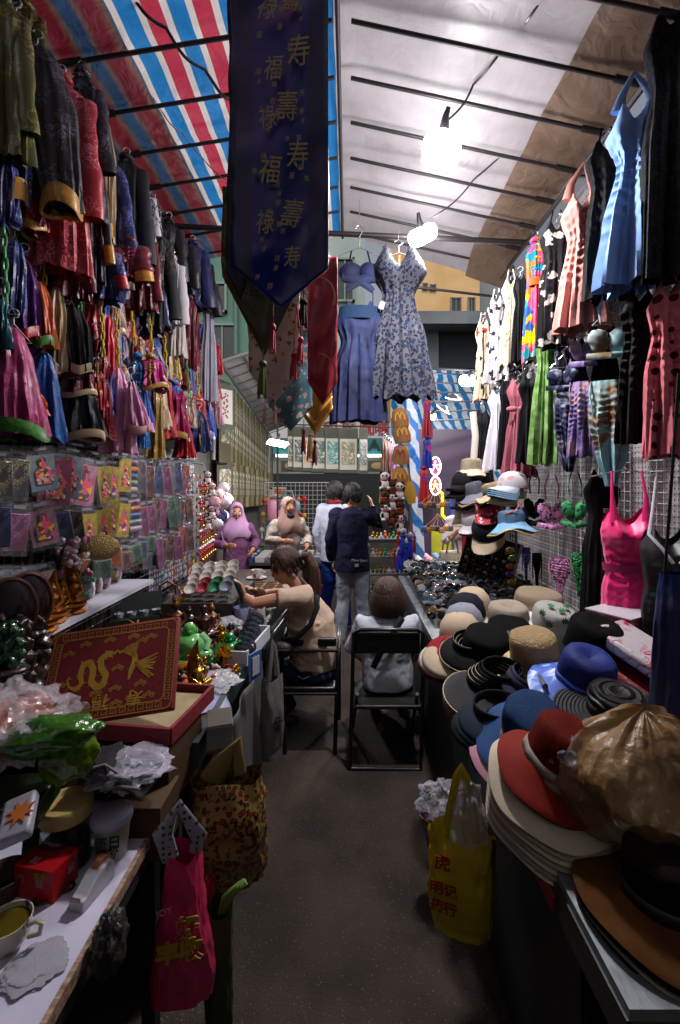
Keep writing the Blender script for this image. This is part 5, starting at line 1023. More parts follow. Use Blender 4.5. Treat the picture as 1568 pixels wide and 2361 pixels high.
# ---- nearest table items
TZ = .7
def onT(x, y, z=TZ): return onZ(x, y, z)
t = T('glass_jar', 'large clear jar with a cream yellow screw lid', 'jar', onT(153, 1985)); GLS = M('#2a2420', .08, alpha=.5, coat=.5)
lathe_o([(0, .0), (.058, .0), (.062, .01), (.062, .1), (.05, .118), (.05, .13)], 'jar_body', GLS, t, 28); lathe_o([(0, .002), (.055, .004), (.055, .06), (0, .062)], 'contents', M('#38140c', .6, 'mot', '#1c0a08', s=40), t); 
lathe_o([(.062, .122), (.064, .126), (.064, .155), (.06, .16), (.0, .161)], 'lid', M('#a89458', .45, bump=.05, bs=30), t, 36, f=lambda th, k, r, z: (r*(1+(.006*math.cos(th*60) if k in (1, 2) else 0)), 0))
t = T('plastic_tub', 'white plastic food tub with a domed lid and green Chinese print', 'tub', onT(258, 1968)); lathe_o([(0, 0), (.036, 0), (.038, .004), (.047, .095)], 'tub_body', M('#a09c90', .4, 'mot', '#8c8c74', s=9), t, 30); lathe_o([(.051, .092), (.053, .1), (.05, .112), (.046, .114), (0, .113)], 'lid', M('#9a98ac', .35), t, 34)
text('每日', .034, M('#14301c'), parent=t, loc=(.012, -.0475, .062), rot=(R(83), 0, R(15)), bold=.0006); text('精粉', .028, M('#14301c'), parent=t, loc=(.01, -.0455, .033), rot=(R(83), 0, R(15)), bold=.0006)
t = T('tea_box', 'bright red square box with gold and white seal prints', 'box', onT(108, 2045), R(-12), .84); mb = MB(); mb.box((0, 0, .045), (.13, .09, .09)); o = mb.build('carton', M('#8c0a12', .35, 'mot', '#a01018', s=8), t, False); 
for (x, y, z, rt) in [(.02, -.0455, .05, (R(90), 0, 0)), (.0655, .02, .05, (R(90), 0, R(90))), (-.02, -.02, .0905, (0, 0, 0))]: text('囍', .026, M('#b0747c'), 'printed_seal', t, (x, y, z), rt)
text('寿', .035, M('#b04c50'), 'printed_seal', t, (-.045, -.0455, .05)); text('福禄', .02, M('#9a6a20'), 'printed_seal', t, (.02, -.0455, .07))
t = T('tape_dispenser', 'white desktop tape dispenser near the plywood edge', 'tape dispenser', onT(212, 2062), R(-12), .85); mb = MB()
mb.prism([(-.06, 0), (.07, 0), (.065, .05), (.05, .066), (.012, .066), (-.045, .034), (-.062, .036)], .046, Matrix.Rotation(R(90), 4, 'Z')); o = mb.build('housing', M('#a09ea8', .35), t, False); b = o.modifiers.new('b', 'BEVEL'); b.width = .006; b.segments = 3
mb = MB(); mb.tube([(-.011, .035, .05), (.011, .035, .05)], .03, 24); mb.build('tape_roll', M('#a06a48', .3), t); mb = MB(); mb.tube([(-.012, .035, .05), (.012, .035, .05)], .014, 16); mb.build('spindle', M('#6a3028', .4), t); mb = MB(); mb.box((0, -.062, .038), (.03, .006, .008)); mb.build('cutter', metal('#8a7a78'), t, False)
# cup of tea bottom left
t = T('tea_cup', 'cream flowered cup of green tea at the lower left edge', 'cup', onT(18, 2185), R(0), .88); mf = M('#a8a08c', .2, 'floral', '#2c3c6c', c3='#8c5c20', s=22, coat=.5)
lathe_o([(0, 0), (.028, .0), (.033, .006), (.047, .03), (.053, .07), (.05, .07), (.045, .03), (0, .008)], 'cup', mf, t, 30); lathe_o([(0, .058), (.0485, .058)], 'tea', M('#4c4010', .1), t, 24)
mb = MB(); mb.tube([(.048, 0, .055), (.07, 0, .066), (.083, 0, .06), (.078, 0, .035), (.05, 0, .028)], .006, 10); mb.build('handle', M('#a8a08c', .2, coat=.5), t)
crumple('tissue', 'crumpled white tissue beside the tea cup', 'tissue', onT(80, 2230), (.055, .05, .005), M('#8c8a94', .9), 3, .4)
t = T('scissors', 'dark handled scissors on the white table', 'scissors', onT(75, 2085), R(20)); mb = MB()
for q in (0, 1): mb.tube([(.02+.018*math.cos(a)+q*.045, .0+.013*math.sin(a)+q*.018, .006) for a in [2*PI*i/14 for i in range(15)]], .004, 6, cap=False)
mb.build('handle', M('#1c1414', .4), t); mb = MB(); mb.box((-.06, -.01, .005), (.14, .012, .003), rot=(0, 0, .15)); mb.build('blade', metal('#6a5a50'), t, False)
t = T('basket_cup', 'brown wicker cup cut by the left edge', 'cup', onT(8, 2060)); lathe_o([(0, 0), (.04, 0), (.055, .05), (.05, .05), (.035, .006)], 'wicker', M('#3a2010', .7, bump=.8, bs=60), t)
t = T('snack_bag', 'narrow green snack packet standing beside the jar', 'packet', onT(72, 2005), R(30)); mb = MB(); mb.tube([(0, 0, 0), (.004, 0, .03), (.0, 0, .09), (.02, 0, .2)], [.022, .026, .018, .002], 12, flat=.35); mb.build('packet', M('#1c4a10', .2, 'mot', '#4c7a1c', s=10, bump=.6, bs=20), t)
t = T('tissue_pack', 'white paper packet with an orange splash print', 'packet', P(42, 1888, 1.0), (R(20), R(-15), R(20))); mb = MB(); mb.box((0, 0, 0), (.065, .1, .028)); o = mb.build('pack', M('#8e8c98', .4, bump=.5, bs=20), t); b = o.modifiers.new('b', 'BEVEL'); b.width = .008; b.segments = 2
mb = MB(); mb.prism([(.03*math.cos(a)*(1 if i % 2 else .5)+.02, .03*math.sin(a)*(1 if i % 2 else .5)) for i, a in enumerate([2*PI*q/16 for q in range(16)])], .002, Matrix.Translation((-.01, 0, .0165))@Matrix.Rotation(R(90), 4, 'X')); mb.build('printed_splash', M('#a85c20'), t, False)
t = T('metal_tin', 'dark green tin under the bags at the left edge', 'tin', P(22, 1850, 1.12), R(10)); mb = MB(); mb.box((0, 0, 0), (.18, .14, .06)); o = mb.build('tin', M('#0e2410', .3), t); b = o.modifiers.new('b', 'BEVEL'); b.width = .01; b.segments = 2; mb = MB(); mb.box((-.02, -.071, .0), (.05, .002, .03)); mb.build('label', M('#8a7a70'), t, False)
crumple('plastic_bag', 'clear bag of peach coloured sponges at the left edge', 'plastic bag', P(28, 1735, 1.18), (.085, .1, .06), M('#a05a48', .25, bump=.9, bs=24, coat=.4), 5)
crumple('plastic_bag', 'film of the clear bag over the peach sponges', 'plastic bag', P(28, 1735, 1.18), (.11, .12, .075), film('#d8d0d8', .3), 6, rough=.5)
crumple('green_packet', 'shiny green leaf printed packet lying over the sponges', 'packet', P(105, 1730, 1.14), (.12, .06, .04), M('#123a0c', .15, 'mot', '#3c6a18', s=9, bump=.7, bs=20), 7, .3, rough=.18)
crumple('green_packet', 'lime green snack packet with dark squares', 'packet', P(160, 1800, 1.15), (.065, .05, .07), M('#1c4408', .2, 'mot', '#5c7a10', s=14, bump=.6, bs=22), 8, .3, rough=.18)
crumple('cling_film', 'small tuft of clear film on the corner of the gift box', 'plastic bag', P(152, 1672, 1.36), (.05, .03, .04), film('#c8b8c0', .25), 12, rough=.5)
t = T('tray_lid', 'white oval plastic dish wrapped in clear film under grey cloths', 'dish', P(292, 1780, 1.3), R(-10)); lathe_o([(0, 0), (.08, 0), (.1, .02), (.105, .03), (.098, .03), (.075, .01), (0, .008)], 'dish', M('#8e8ca0', .35), t, 34, sy=.6)
crumple('plastic_bag', 'clear crinkled bag around the white oval dish', 'plastic bag', P(292, 1790, 1.3), (.112, .085, .03), film('#d4d0e0', .35), 9, rough=.4)
t = T('cardboard_box', 'cardboard box beneath the wrapped white dish', 'box', P(345, 1885, 1.36), R(0)); mb = MB(); mb.box((0, 0, .0), (.12, .14, .15)); mb.build('carton', CB, t, False); mb = MB(); mb.box((0, 0, .076), (.124, .144, .004)); mb.build('flap', M('#4a3420'), t, False)
def folded(loc, rot, w_, d_, label, sd):
    t = T('grey_cloth', label, 'cloth', loc, rot); mb = MB(); vs = []; n = 10; m_ = 8
    for i in range(n+1):
        for j in range(m_+1):
            u = i/n*2-1; v = j/m_*2-1; vs.append((u*w_, v*d_, .02*math.cos(u*2.5+sd)+.03*max(0, 1-abs(u)*2)*(1 if sd else .4)+.01*noise.noise(Vector((u*2, v*2, sd)))))
    mb.add(vs, [(i*(m_+1)+j, (i+1)*(m_+1)+j, (i+1)*(m_+1)+j+1, i*(m_+1)+j+1) for i in range(n) for j in range(m_)]); o = mb.build('cloth', M('#2c2a2c', .9, bump=.4, bs=50), t); s_ = o.modifiers.new('s', 'SOLIDIFY'); s_.thickness = .006
    mb = MB(); mb.tube([(-w_, -d_, .01), (0, -d_, .045 if sd else .02), (w_, -d_, .01)], .004); mb.build('piping', M('#6a6264', .7), t)
folded(P(255, 1770, 1.28), (0, .2, .1), .075, .06, 'grey napkin folded into a peak on the wrapped dish', 1); folded(P(300, 1805, 1.25), (0, -.1, -.1), .055, .045, 'second grey napkin lying flat in front of the peaked one', 0)
# ---- hanging bags under the left counters
def bag(name, label, x, y0, w_, h_, Y, m, cat='bag', rot=0, handles=None, puff=.09, flare=1.0, top=None, sd=0, group=None, openm=None, hz=.12, hw=.5):
    s_ = Y/F; W = w_*s_; H = h_*s_; t = T(name, label, cat, P(x, y0, Y), R(rot), group=group); n = 72; mr = 40; vs = []
    for i in range(mr+1):
        v = i/mr; hw_ = W/2*(flare+(1-flare)*v)*(1-.25*max(0, v-.85)/.15*.5); d = puff*(.35+.65*math.sin(PI*min(.85, v*.8+.12)))
        for j in range(n):
            th = 2*PI*j/n; q = 1+.14*noise.noise(Vector((math.cos(th)*2, math.sin(th)*2, v*5+sd)))+.09*(.3-abs(noise.noise(Vector((math.cos(th)*4, math.sin(th)*4, v*4+sd)))))+.05*noise.noise(Vector((math.cos(th)*7, math.sin(th)*7, v*16+sd))); c_, s2 = math.cos(th), math.sin(th)
            e = .75; vs.append((hw_*q*math.copysign(abs(c_)**e, c_), d*q*math.copysign(abs(s2)**e, s2), -v*H+.012*math.sin(th*3+sd)*(1-v)))
    mb = MB(); mb.add(vs, [(i*n+j, i*n+(j+1) % n, (i+1)*n+(j+1) % n, (i+1)*n+j) for i in range(mr) for j in range(n)]+[tuple(mr*n+j for j in range(n))]); mb.build('bag_body', m, t)
    if handles:
        for q in (-1, 1): mb = MB(); mb.tube([(-W*.25*hw*2, q*puff*.3, -.01), (-W*.08, q*.01, hz*.8), (0, 0, hz), (W*.08, q*.01, hz*.8), (W*.25*hw*2, q*puff*.3, -.01)], .012, 8, flat=.25); mb.build('handle', handles, t)
    return t, W, H
t, W, H = bag('gift_bag', 'yellowish brown patterned plastic bag hanging from the left counter', 525, 1790, 190, 235, 1.5, M('#7a6636', .3, 'leopard', '#15120c', c3='#7c1c14', s=60, bump=.5, bs=14), rot=18, puff=.09, flare=.8, sd=1)
mb = MB(); mb.tube([(-.05, 0, 0), (-.02, -.02, .06), (.03, 0, .11), (.04, 0, .0)], [.04, .035, .02, .02], 12, flat=.3); mb.build('gathered_top', M('#7a6a3c', .3, bump=.7, bs=14), t)
t, W, H = bag('pink_bag', 'pink plastic bag with yellow Chinese print hanging below the table edge', 422, 1960, 150, 330, 1.2, M('#9c1c44', .25, 'mot', '#b02c54', s=6, bump=.5, bs=12), rot=12, puff=.06, flare=.45, sd=2)
mb = MB(); mb.tube([(-.03, 0, -.02), (-.05, 0, .05), (-.01, 0, .12), (.04, 0, .03), (.03, 0, -.01)], [.022, .026, .015, .022, .015], 12, flat=.4); mb.build('silver_lining', M('#8a8a94', .3, 'dots', '#2a2a30', s=60, bump=.5, bs=20), t)
text('JOY', .022, M('#a8707c'), parent=t, loc=(-.035, -.062, -.1), rot=(R(90), R(-10), 0)); text('丰收', .055, M('#8c7410'), parent=t, loc=(.0, -.068, -.2), rot=(R(90), R(90), 0) if 0 else (R(90), 0, 0), bold=.003); text('好', .055, M('#8c7410'), parent=t, loc=(.02, -.068, -.145), bold=.003)
t, W, H = bag('canvas_bag', 'olive canvas bag with green beans poking out near the floor', 505, 2090, 60, 290, 1.3, M('#2a2c1c', .8, 'mot', '#3a3a28', s=5), rot=20, puff=.05, sd=3)
mb = MB()
for i in range(4): mb.tube([(.0+i*.008, 0, -.02), (.01+i*.01, -.01, .03), (.04+i*.012, -.01, .05), (.07, 0, .055)], .005, 7)
mb.build('green_beans', M('#54742c', .5), t)
crumple('red_plastic', 'small scrap of red plastic below the patterned bag', 'plastic bag', P(470, 2085, 1.4), (.03, .03, .04), M('#8c0c0c', .25), 4)
t, W, H = bag('tote_bag', 'grey canvas tote bag hanging at the left counter by the chair', 628, 1560, 56, 185, 2.3, M('#5c5a58', .85, 'mot', '#6c6a66', s=4), cat='tote bag', rot=50, handles=M('#5c5a58', .85), puff=.04, sd=4, hz=.18)
text('de', .08, M('#14141a'), parent=t, loc=(.0, -.045, -.22), rot=(R(90), R(90), 0))
mb = MB(); vs = []
for i in range(21):
    for j in range(13): vs.append((.012*math.sin(j*1.1+i*.2)+.02*(i/20), -.30+j*.05, -i*.034))
mb.add(vs, [(i*13+j, (i+1)*13+j, (i+1)*13+j+1, i*13+j+1) for i in range(20) for j in range(12)]); o = tag(mb.build('hanging_sheet', M('#4a4a48', .55, bump=.4, bs=8), loc=(-.46, 2.12, .76)), 'grey plastic sheet draped down the front of the left counter', 'sheet'); s_ = o.modifiers.new('s', 'SOLIDIFY'); s_.thickness = .004
t = T('clear_packet', 'clear zip bag lying on the aisle floor', 'packet', onZ(570, 2005, .004), .2); mb = MB(); mb.box((0, 0, .002), (.09, .05, .004)); mb.build('packet', film('#c0c4cc', .3), t, False); mb = MB(); mb.box((0, .02, .006), (.085, .008, .002)); mb.build('zip', M('#8a8c94', .3), t, False)
crumple('hanging_scrap', 'torn grey plastic scrap hanging under the white table', 'plastic bag', P(255, 2240, 1.0), (.03, .04, .06), M('#201f1c', .5, bump=.5), 11)
t = T('steel_tube_rack', 'steel rod fixed along the aisle edge of the left counter', 'rod', (0, 0, 0)); mb = MB(); mb.tube([P(603, 1498, 2.5), P(690, 1385, 3.35)], .013, 10); mb.build('rod', metal('#7a7a7e'), t); mb = MB(); mb.tube([P(628, 1450, 2.6), P(668, 1400, 3.1)], .011, 10); mb.build('rod', metal('#7a7a7e'), t)
# ================= right side: hats, glasses, far stalls =================
KZ = .80
def onK(x, y, z=KZ): return onZ(x, y, z)
def bucket(name, label, loc, m, r=.1, h=.1, brim=.07, drop=.03, rot=(0, 0, 0), sc=1, band=None, brimm=None, sd=0, n=40, grp=None, stackn=0, flat=.85, crown_dent=0, stackm=None, dz=.012, topr=.78, wav=.02, parts=True):
    t = T(name, label, 'hat', loc, rot, sc, grp)
    def wf(th, k, rr, z): return (rr*(1+.10*noise.noise(Vector((math.cos(th)*1.6, math.sin(th)*1.6, z*12+sd)))+.012*noise.noise(Vector((math.cos(th)*7, math.sin(th)*7, z*30+sd)))), .02*h*10*.05*noise.noise(Vector((math.cos(th)*3, math.sin(th)*3, sd+rr*9))))
    pe = 2.2+2.2*(topr-.7)/.2; mb = MB(); pr = [(0, h*(1-.16*crown_dent))]+[(r*.97*topr**.35*max(.02, 1-(1-q)**1)*1.0, h*(1-(crown_dent*.16*max(0, .55-q)/.55))*(1-(max(0, q-.3)/.7)**3.2*.12)) for q in (.2, .4, .6, .78, .9, .97)]+[(r*(topr*.25+.74), h*.78), (r*(topr*.15+.85), h*.6), (r*.985, h*.35), (r*.99, h*.12), (r, .0)]
    mb.lathe(pr, n, f=wf); mb.build('crown', m, t)
    mb.lathe(pr, n, f=wf); mb.build('crown', m, t)
    def bf(th, k, rr, z): q = (rr-r)/max(brim, .01); return (rr*(1+.02*math.sin(th*3+sd)*q), wav*q*math.sin(th*2+sd)+.4*wav*q*math.sin(th*5+sd*2))
    for i in range(stackn+1):
        mb = MB(); b0 = brim*(1+.05*math.sin(i*2.1)); z0 = -i*dz
        mb.lathe([(r*.97, z0+.004)]+[(r+b0*q, z0-drop*q**.8) for q in (.25, .5, .75, .97)]+[(r+b0, z0-drop-.002), (r+b0*.97, z0-drop-.005), (r+b0*.5, z0-drop*.6-.006), (r*.97, z0-.004)], n, f=lambda th, k, rr, z: (bf(th, k, rr, z)[0]+i*.002*math.sin(th*2+i), bf(th+.2*i, k, rr, z)[1]+.002*math.sin(th*4+i*3)))
        mb.build('brim', (brimm or m) if i == 0 else (stackm or brimm or m), t)
    if band: mb = MB(); mb.lathe([(r*1.015, .002), (r*1.0, .028)], n, f=wf); o = mb.build('ribbon_band', band, t); s_ = o.modifiers.new('s', 'SOLIDIFY'); s_.thickness = .004
    return t
def cap(label, loc, m, brimm=None, rot=(0, 0, 0), sc=1, n=28, logo=None, grp=None, stackn=0, stackm=None):
    t = T('cap', label, 'cap', loc, rot, sc, grp)
    mb = MB(); mb.lathe([(0, .1), (.03, .098), (.06, .085), (.082, .055), (.09, .02), (.091, 0)], n, f=lambda th, k, rr, z: (rr*(1+.05*noise.noise(Vector((math.cos(th)*2, math.sin(th)*2, z*20+sc*9)))), 0)); mb.ell((0, 0, .1), (.007, .007, .004), n=8); mb.build('crown', m, t)
    for q in range(stackn+1):
        mb = MB(); vs = []; N_ = 14; z0 = -q*.012
        for i in range(N_+1):
            a = PI+PI*(i/N_); a = PI+.12+(PI-.24)*i/N_; x, y = math.cos(a), math.sin(a); L = .072*math.sin((a-PI))**.6
            for k in range(5): u = k/4; vs.append((x*.088*(1+.02*u), y*.088-L*u, .006-.018*u-.02*u*abs(x)**2+z0)); 
        for i in range(N_+1):
            for k in range(5): v = vs[i*5+k]; vs.append((v[0], v[1], v[2]-.004))
        o = (N_+1)*5; fs = [(i*5+k, i*5+k+1, (i+1)*5+k+1, (i+1)*5+k) for i in range(N_) for k in range(4)]; fs += [tuple(j+o for j in f)[::-1] for f in fs]
        fs += [(i*5+4, i*5+4+o, (i+1)*5+4+o, (i+1)*5+4) for i in range(N_)]
        mb.add(vs, fs); mb.build('visor', (brimm or m) if q == 0 else (stackm or brimm or m), t)
    if logo: text(logo[0], .03, M(logo[1]), 'emblem', t, (0, -.091, .04), (R(70), 0, 0))
    return t
def visor(label, loc, m, band, r=.1, brim=.12, rot=(0, 0, 0), sc=1, edge=None, n=5, grp=None):
    t = T('sun_visor', label, 'visor', loc, rot, sc, grp); mb = MB(); N_ = 40; vs = []
    for i in range(N_+1):
        a = -PI*1.18+PI*1.36*i/N_; f_ = max(0, math.sin(PI*i/N_))**.45
        for k in range(6): u = k/5; vs.append(((r+brim*f_*u)*math.cos(a), (r*.9+brim*f_*u*.95)*math.sin(a), -.035*u*u*f_))
    mb.add(vs, [(i*6+k, i*6+k+1, (i+1)*6+k+1, (i+1)*6+k) for i in range(N_) for k in range(5)]); o = mb.build('visor_brim', m, t); s_ = o.modifiers.new('s', 'SOLIDIFY'); s_.thickness = .005
    if edge: mb = MB(); mb.tube([Vector(vs[i*6+5]) for i in range(N_+1)], .0028, 6); mb.build('edge_piping', edge, t)
    for q in range(n):
        mb = MB(); K = 30; vs = []
        for i in range(K+1):
            a = 2*PI*i/K; rr = r*(1-.03*q)
            vs += [(rr*math.cos(a)+.012*q, rr*.85*math.sin(a), .0+.016*q), (rr*.98*math.cos(a)+.012*q, rr*.83*math.sin(a), .035+.014*q)]
        mb.add(vs, [(2*i, 2*i+1, 2*i+3, 2*i+2) for i in range(K)]); o = mb.build('headband', band, t); s_ = o.modifiers.new('s', 'SOLIDIFY'); s_.thickness = .005
        if edge and q < 3: mb = MB(); mb.tube([Vector(v) for v in vs[1::2]], .0014, 5); mb.build('band_piping', edge, t)
    return t
CRM = cloth('#a89880', ring=70); CRM2 = cloth('#b8ac9c', ring=70); GRY = cloth('#7a7c86', ring=70); NVY = cloth('#12151f'); STRW = M('#b09468', .8, bump=1, bs=130); BKS = M('#0a0a0d', .55, 'straw', '#1c1c20', s=26, bump=1.0)
hc = lambda c, **k: cloth(c, ring=62, **k); RUST = hc('#6c1608', rough=.8, bs=9); BLH = hc('#25426c', rough=.8, bs=9); WGR = M('#c0c0bc', .8, 'floral', '#185c28', s=17); TDB = M('#1c2a78', .7, 'tie', '#20368c', c3='#2c4aa0', s=4, bump=.3, bs=10); TDB2 = M('#2a4aa8', .6, 'tie', '#3c68c0', c3='#c0d0e4', s=16, bump=.3, bs=10)
FELT = M('#402408', .95, 'mot', '#4a2c0c', s=30, bump=.15, bs=200); FELT2 = M('#1c0e06', .95, bump=.15, bs=200)
# near felt hats
bucket('felt_hat', 'wide brown felt hat on top of the nearest stack of felt hats', P(1532, 2062, .95), FELT2, .08, .1, .09, .012, (R(3), R(-2), 0), 1.0, brimm=FELT, sd=1, n=64, wav=.006, crown_dent=1, band=M('#1a0d06', .6))
for i, (dz, m, nm) in enumerate([(.012, FELT2, 'dark brown'), (.02, M('#8a8070', .9), 'pale beige'), (.029, FELT2, 'chocolate'), (.038, M('#55483c', .9), 'grey brown')]):
    bucket('felt_hat', '%s felt hat brim, %s under the top brown hat' % (nm, ordn[i]), P(1532, 2062, .95)-Vector((-.004*i, 0, dz)), m, .08, .06, .09, .012, (R(3), R(-2), 0), 1.0+.012*i, sd=1+i*.2, n=56, wav=.006, grp='felt hats stacked under the brown one')
# rust hat on cream stack
bucket('sun_hat', 'rust red fabric sun hat with grey beige ribbon on a deep cream brim stack', P(1282, 1762, 1.2), RUST, .088, .12, .058, .038, (R(12), R(18), 0), 1.0, band=cloth('#8a8078'), brimm=RUST, sd=3, n=64, wav=.01)
for i in range(7):
    bucket('sun_hat', 'cream canvas sun hat in the stack beneath the rust red hat, %s below it' % ordn[i], P(1282, 1762, 1.2)-Vector((-.004*i, -.002*i, .03+.0155*i)), [hc('#b0a490'), hc('#8c8070')][i % 2], .094, .05, .075, .045, (R(12), R(16), 0), 1.0+.015*i, sd=3+i*.13, n=64, wav=.02, grp='cream sun hats stacked under the rust red one')
bucket('sun_hat', 'slate blue fabric bucket hat with thin black ribbon at the counter edge', P(1225, 1690, 1.5), BLH, .095, .115, .075, .05, (R(22), R(-6), 0), 1.0, band=M('#0c0d12', .6), sd=5, n=60, wav=.012)
bucket('sun_hat', 'pink brimmed hat just under the slate blue one', P(1222, 1712, 1.5), cloth('#a8788a'), .095, .04, .09, .05, (R(22), R(-6), 0), 1.02, sd=6, n=48)
bucket('sun_hat', 'black brimmed hat lowest under the slate blue one', P(1224, 1730, 1.5), BK, .095, .04, .095, .05, (R(22), R(-6), 0), 1.04, sd=7, n=48)
bucket('straw_hat', 'black woven straw hat behind the brown plastic bag', P(1422, 1648, 1.42), BKS, .092, .085, .1, .02, (R(10), 0, 0), .95, sd=8, n=60, wav=.01, topr=.88)
bucket('sun_hat', 'blue tie-dye bucket hat with white clouded brim', P(1345, 1572, 1.62), TDB, .095, .12, .09, .06, (R(16), R(6), 0), .98, brimm=TDB2, band=M('#22389c', .7, 'tie', '#2c50b0', s=12), sd=9, n=60, wav=.012, crown_dent=1.2)
bucket('sun_hat', 'large floppy black bucket hat against the pink boxes', P(1362, 1500, 1.88), hc('#0b0b0d', bs=8), .11, .135, .07, .06, (R(14), R(10), 0), 1.0, sd=10, n=60, wav=.02, stackn=2, stackm=cloth('#5c5044'), crown_dent=.6)
t = bucket('crochet_hat', 'tall cream crochet hat beside the metal rod', P(1232, 1528, 1.88), M('#b89c70', .85, 'mot', '#c8b088', s=60, bump=1.0, bs=110), .095, .135, .05, .03, (R(8), R(-6), 0), 1.0, sd=11, n=56, topr=.86)
visor('wide black straw visor with cream piping at the counter edge', P(1128, 1575, 1.85), M('#15161a', .7, 'straw', '#25262c', s=60, bump=.6), BK, .085, .12, (R(14), R(4), R(-28)), 1.0, edge=M('#a89878', .6), n=5)
visor('tan visor under the wide black straw one', P(1124, 1600, 1.86), M('#5c4430', .8), BK, .085, .115, (R(14), R(4), R(-28)), 1.0, n=0)
visor('purplish grey fabric visor by the rod', P(1200, 1575, 1.78), cloth('#2c2c40'), cloth('#2c2c40'), .075, .06, (R(30), R(10), R(40)), .9, n=2)
for i in range(3): visor('dark slate visor in a fan of %s, beside the blue hat' % ['three, topmost', 'three, middle one', 'three, lowest'][i], P(1150+(-8*i), 1640+i*8, 1.66), cloth(['#16202e', '#1c2836', '#11161e'][i]), BK, .085, .08, (R(12), 0, R(-20)), 1.0, n=1 if i == 0 else 0, grp='dark slate visors')
for i, (x, y, c, nm) in enumerate([(1042, 1505, '#a89880', 'beige'), (1034, 1508, '#b8b4b4', 'white'), (1050, 1490, '#7c1420', 'dark red'), (1030, 1518, '#6a1018', 'deep crimson')]):
    visor(nm+' visor brim jutting over the aisle edge of the hat counter', P(x, y, 2.2+.02*i), cloth(c), BK, .08, .085, (R(10), R(14), R(-75)), .95, n=0, grp='visor brims at the aisle edge')
for i in range(4): visor('black visor with thin cream rims in the stack behind the straw visor, %s down' % ordn[i], P(1085+i*6, 1486+i*8, 2.15), BK, BK, .08, .08, (R(20), R(4), R(-40)), 1.0, edge=M('#8a7a5c', .6), n=1, grp='black rimmed visors')
cap('grey baseball cap at the aisle edge of the hat counter', P(1070, 1440, 2.5), GRY, rot=(R(8), R(-4), R(-48)), sc=1.15, stackn=1, stackm=CRM2)
cap('navy cap stacked behind the grey one', P(1075, 1416, 2.62), NVY, rot=(R(8), 0, R(-40)), sc=1.2)
cap('cream cap half hidden behind the navy one', P(1090, 1398, 2.75), CRM, rot=(R(8), 0, R(-30)), sc=1.15)
cap('beige cap with long peak below the grey one', P(1062, 1465, 2.42), CRM, rot=(R(6), R(-4), R(-50)), sc=1.2)
bucket('sun_hat', 'crumpled cream hat behind the metal rod', P(1172, 1430, 2.5), CRM2, .1, .085, .03, .03, (R(6), 0, 0), 1.1, sd=12, wav=.01, crown_dent=2)
bucket('sun_hat', 'black cloth hat under the crumpled cream one', P(1172, 1480, 2.35), BK, .1, .1, .04, .03, (R(10), 0, 0), 1.15, sd=13, wav=.02)
bucket('sun_hat', 'black crumpled cap behind the rimmed visors', P(1120, 1500, 2.15), cloth('#0d0d0f'), .1, .09, .05, .02, (R(14), 0, 0), 1.1, sd=14, wav=.02)
bucket('sun_hat', 'red hat edge tucked under the black cloth hat', P(1160, 1465, 2.48), cloth('#7c1420'), .1, .05, .05, .03, (R(6), 0, 0), 1.1, sd=15)
bucket('sun_hat', 'plain beige bucket hat by the white leaf one', P(1240, 1405, 2.7), CRM, .12, .1, .07, .04, (R(6), 0, 0), 1.15, sd=16, wav=.02)
t = bucket('sun_hat', 'white bucket hat printed with green leaves', P(1275, 1440, 2.4), cloth('#bcbcb8'), .1, .09, .09, .05, (R(14), R(6), 0), 1.1, sd=17, wav=.015)
LG = M('#12602c', .7)
def leaf(t, loc, sc, rot):
    mb = MB()
    for k in range(7):
        a = (k-3)*.42; L = [.5, .75, .95, 1, .95, .75, .5][k]*.024; d = Vector((math.sin(a), 0, math.cos(a))); s_ = Vector((math.cos(a), 0, -math.sin(a)))
        mb.add([(0, 0, 0), tuple(d*L*.5+s_*.0028), tuple(d*L), tuple(d*L*.5-s_*.0028)], [(0, 1, 2, 3)])
    mb.ribbon([(0, 0), (0, -.01)], .001); mb.build('printed_leaf', LG, t, False, loc=loc, rot=rot).scale = (sc,)*3
for a, z, r_, tl in [(-90, .06, .1, 80), (-60, .03, .107, 84), (-125, .03, .108, 84), (-150, .065, .102, 80), (-35, .06, .102, 80), (-90, .095, .06, 15), (-20, .1, .05, 10), (-160, .098, .05, 10), (-100, -.012, .15, 38), (-60, -.014, .15, 38), (-135, -.012, .15, 38)]:
    leaf(t, (r_*math.cos(R(a)), r_*math.sin(R(a)), z+.004), 1.5, (R(tl-90), 0, R(a+90)))
# metal rod
t = T('steel_rod', 'long steel rod leaning across the heaped hats', 'rod'); mb = MB(); mb.tube([P(1092, 1342, 3.6), P(1258, 1582, 1.6)], .009, 12); mb.build('rod', metal('#8a8c92', .3), t); mb = MB(); mb.tube([P(1092, 1342, 3.6), P(1096, 1349, 3.52)], .015, 12); mb.build('end_cap', metal('#a8a8ac'), t)
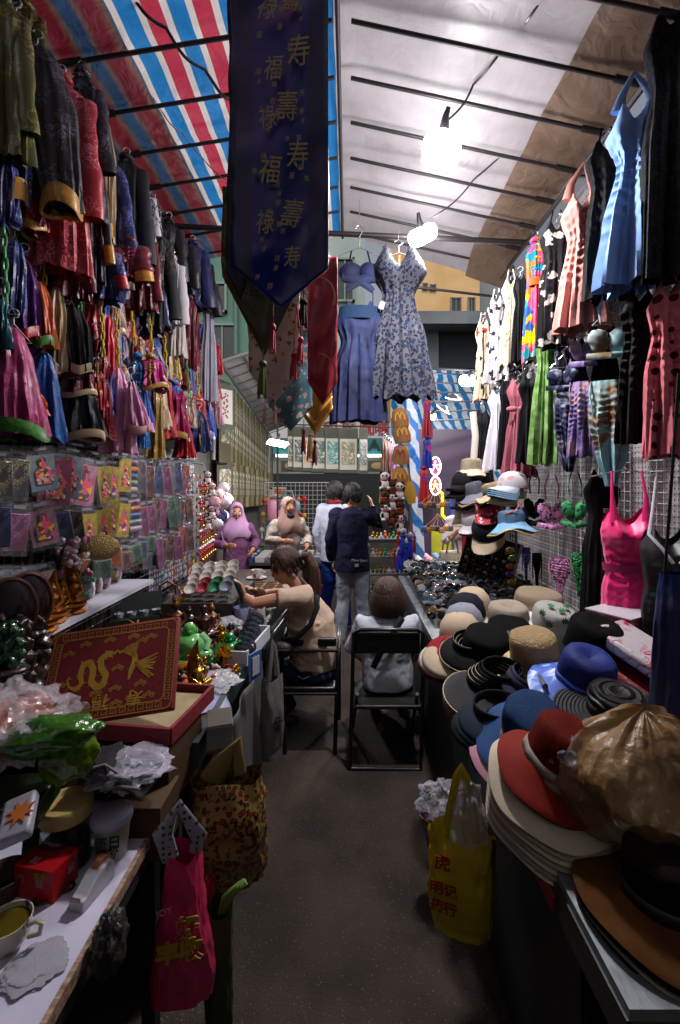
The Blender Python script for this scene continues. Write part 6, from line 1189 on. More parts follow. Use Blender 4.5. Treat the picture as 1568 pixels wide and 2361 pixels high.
# brown plastic bag, clear bag
BPB = M('#7c5c34', .4, 'mot', '#9c7c50', s=7, bump=.8, bs=34, alpha=.72)
mb = MB(); 
def bf(d):
    a = math.atan2(d.y, d.x)+d.z*.5; c_, s_ = math.cos(a), math.sin(a); k = min(1, (1-d.z)*1.5)
    return 1+.15*noise.noise(d*1.7)+k*(.05*(1-abs(noise.noise(Vector((c_*3, s_*3, d.z*1.2)))*3))+.022*(1-abs(noise.noise(Vector((c_*8, s_*8, d.z*2+4)))*3)))+.012*(1-abs(noise.noise(d*6))*3)
N_ = 200; vs = []; PRF = [(.002, .178), (.015, .178), (.035, .172), (.07, .16), (.1, .14), (.13, .115), (.155, .08), (.172, .04), (.178, 0), (.17, -.04), (.15, -.08), (.12, -.11), (.06, -.125), (0, -.125)]; PR2 = [(PRF[int(q/5)][0]*(1-q % 5/5)+PRF[min(13, int(q/5)+1)][0]*(q % 5/5), PRF[int(q/5)][1]*(1-q % 5/5)+PRF[min(13, int(q/5)+1)][1]*(q % 5/5)) for q in range(66)]
def sk(th, k, rr, z):
    c_, s_ = math.cos(th+z*1.5), math.sin(th+z*1.5); nn = noise.noise
    return (rr*(1+.30*nn(Vector((c_*1.5, s_*1.5, z*8)))+.12*(.35-abs(nn(Vector((c_*3, s_*3, z*9)))))+.05*(.35-abs(nn(Vector((c_*8, s_*8, z*16+3)))))+.04*(.3-abs(nn(Vector((c_*7, s_*7, z*50)))))), .03*nn(Vector((c_*2, s_*2, z*5)))+.012*nn(Vector((c_*5, s_*5, z*20))))
mb.lathe(PR2, N_, f=sk, sy=.8)
tag(mb.build('plastic_bag', BPB, loc=P(1488, 1815, 1.1)), 'full crinkled brown plastic bag on the hats at the right edge', 'plastic bag')
crumple('plastic_bag', 'twist of clear plastic beside the brown bag', 'plastic bag', P(1335, 1790, 1.12), (.05, .04, .04), film('#9898ac', .25), 14, rough=.5)
for i, (x, y, c, nm) in enumerate([(1470, 1560, '#8c1420', 'red plush tray'), (1480, 1500, '#a8a0a4', 'white packet with red line print')]):
    t = T('packet', nm+' behind the floppy hats', 'packet', P(x, y, 1.75), (R(20), 0, R(30))); mb = MB(); mb.box((0, 0, 0), (.22, .3, .05)); o = mb.build('packet_body', M(c, .5, 'mot' if i == 0 else 'damask', '#5c0c14' if i == 0 else '#a02030', s=12, bump=.5), t); b = o.modifiers.new('b', 'BEVEL'); b.width = .015; b.segments = 2
    mb = MB(); mb.box((0, -.155, .0), (.2, .006, .04)); mb.build('edge', metal('#4c4648'), t, False)
t = T('packet', 'pink and white patterned box behind the black bucket hat', 'packet', P(1430, 1440, 2.1), (0, 0, R(30))); mb = MB(); mb.box((0, 0, 0), (.2, .2, .12)); mb.build('carton', M('#a8506c', .4, 'multi', '#c8a0a8', s=20), t, False); mb = MB(); mb.box((0, 0, .062), (.21, .21, .006)); mb.build('lid', M('#a8a0a8', .4), t, False)
# stack of hats on the wall rack by the second stall
H2 = 'hats stacked on the display hooks'
def hx(x, y, Y): return P(x, y, Y)
bucket('bucket_hat', 'cream bucket hat topmost on the hat hooks', hx(1087, 1085, 3.6), cloth('#b8aa94'), .09, .1, .045, .035, (R(-4), 0, 0), .95, sd=20, grp=H2, stackn=2, stackm=BK)
bucket('bucket_hat', 'grey bucket hat below the cream one', hx(1092, 1140, 3.5), cloth('#6c6e78'), .09, .1, .06, .04, (R(-6), R(-14), 0), .95, sd=21, grp=H2, stackn=2, stackm=CRM)
bucket('fedora', 'beige fedora with black band right of the grey hat', hx(1142, 1140, 3.3), cloth('#b09c7c'), .09, .09, .05, .02, (R(-6), R(-12), 0), 1.0, band=M('#0c0c0e', .6), sd=22, grp=H2, stackn=3, stackm=BK, crown_dent=2)
cap('pale grey cap with pastel dots on the hat hooks', hx(1182, 1125, 3.15), M('#a8a4a8', .8, 'dots', '#b08478', s=22), brimm=cloth('#a8b4c4'), rot=(R(-4), 0, R(-75)), sc=1.15, grp=H2, stackn=3, stackm=cloth('#7ca0c0'))
cap('pale yellow cap beneath the dotted one', hx(1178, 1150, 3.2), cloth('#b8b08c'), rot=(0, 0, R(-75)), sc=1.1, grp=H2, stackn=1)
cap('red bandana print cap on the hat hooks', hx(1128, 1178, 3.35), M('#9c1424', .7, 'floral', '#c8b8bc', s=40), rot=(R(25), 0, R(-30)), sc=1.1, grp=H2)
cap('white cap with dark red underside on the hooks', hx(1096, 1200, 3.5), cloth('#b8b4b8'), rot=(R(25), 0, R(-50)), sc=1.15, grp=H2, stackn=1, stackm=cloth('#5c1018'))
cap('beige cap behind the white one on the hooks', hx(1078, 1185, 3.6), CRM, rot=(R(25), 0, R(-50)), sc=1.1, grp=H2)
cap('navy cap with beige brim hanging lowest', hx(1128, 1225, 3.35), NVY, brimm=CRM, rot=(R(40), 0, R(-40)), sc=1.35, grp=H2)
for i, (x, y) in enumerate([(1068, 1118), (1066, 1136), (1078, 1160), (1120, 1150), (1148, 1165)]): cap('black cap in the hook stack, %s from the top' % ordn[i], hx(x, y, 3.55), BK, rot=(R(5), 0, R(-60)), sc=1.0, grp='black caps on the hooks', brimm=BK, stackn=1)
t = bucket('bucket_hat', 'light blue denim hat with red ribbon on the hooks', hx(1180, 1205, 3.05), cloth('#6f94b4'), .085, .085, .075, .055, (R(-4), R(-4), 0), 1.0, sd=24, grp=H2, wav=.02, stackn=1, stackm=cloth('#a89858'))
mb = MB(); mb.tube([(-.06, -.06, .06), (0, -.09, .08), (.05, -.06, .12)], .005, 6); mb.build('red_ribbon', M('#a81c20', .5), t)
t = T('hat_rack', 'wire rack with hooks carrying the stacked hats', 'rack'); mb = MB()
for x, Y in ((1075, 3.72), (1135, 3.45), (1190, 3.2)): mb.tube([P(x, 1060, Y+.14), P(x, 1290, Y+.14)], .008)
mb.tube([P(1070, 1062, 3.86), P(1195, 1062, 3.34)], .008); mb.build('frame', metal('#5a5a60'), t)
# board of sunglasses lenses
SP = P(1125, 1300, 3.75); t = T('sunglasses_stand', 'black slanted pigeonhole stand of small glittering packets', 'stand', SP, (R(-8), R(14), R(-35)))
mb = MB(); mb.box((0, .05, 0), (.42, .02, .46))
for i in range(8): mb.box((-.21+i*.06, 0, 0), (.008, .1, .46)); mb.box((0, .001, -.23+i*.0657), (.42, .098, .008))
mb.build('rack_frame', M('#08080a', .45), t, False)
mb = MB()
for i in range(7):
    for j in range(7):
        if (i*j+i) % 4 != 3: mb.ell((-.18+i*.06, -.02, -.2+j*.0657), (.02, .012, .018), m=(i+j*3) % 4, n=7)
mb.build('packets', [M('#c08c1c', .2, metal=.6), M('#c8c4c8', .3), M('#9c5028', .3), M('#2c2c34', .15)], t)
t = T('sunglasses_strap_row', 'bright green and yellow glasses cases at the right of the slanted stand', 'cases', P(1178, 1330, 3.5)); mb = MB()
for i in range(6): mb.ell((.01*math.sin(i*2), 0, -.1+i*.06), (.035, .02, .025), m=i % 4, n=10)
mb.build('glasses_case', [M('#6a9c2c', .3), M('#a8841c', .3), M('#5c2c7c', .3), M('#a84818', .3)], t)
# sunglasses table
def glasses(label, fm, lm, rd=0):
    t = T('sunglasses', label, 'sunglasses', group='sunglasses crowding the far end of the right counter'); 
    for s_ in (-1, 1):
        mb = MB(); mb.ell((s_*.034, 0, .02), (.026, .003, .021 if not rd else .024), n=12); mb.build('lens', lm, t)
        mb = MB(); mb.tube([(s_*.062, 0, .03), (s_*.066, .03, .03), (s_*.03 if rd else s_*.062, .12 if not rd else .05, .015)], .0024, 5, cap=False); mb.build('temple', fm, t)
    mb = MB()
    for s_ in (-1, 1): mb.tube([(s_*.034+.028*math.cos(a), 0, .02+.022*math.sin(a)) for a in [2*PI*i/12 for i in range(13)]], .0024, 5, cap=False)
    mb.tube([(-.008, 0, .026), (.008, 0, .026)], .0024, 5); mb.build('frame', fm, t); return t
gk = [('black', M('#0a0a0c', .15, coat=.6), M('#08080a', .03, coat=1)), ('tortoiseshell', M('#3a1c0c', .15, coat=.6), M('#2a1408', .04, coat=1)), ('gold rimmed', metal('#c8a050', .15), M('#4a3a1c', .03, coat=1)), ('clear', M('#b8b8bc', .08, alpha=.6), M('#a8a8b0', .03, alpha=.5, coat=1)), ('silver mirrored', metal('#c8c8cc', .12), metal('#c8ccd8', .04)), ('amber', M('#8a4a14', .15), M('#9c5c14', .04, coat=1)), ('teal', M('#1c5058', .15), M('#183c48', .04, coat=1))]
gp = [glasses('%s sunglasses among the dense rows on the far right counter' % n_, a, b, i % 2) for i, (n_, a, b) in enumerate(gk)]
mb = MB(); mb.box((0, 0, 0), (.86, 1.62, .02), rot=(R(5), 0, 0)); tag(mb.build('display_board', M('#0e0e10', .6), loc=(.96, 3.62, .86)), 'black display board under the rows of sunglasses', 'board')
k = 0
for r in range(19):
    for c in range(14):
        y = 2.95+r*.078; x = .57+c*.061+(r % 2)*.02; z = .865+(y-3.62)*.087+.015; i = [0, 4, 0, 3, 0, 1, 4, 2, 0, 6, 3, 4][(r*5+c*3+rnd.randrange(5)) % 12]
        if k >= 240: break
        rot = (R(rnd.uniform(-30, 20)), R(rnd.uniform(-12, 12)), R(rnd.uniform(-30, 30)))
        if k < 7: gp[k].location = (x, y, z); gp[k].rotation_euler = rot
        else: dup(gp[i], (x, y, z), rot, sc=rnd.uniform(.85, 1.05))
        k += 1
# ---- second right stall beyond the roof
mb = MB(); vs = []
for j in range(25):
    for i in range(25):
        u, v = i/24, j/24; p = P(905, 850, 7.0).lerp(P(1160, 850, 7.6), u); q = P(905, 1200, 8.2).lerp(P(1160, 1200, 8.4), u); w_ = p.lerp(q, v); w_.z += .06*noise.noise(Vector((u*5, v*6, 1))); w_.y += .22*noise.noise(Vector((u*4, v*3, 7)))+.5*abs(math.sin(v*4.2))*.5; vs.append(w_)
mb.add(vs, [(j*25+i, j*25+i+1, (j+1)*25+i+1, (j+1)*25+i) for j in range(24) for i in range(24)]); tag(mb.build('tarpaulin_sheet', tarp_mat('blue')), 'blue and white striped tarpaulin draped over the far right stall', 'tarpaulin')
t = T('awning_frame', 'thin pipe frame over the blue striped stall', 'frame'); mb = MB()
for i in range(6): mb.tube([P(985, 860+i*22, 6.6), P(1110, 866+i*20, 6.9)], .012, 6)
mb.tube([P(960, 848, 6.5), P(1110, 855, 6.5)], .018); mb.tube([P(955, 850, 6.4), P(940, 1330, 6.4)], .02); mb.build('pipes', PIPE, t)
lamp('far round white lamp glaring under the blue striped tarpaulin', P(1080, 878, 6.2), 0, 60, .2, (R(40), 0, 0)); lamp('small far lamp glaring left of the neon rings', P(993, 958, 5.6), 0, 26, .11, (R(50), R(30), 0))
for x, y, a in ((1045, 918, .1), (1022, 944, .6)):
    t = T('hanging_lamp_shade', 'hanging lamp with a bright rim under the blue tarpaulin, %s' % ('upper' if a < .3 else 'lower'), 'lamp', P(x, y, 5.9), (R(20), a, 0)); lathe_o([(0, .06), (.03, .05), (.1, .0)], 'shade', M('#4a4e58', .5), t); mb = MB(); mb.tube([(.098*math.cos(q), .098*math.sin(q), 0) for q in [PI+PI*i/10 for i in range(11)]], .006, 6); mb.build('light_rim', M((1, 1, 1), emit=6), t)
# fabric strip post, paper bags, plush
mb = MB(); mb.box((0, 0, 0), (.12, .02, 2.6), rot=(0, R(-3), 0)); tag(mb.build('cloth_strip', tarp_mat('blue'), loc=P(957, 1080, 5.4)), 'blue and white checked cloth strip hanging by the paper bags', 'cloth strip')
PBG = M('#8a5a2c', .7, bump=.5, bs=16)
for i, (x, y, sz, nm) in enumerate([(922, 960, .2, 'topmost'), (926, 995, .25, 'second'), (924, 1045, .27, 'third'), (922, 1095, .27, 'fourth')]):
    t = T('paper_bag', 'brown paper style plush bag in the hanging string, %s' % nm, 'bag', P(x, y, 4.9), (0, R(rnd.uniform(-8, 8)), R(rnd.uniform(-25, 15))), group='brown bags hung in a string'); mb = MB()
    mb.tube([(0, 0, .09), (0, 0, .06), (0, 0, -.04), (0, 0, -.12)], [.03, .075, .095, .085], 16, flat=.6); mb.build('bag_body', PBG, t)
    mb = MB(); pts = [(-.05, -.05), (-.045, .0), (-.025, .035), (-.005, .0), (0, -.045), (.005, .0), (.025, .035), (.045, .0), (.05, -.05)]; mb.ribbon(pts, .014, .068 if i != 2 else .066); mb.build('arches_mark', M('#c8941c' if i < 2 or i == 3 else '#8c2c1c', .5), t); mb = MB(); mb.tube([(-.02, 0, .08), (.03, -.01, .13), (.05, 0, .06)], .008); mb.build('white_cord', M('#b8b0a8', .7), t)
for i, (x, y, c, nm) in enumerate([(945, 1135, '#b08830', 'mustard folded'), (915, 1165, '#c0981c', 'yellow folded'), (926, 1180, '#a89058', 'small straw')]):
    t = T('fabric_bag', nm+' bag hanging under the brown string of bags', 'bag', P(x, y, 4.8), R(30*i)); mb = MB(); mb.tube([(0, 0, .12), (0, 0, 0), (0.02, 0, -.12)], [.02, .07, .04], 14, flat=.4); mb.build('bag_body', M(c, .8, bump=.4, bs=16), t); mb = MB(); mb.tube([(-.02, 0, .1), (0, 0, .2), (.02, 0, .1)], .006); mb.build('handle', M(c, .8), t)
for i in range(9):
    x = 888+(i % 3)*16; y = 1130+i*12+(i % 2)*5; blob_toy('plush_panda' if i % 2 == 0 else 'plush_bear', ['black and white plush panda', 'brown plush bear'][i % 2]+' hanging in the toy cluster, %s from the top' % ordn[i], 'plush toy', P(x, y, 4.75), PANW if i % 2 == 0 else M('#4a2c18', .9, bump=.5, bs=60), PANB if i % 2 == 0 else M('#4a2c18', .9), 1.3, 'plush bears and pandas', 'bear', R(-10+i*7))
for i, (x, y) in enumerate([(930, 1225), (936, 1250), (922, 1265), (945, 1235)]):
    t = T('tassel_doll', 'blue and red tasselled doll in the hanging bunch, %s' % ordn[i], 'doll', P(x, y, 4.6), group='blue and red tasselled dolls'); mb = MB(); mb.ell((0, 0, 0), (.035, .03, .035), n=12); mb.build('head', M('#8a8c9c', .4), t); tassel(t, (0, 0, -.03), M('#14289c', .5), .2, .05); tassel(t, (.05, 0, -.0), M('#8c1420', .5), .18, .02); tassel(t, (-.05, 0, -.0), M('#8c1420', .5), .18, .02)
# hanging pouches cluster on rings
for cl, (cx_, cy_) in enumerate([(1000, 1135), (1008, 1190)]):
    for i in range(7):
        c = [('blue', '#4a5c94'), ('mustard', '#a8701c'), ('tan', '#8c6444'), ('dark brown', '#3a2c24'), ('tan', '#a07c5c'), ('orange', '#b07020'), ('grey green', '#4c544c')][i]; x = cx_-30+i*10; Y = 4.3
        t = T('bag_charm', '%s miniature bag charm in the %s cluster' % (c[0], ['upper', 'lower'][cl]), 'bag charm', P(x, cy_+30+3*math.sin(i*2), Y), R(rnd.uniform(-30, 30)), group='miniature bag charms in two clusters'); mb = MB(); mb.box((0, 0, 0), (.055, .035, .05)); o = mb.build('pouch', M(c[1], .6), t); b = o.modifiers.new('b', 'BEVEL'); b.width = .01; b.segments = 2
        top = Vector(((cx_-x)*Y/F, 0, .14)); mb = MB(); mb.tube([(0, 0, .02), top*.5+Vector((.01, 0, .01)), top], .003, 5); mb.build('strap', M(['#c8a41c', '#b04c1c', '#c8c0b8'][i % 3], .5), t)
# neon rings
for i, (x, y, c) in enumerate([(1004, 1075, '#ff8cb0'), (1004, 1120, '#ffb060')]):
    t = T('neon_ring_sign', 'glowing oval neon ring, %s' % ['upper pink one', 'lower orange one'][i], 'neon sign', P(x, y, 7.2)); mb = MB(); mb.tube([(.08*math.cos(a), 0, .14*math.sin(a)) for a in [2*PI*q/24 for q in range(25)]], .011, 8, cap=False); mb.build('neon_tube', M('#ffd0e0', emit=5), t)
    mb = MB(); mb.tube([(-.05, -.01, -.08), (-.01, -.01, .0), (0, -.01, .09)], .009, 6); mb.tube([(.05, -.01, -.08), (.01, -.01, .0)], .009, 6); mb.tube([(-.045, -.01, .02), (.045, -.01, .02)], .009, 6); mb.build('neon_figure', M(c, emit=6), t); mb = MB(); mb.ell((0, .03, 0), (.085, .012, .15), n=24); mb.build('backing', M('#5a3440', .5), t)
# dark machine and neon lit board behind
t = T('arcade_board', 'dark purple panel with yellow green neon lines behind the hats', 'panel', P(1035, 1200, 7.6)); mb = MB(); mb.box((0, 0, 0), (1.3, .1, 3.0)); mb.build('panel', M('#1c1424', .5, 'mot', '#3a2440', s=2), t, False)
mb = MB(); mb.ribbon([(-.3, .6), (-.12, .45), (-.12, .1), (.05, -.1), (.1, -.7)], .05, .06); mb.ribbon([(-.25, -.15), (.18, -.25), (.2, -.9)], .04, .06); mb.build('neon_lines', M('#b8a81c', emit=1.6), t, False); mb = MB(); mb.add([(-.02, -.065, .45), (.4, -.065, -.7), (.1, -.065, -.72)], [(0, 1, 2)]); mb.build('blue_panel', M('#1c3c8c', .5), t, False)
mb = MB(); mb.add([(-.3, -.06, -.1), (.12, -.06, -.2), (.12, -.06, -.8), (-.3, -.06, -.8)], [(0, 1, 2, 3)]); mb.build('green_panel', M('#5c7414', .5, 'mot', '#a89c1c', s=3), t, False)
# shoe table
t = T('shoe_table', 'table with dark red skirt carrying small slippers', 'table', P(1005, 1290, 5.3)); mb = MB(); mb.box((.15, 0, -.02), (.9, .5, .02)); mb.build('tabletop', M('#8c8478', .6), t, False); mb = MB(); mb.box((.15, -.25, -.25), (.9, .02, .5)); mb.box((-.3, 0, -.25), (.02, .5, .5)); mb.build('cloth_skirt', M('#5c0c18', .7, bump=.5, bs=8), t, False)
for i in range(15):
    c = [('white', '#c0b8b4'), ('pink', '#b87c8c'), ('striped blue', '#4c7ca8'), ('cream', '#b8a888'), ('red', '#a03038')][i % 5]; tt = T('slipper', c[0]+' embroidered slipper on the red skirted table', 'slipper', t.location+Vector((-.22+(i % 5)*.12, -.16+(i//5)*.15, 0)), R(10), group='embroidered slippers'); mb = MB(); mb.ell((0, 0, .025), (.04, .07, .028), n=12); mb.build('upper', M(c[1], .7, 'multi', c[1], s=40), tt); mb = MB(); mb.ell((0, 0, .006), (.043, .075, .008), n=12); mb.build('sole', M('#c8b8a8', .6), tt)
# shelf of trinkets behind the man
t = T('trinket_rack', 'tiered rack of golden trinkets behind the standing man', 'rack', P(890, 1290, 5.4)); mb = MB()
for q in range(4): mb.box((.05, 0, -.35+q*.2), (.5, .3, .012))
for x in (-.2, .3): mb.box((x, 0, -.25), (.015, .3, .85))
mb.build('shelves', metal('#8a8c90'), t, False)
for i in range(40):
    p = t.location+Vector((-.16+(i % 10)*.047, -.12, -.34+(i//10)*.2)); nm, m = TR[[0, 0, 2, 4, 0, 3][i % 6]]; tt = T('trinket', '%s trinket on the tiered rack behind the man' % nm, 'trinket', p, rnd.random(), rnd.uniform(.7, 1.1), 'trinkets on the tiered rack'); mb = MB(); mb.ell((0, 0, .03), (.022, .02, .03), n=8); mb.ell((0, 0, .07), .016, n=8); mb.build('trinket_body', m, tt)
# ================= people =================
SKIN = M('#a8765c', .5, 'mot', '#b08066', s=30, sss=.15); SKIN2 = M('#8c5c42', .5, 'mot', '#986850', s=30, sss=.15)
HAIR = lambda c, c2: M(c, .62, 'hair', c2, s=9, bump=.8)
def merge(mb, sub, Mx, off=Vector((0, 0, 0))):
    mb.add([Mx@Vector(v)+off for v in sub.v], sub.f, 0)
def headm(): 
    h = MB(); h.ell((0, .012, .03), (.073, .09, .084), n=20); h.ell((0, -.022, -.015), (.062, .066, .08), n=18); h.ell((0, -.038, -.068), (.038, .042, .032), n=14)
    h.tube([(0, -.08, .012), (0, -.094, -.018), (0, -.085, -.028)], [.008, .012, .009], 8)
    for s_ in (-1, 1): h.ell((s_*.074, .012, -.008), (.009, .018, .03), n=10); h.ell((s_*.03, -.068, -.02), (.024, .02, .022), n=10)
    h.tube([(0, -.078, -.045), (0, -.082, -.05)], [.018, .012], 8)
    return h
def face(t, Mx, off, sk, glasses_=False, lip='#7c3c38'):
    def put(mb, nm, m): 
        b = MB(); merge(b, mb, Mx, off); return b.build(nm, m, t)
    for s_ in (-1, 1):
        e = MB(); e.ell((s_*.027, -.082, .004), (.0125, .006, .0065), n=10); put(e, 'eye', M('#c8c0bc', .2)); e = MB(); e.ell((s_*.027, -.0865, .004), (.0055, .003, .0058), n=8); put(e, 'iris', M('#120a08', .1))
        e = MB(); e.tube([(s_*.014, -.088, .02), (s_*.028, -.089, .025), (s_*.042, -.081, .02)], .0028, 6, flat=.7); put(e, 'eyebrow', M('#1a100c', .8))
    e = MB(); e.ell((0, -.09, -.048), (.018, .006, .0045), n=12); e.ell((0, -.089, -.055), (.015, .006, .005), n=12); put(e, 'lips', M(lip, .4))
    if glasses_:
        e = MB()
        for s_ in (-1, 1): e.tube([(s_*.031+.023*math.cos(a), -.098, .0+.02*math.sin(a)) for a in [2*PI*i/16 for i in range(17)]], .0018, 5, cap=False); e.tube([(s_*.054, -.097, .006), (s_*.078, .0, .004)], .0018, 5)
        e.tube([(-.008, -.099, .004), (.008, -.099, .004)], .0018, 5); put(e, 'spectacles', M('#6c5a50', .25, metal=.6))
def HM(yaw, pitch=0, roll=0, s=1): return Matrix.Rotation(R(yaw), 3, 'Z')@Matrix.Rotation(R(pitch), 3, 'X')@Matrix.Rotation(R(roll), 3, 'Y')*s
def hand(mb, w, d, up, sc=1, curl=.6, th=1):
    d = Vector(d).normalized(); up = Vector(up); up = (up-d*up.dot(d)).normalized(); sd = d.cross(up)
    c = w+d*.045*sc
    mb.tube([w-d*.01, w+d*.02*sc, c, w+d*.085*sc], [.024*sc, .033*sc, .04*sc, .036*sc], 12, flat=.42, up=up)
    for i in range(4):
        b = w+d*.08*sc+sd*(.026-.0175*i)*sc; L = [.06, .07, .066, .052][i]*sc; p = [b]; dd = d.copy()
        for k in range(3): dd = (dd-up*math.tan(curl*.55)).normalized() if curl else dd; p.append(p[-1]+dd*L*[.42, .32, .26][k])
        mb.tube(p, [.0095*sc, .0088*sc, .008*sc, .0065*sc], 8)
    b = w+d*.02*sc+sd*.028*sc*th; mb.tube([b, b+(d*.6+sd*th*.75)*.03*sc, b+(d*.95+sd*th*.5-up*.3)*.06*sc], [.013*sc, .011*sc, .008*sc], 8)
def hairshell(mb, Mx, off, r=(.086, .104, .1), nape=0, face_w=.72, n=28, fringe=.32, sd=0):
    h = MB()
    def f(d):
        k = 1+.035*noise.noise(d*5+Vector((sd, 0, 0)))+.02*math.sin(math.atan2(d.y, d.x)*22)
        if d.y < -.15 and d.z < fringe+.12*math.sin(d.x*9+sd) and abs(d.x) < face_w: k *= .72
        if d.z < -.45-nape and d.y > -.2: k *= .85
        return k
    h.ell((0, .014, .03), r, n=n, f=f); merge(mb, h, Mx, off)
def tufts(p, Mx, off, m, n=120, r=(.088, .106, .103), L=.05, low=-.35, sd=1, face=True):
    rr = random.Random(sd); mb = MB()
    while len(mb.f) < n*20:
        d = Vector((rr.uniform(-1, 1), rr.uniform(-1, 1), rr.uniform(-1, 1)))
        if d.length > 1 or d.length < .1: continue
        d.normalize()
        if d.z < low or (face and d.y < -.3 and d.z < .35): continue
        t = Vector((rr.uniform(-.3, .3), rr.uniform(-.3, .3), -1)); t = (t-d*t.dot(d)); t.normalize(); pts = []
        for q in range(4): e = (d+t*q*.2).normalized(); pts.append(Vector((e.x*r[0], e.y*r[1], e.z*r[2]))*(1.0+.012*q+(.05 if q == 3 else 0)*rr.random())+Vector((0, .014, 0)))
        mb.tube(pts, [.006, .009, .007, .001], 5, flat=.5)
    b = MB(); merge(b, mb, Mx, off); b.build('hair_strands', m, p.t)
class Pr:
    def __init__(s, label, base): s.t = T('person', label, 'person', base); s.c = Vector(base)
    def L(s, x, y, Y): return P(x, y, Y)-s.c
# ---- woman with phone (profile to the left)
w1 = Pr('seated woman in a beige t-shirt looking at her phone, brown ponytail', onZ(700, 1690, 0)); L = w1.L; Yw = 3.05
hp = L(722, 1535, 3.08); ch_ = L(712, 1430, 3.06); nk = L(690, 1352, 3.03); hd = L(657, 1306, 3.02); shn = L(700, 1372, 2.9); shf = L(694, 1368, 3.2)
eln = L(585, 1392, 2.86); elf = L(610, 1372, 3.2); wrn = L(565, 1376, 2.9); wrf = L(590, 1362, 3.08)
kn = L(632, 1545, 2.98); kf = L(628, 1540, 3.22); fn = L(668, 1660, 3.0); ff = L(640, 1665, 3.24)
mb = MB(); mb.tube([hp, ch_, nk], [.15, .14, .05], 18); mb.tube([nk+Vector((.02, 0, -.02)), hd+Vector((.015, 0, -.04))], [.052, .048], 12); HMx = HM(-72, 24, 0, 1.02); merge(mb, headm(), HMx, hd)
for a, b_, c, sg in ((shn, eln, wrn, 1), (shf, elf, wrf, -1)): mb.tube([ch_.lerp(a, .4), a, a.lerp(b_, .5), b_, b_.lerp(c, .4), c], [.06, .052, .045, .038, .036, .026], 12)
hand(mb, wrn, (-.3, .05, .9), (1, .3, .3), .95, .75, 1); hand(mb, wrf, (-.8, -.25, .35), (.3, .4, 1), .9, .7, -1)
for a, b_ in ((kn, fn), (kf, ff)): mb.tube([hp, hp.lerp(a, .5), a, a.lerp(b_, .4), b_+Vector((0, 0, .05))], [.1, .085, .06, .055, .035], 12)
remesh(mb.build('body', SKIN, w1.t), .0065); face(w1.t, HMx, hd, SKIN)
TS = M('#b8a08c', .9, bump=.7, bs=11)
mb = MB(); mb.tube([hp+Vector((0, 0, .045)), hp.lerp(ch_, .35)+Vector((.02, 0, 0)), ch_+Vector((.01, 0, 0)), nk+Vector((.015, 0, -.03))], [.168, .165, .16, .07], 22, flat=1.12)
for a, b_ in ((shn, eln), (shf, elf)): mb.tube([ch_.lerp(a, .5), a+Vector((0, 0, .0)), a.lerp(b_, .28), a.lerp(b_, .5)], [.085, .072, .064, .07], 14)
for i in range(7): q = hp.lerp(ch_, i/6); mb.tube([q+Vector((-.14, -.09, .03*math.sin(i))), q+Vector((-.05, -.165, -.02)), q+Vector((.08, -.15, .03))], .012, 6)
wrinkle(remesh(mb.build('t_shirt', TS, w1.t), .008), .03, .12)
mb = MB(); JN_ = M('#1c2c4c', .8, bump=.3, bs=30)
for a, b_ in ((kn, fn), (kf, ff)): mb.tube([hp+Vector((0, 0, -.04)), hp.lerp(a, .5)+Vector((0, 0, -.01)), a, a.lerp(b_, .5), b_+Vector((0, 0, .07))], [.125, .1, .075, .066, .055], 14)
mb.ell(hp+Vector((.01, 0, -.02)), (.165, .175, .12), n=16); wrinkle(remesh(mb.build('jeans', JN_, w1.t), .009), .025, .1)
for b_ in (fn, ff): mb = MB(); mb.ell(b_+Vector((-.04, 0, .0)), (.11, .045, .045), n=14); mb.build('shoe', M('#15161c', .6), w1.t)
HB = HAIR('#26140c', '#4a2a1a'); mb = MB(); hairshell(mb, HMx, hd, sd=1, fringe=.35, face_w=.8); pt = L(692, 1285, 3.0)
mb.tube([pt, L(708, 1280, 3.0), L(721, 1308, 2.99), L(726, 1345, 2.98), L(730, 1385, 2.97)], [.025, .036, .042, .034, .008], 14); remesh(mb.build('hair', HB, w1.t), .006); tufts(w1, HMx, hd, HB, 110, (.084, .102, .098), sd=2)
mb = MB()
for i in range(26): a = i*2.4; o_ = Vector((.03*math.cos(a), .03*math.sin(a), 0)); mb.tube([L(710, 1285, 3.0)+o_*.8, L(722, 1315, 2.99)+o_*1.2, L(727, 1350, 2.98)+o_, L(731+3*math.sin(i), 1388+6*math.sin(i*3), 2.97)+o_*.3], [.008, .009, .008, .001], 5)
mb.build('ponytail_strands', HB, w1.t)
mb = MB(); mb.ell(L(691, 1277, 2.93), (.012, .008, .022), n=10); mb.build('hair_clip', M('#b0a8a0', .3), w1.t)
mb = MB(); mb.tube([L(728, 1372, 2.9), L(732, 1400, 2.86), L(716, 1440, 2.85), L(680, 1475, 2.87), L(650, 1480, 2.9)], .017, 8, flat=.3); mb.tube([L(728, 1372, 2.9), L(712, 1352, 3.0)], .015, 8, flat=.3); mb.build('shoulder_strap', M('#0c0c10', .6), w1.t)
ph_ = T('mobile_phone', 'dark smartphone held up by the seated woman', 'phone', P(553, 1362, 2.93), (R(12), R(-30), R(-60))); mb = MB(); mb.box((0, 0, 0), (.075, .009, .15)); o = mb.build('phone_case', M('#14202c', .3), ph_); b = o.modifiers.new('b', 'BEVEL'); b.width = .004; b.segments = 2; mb = MB(); mb.box((0, -.006, 0), (.068, .002, .14)); mb.build('screen', M('#34586c', .1), ph_, False)
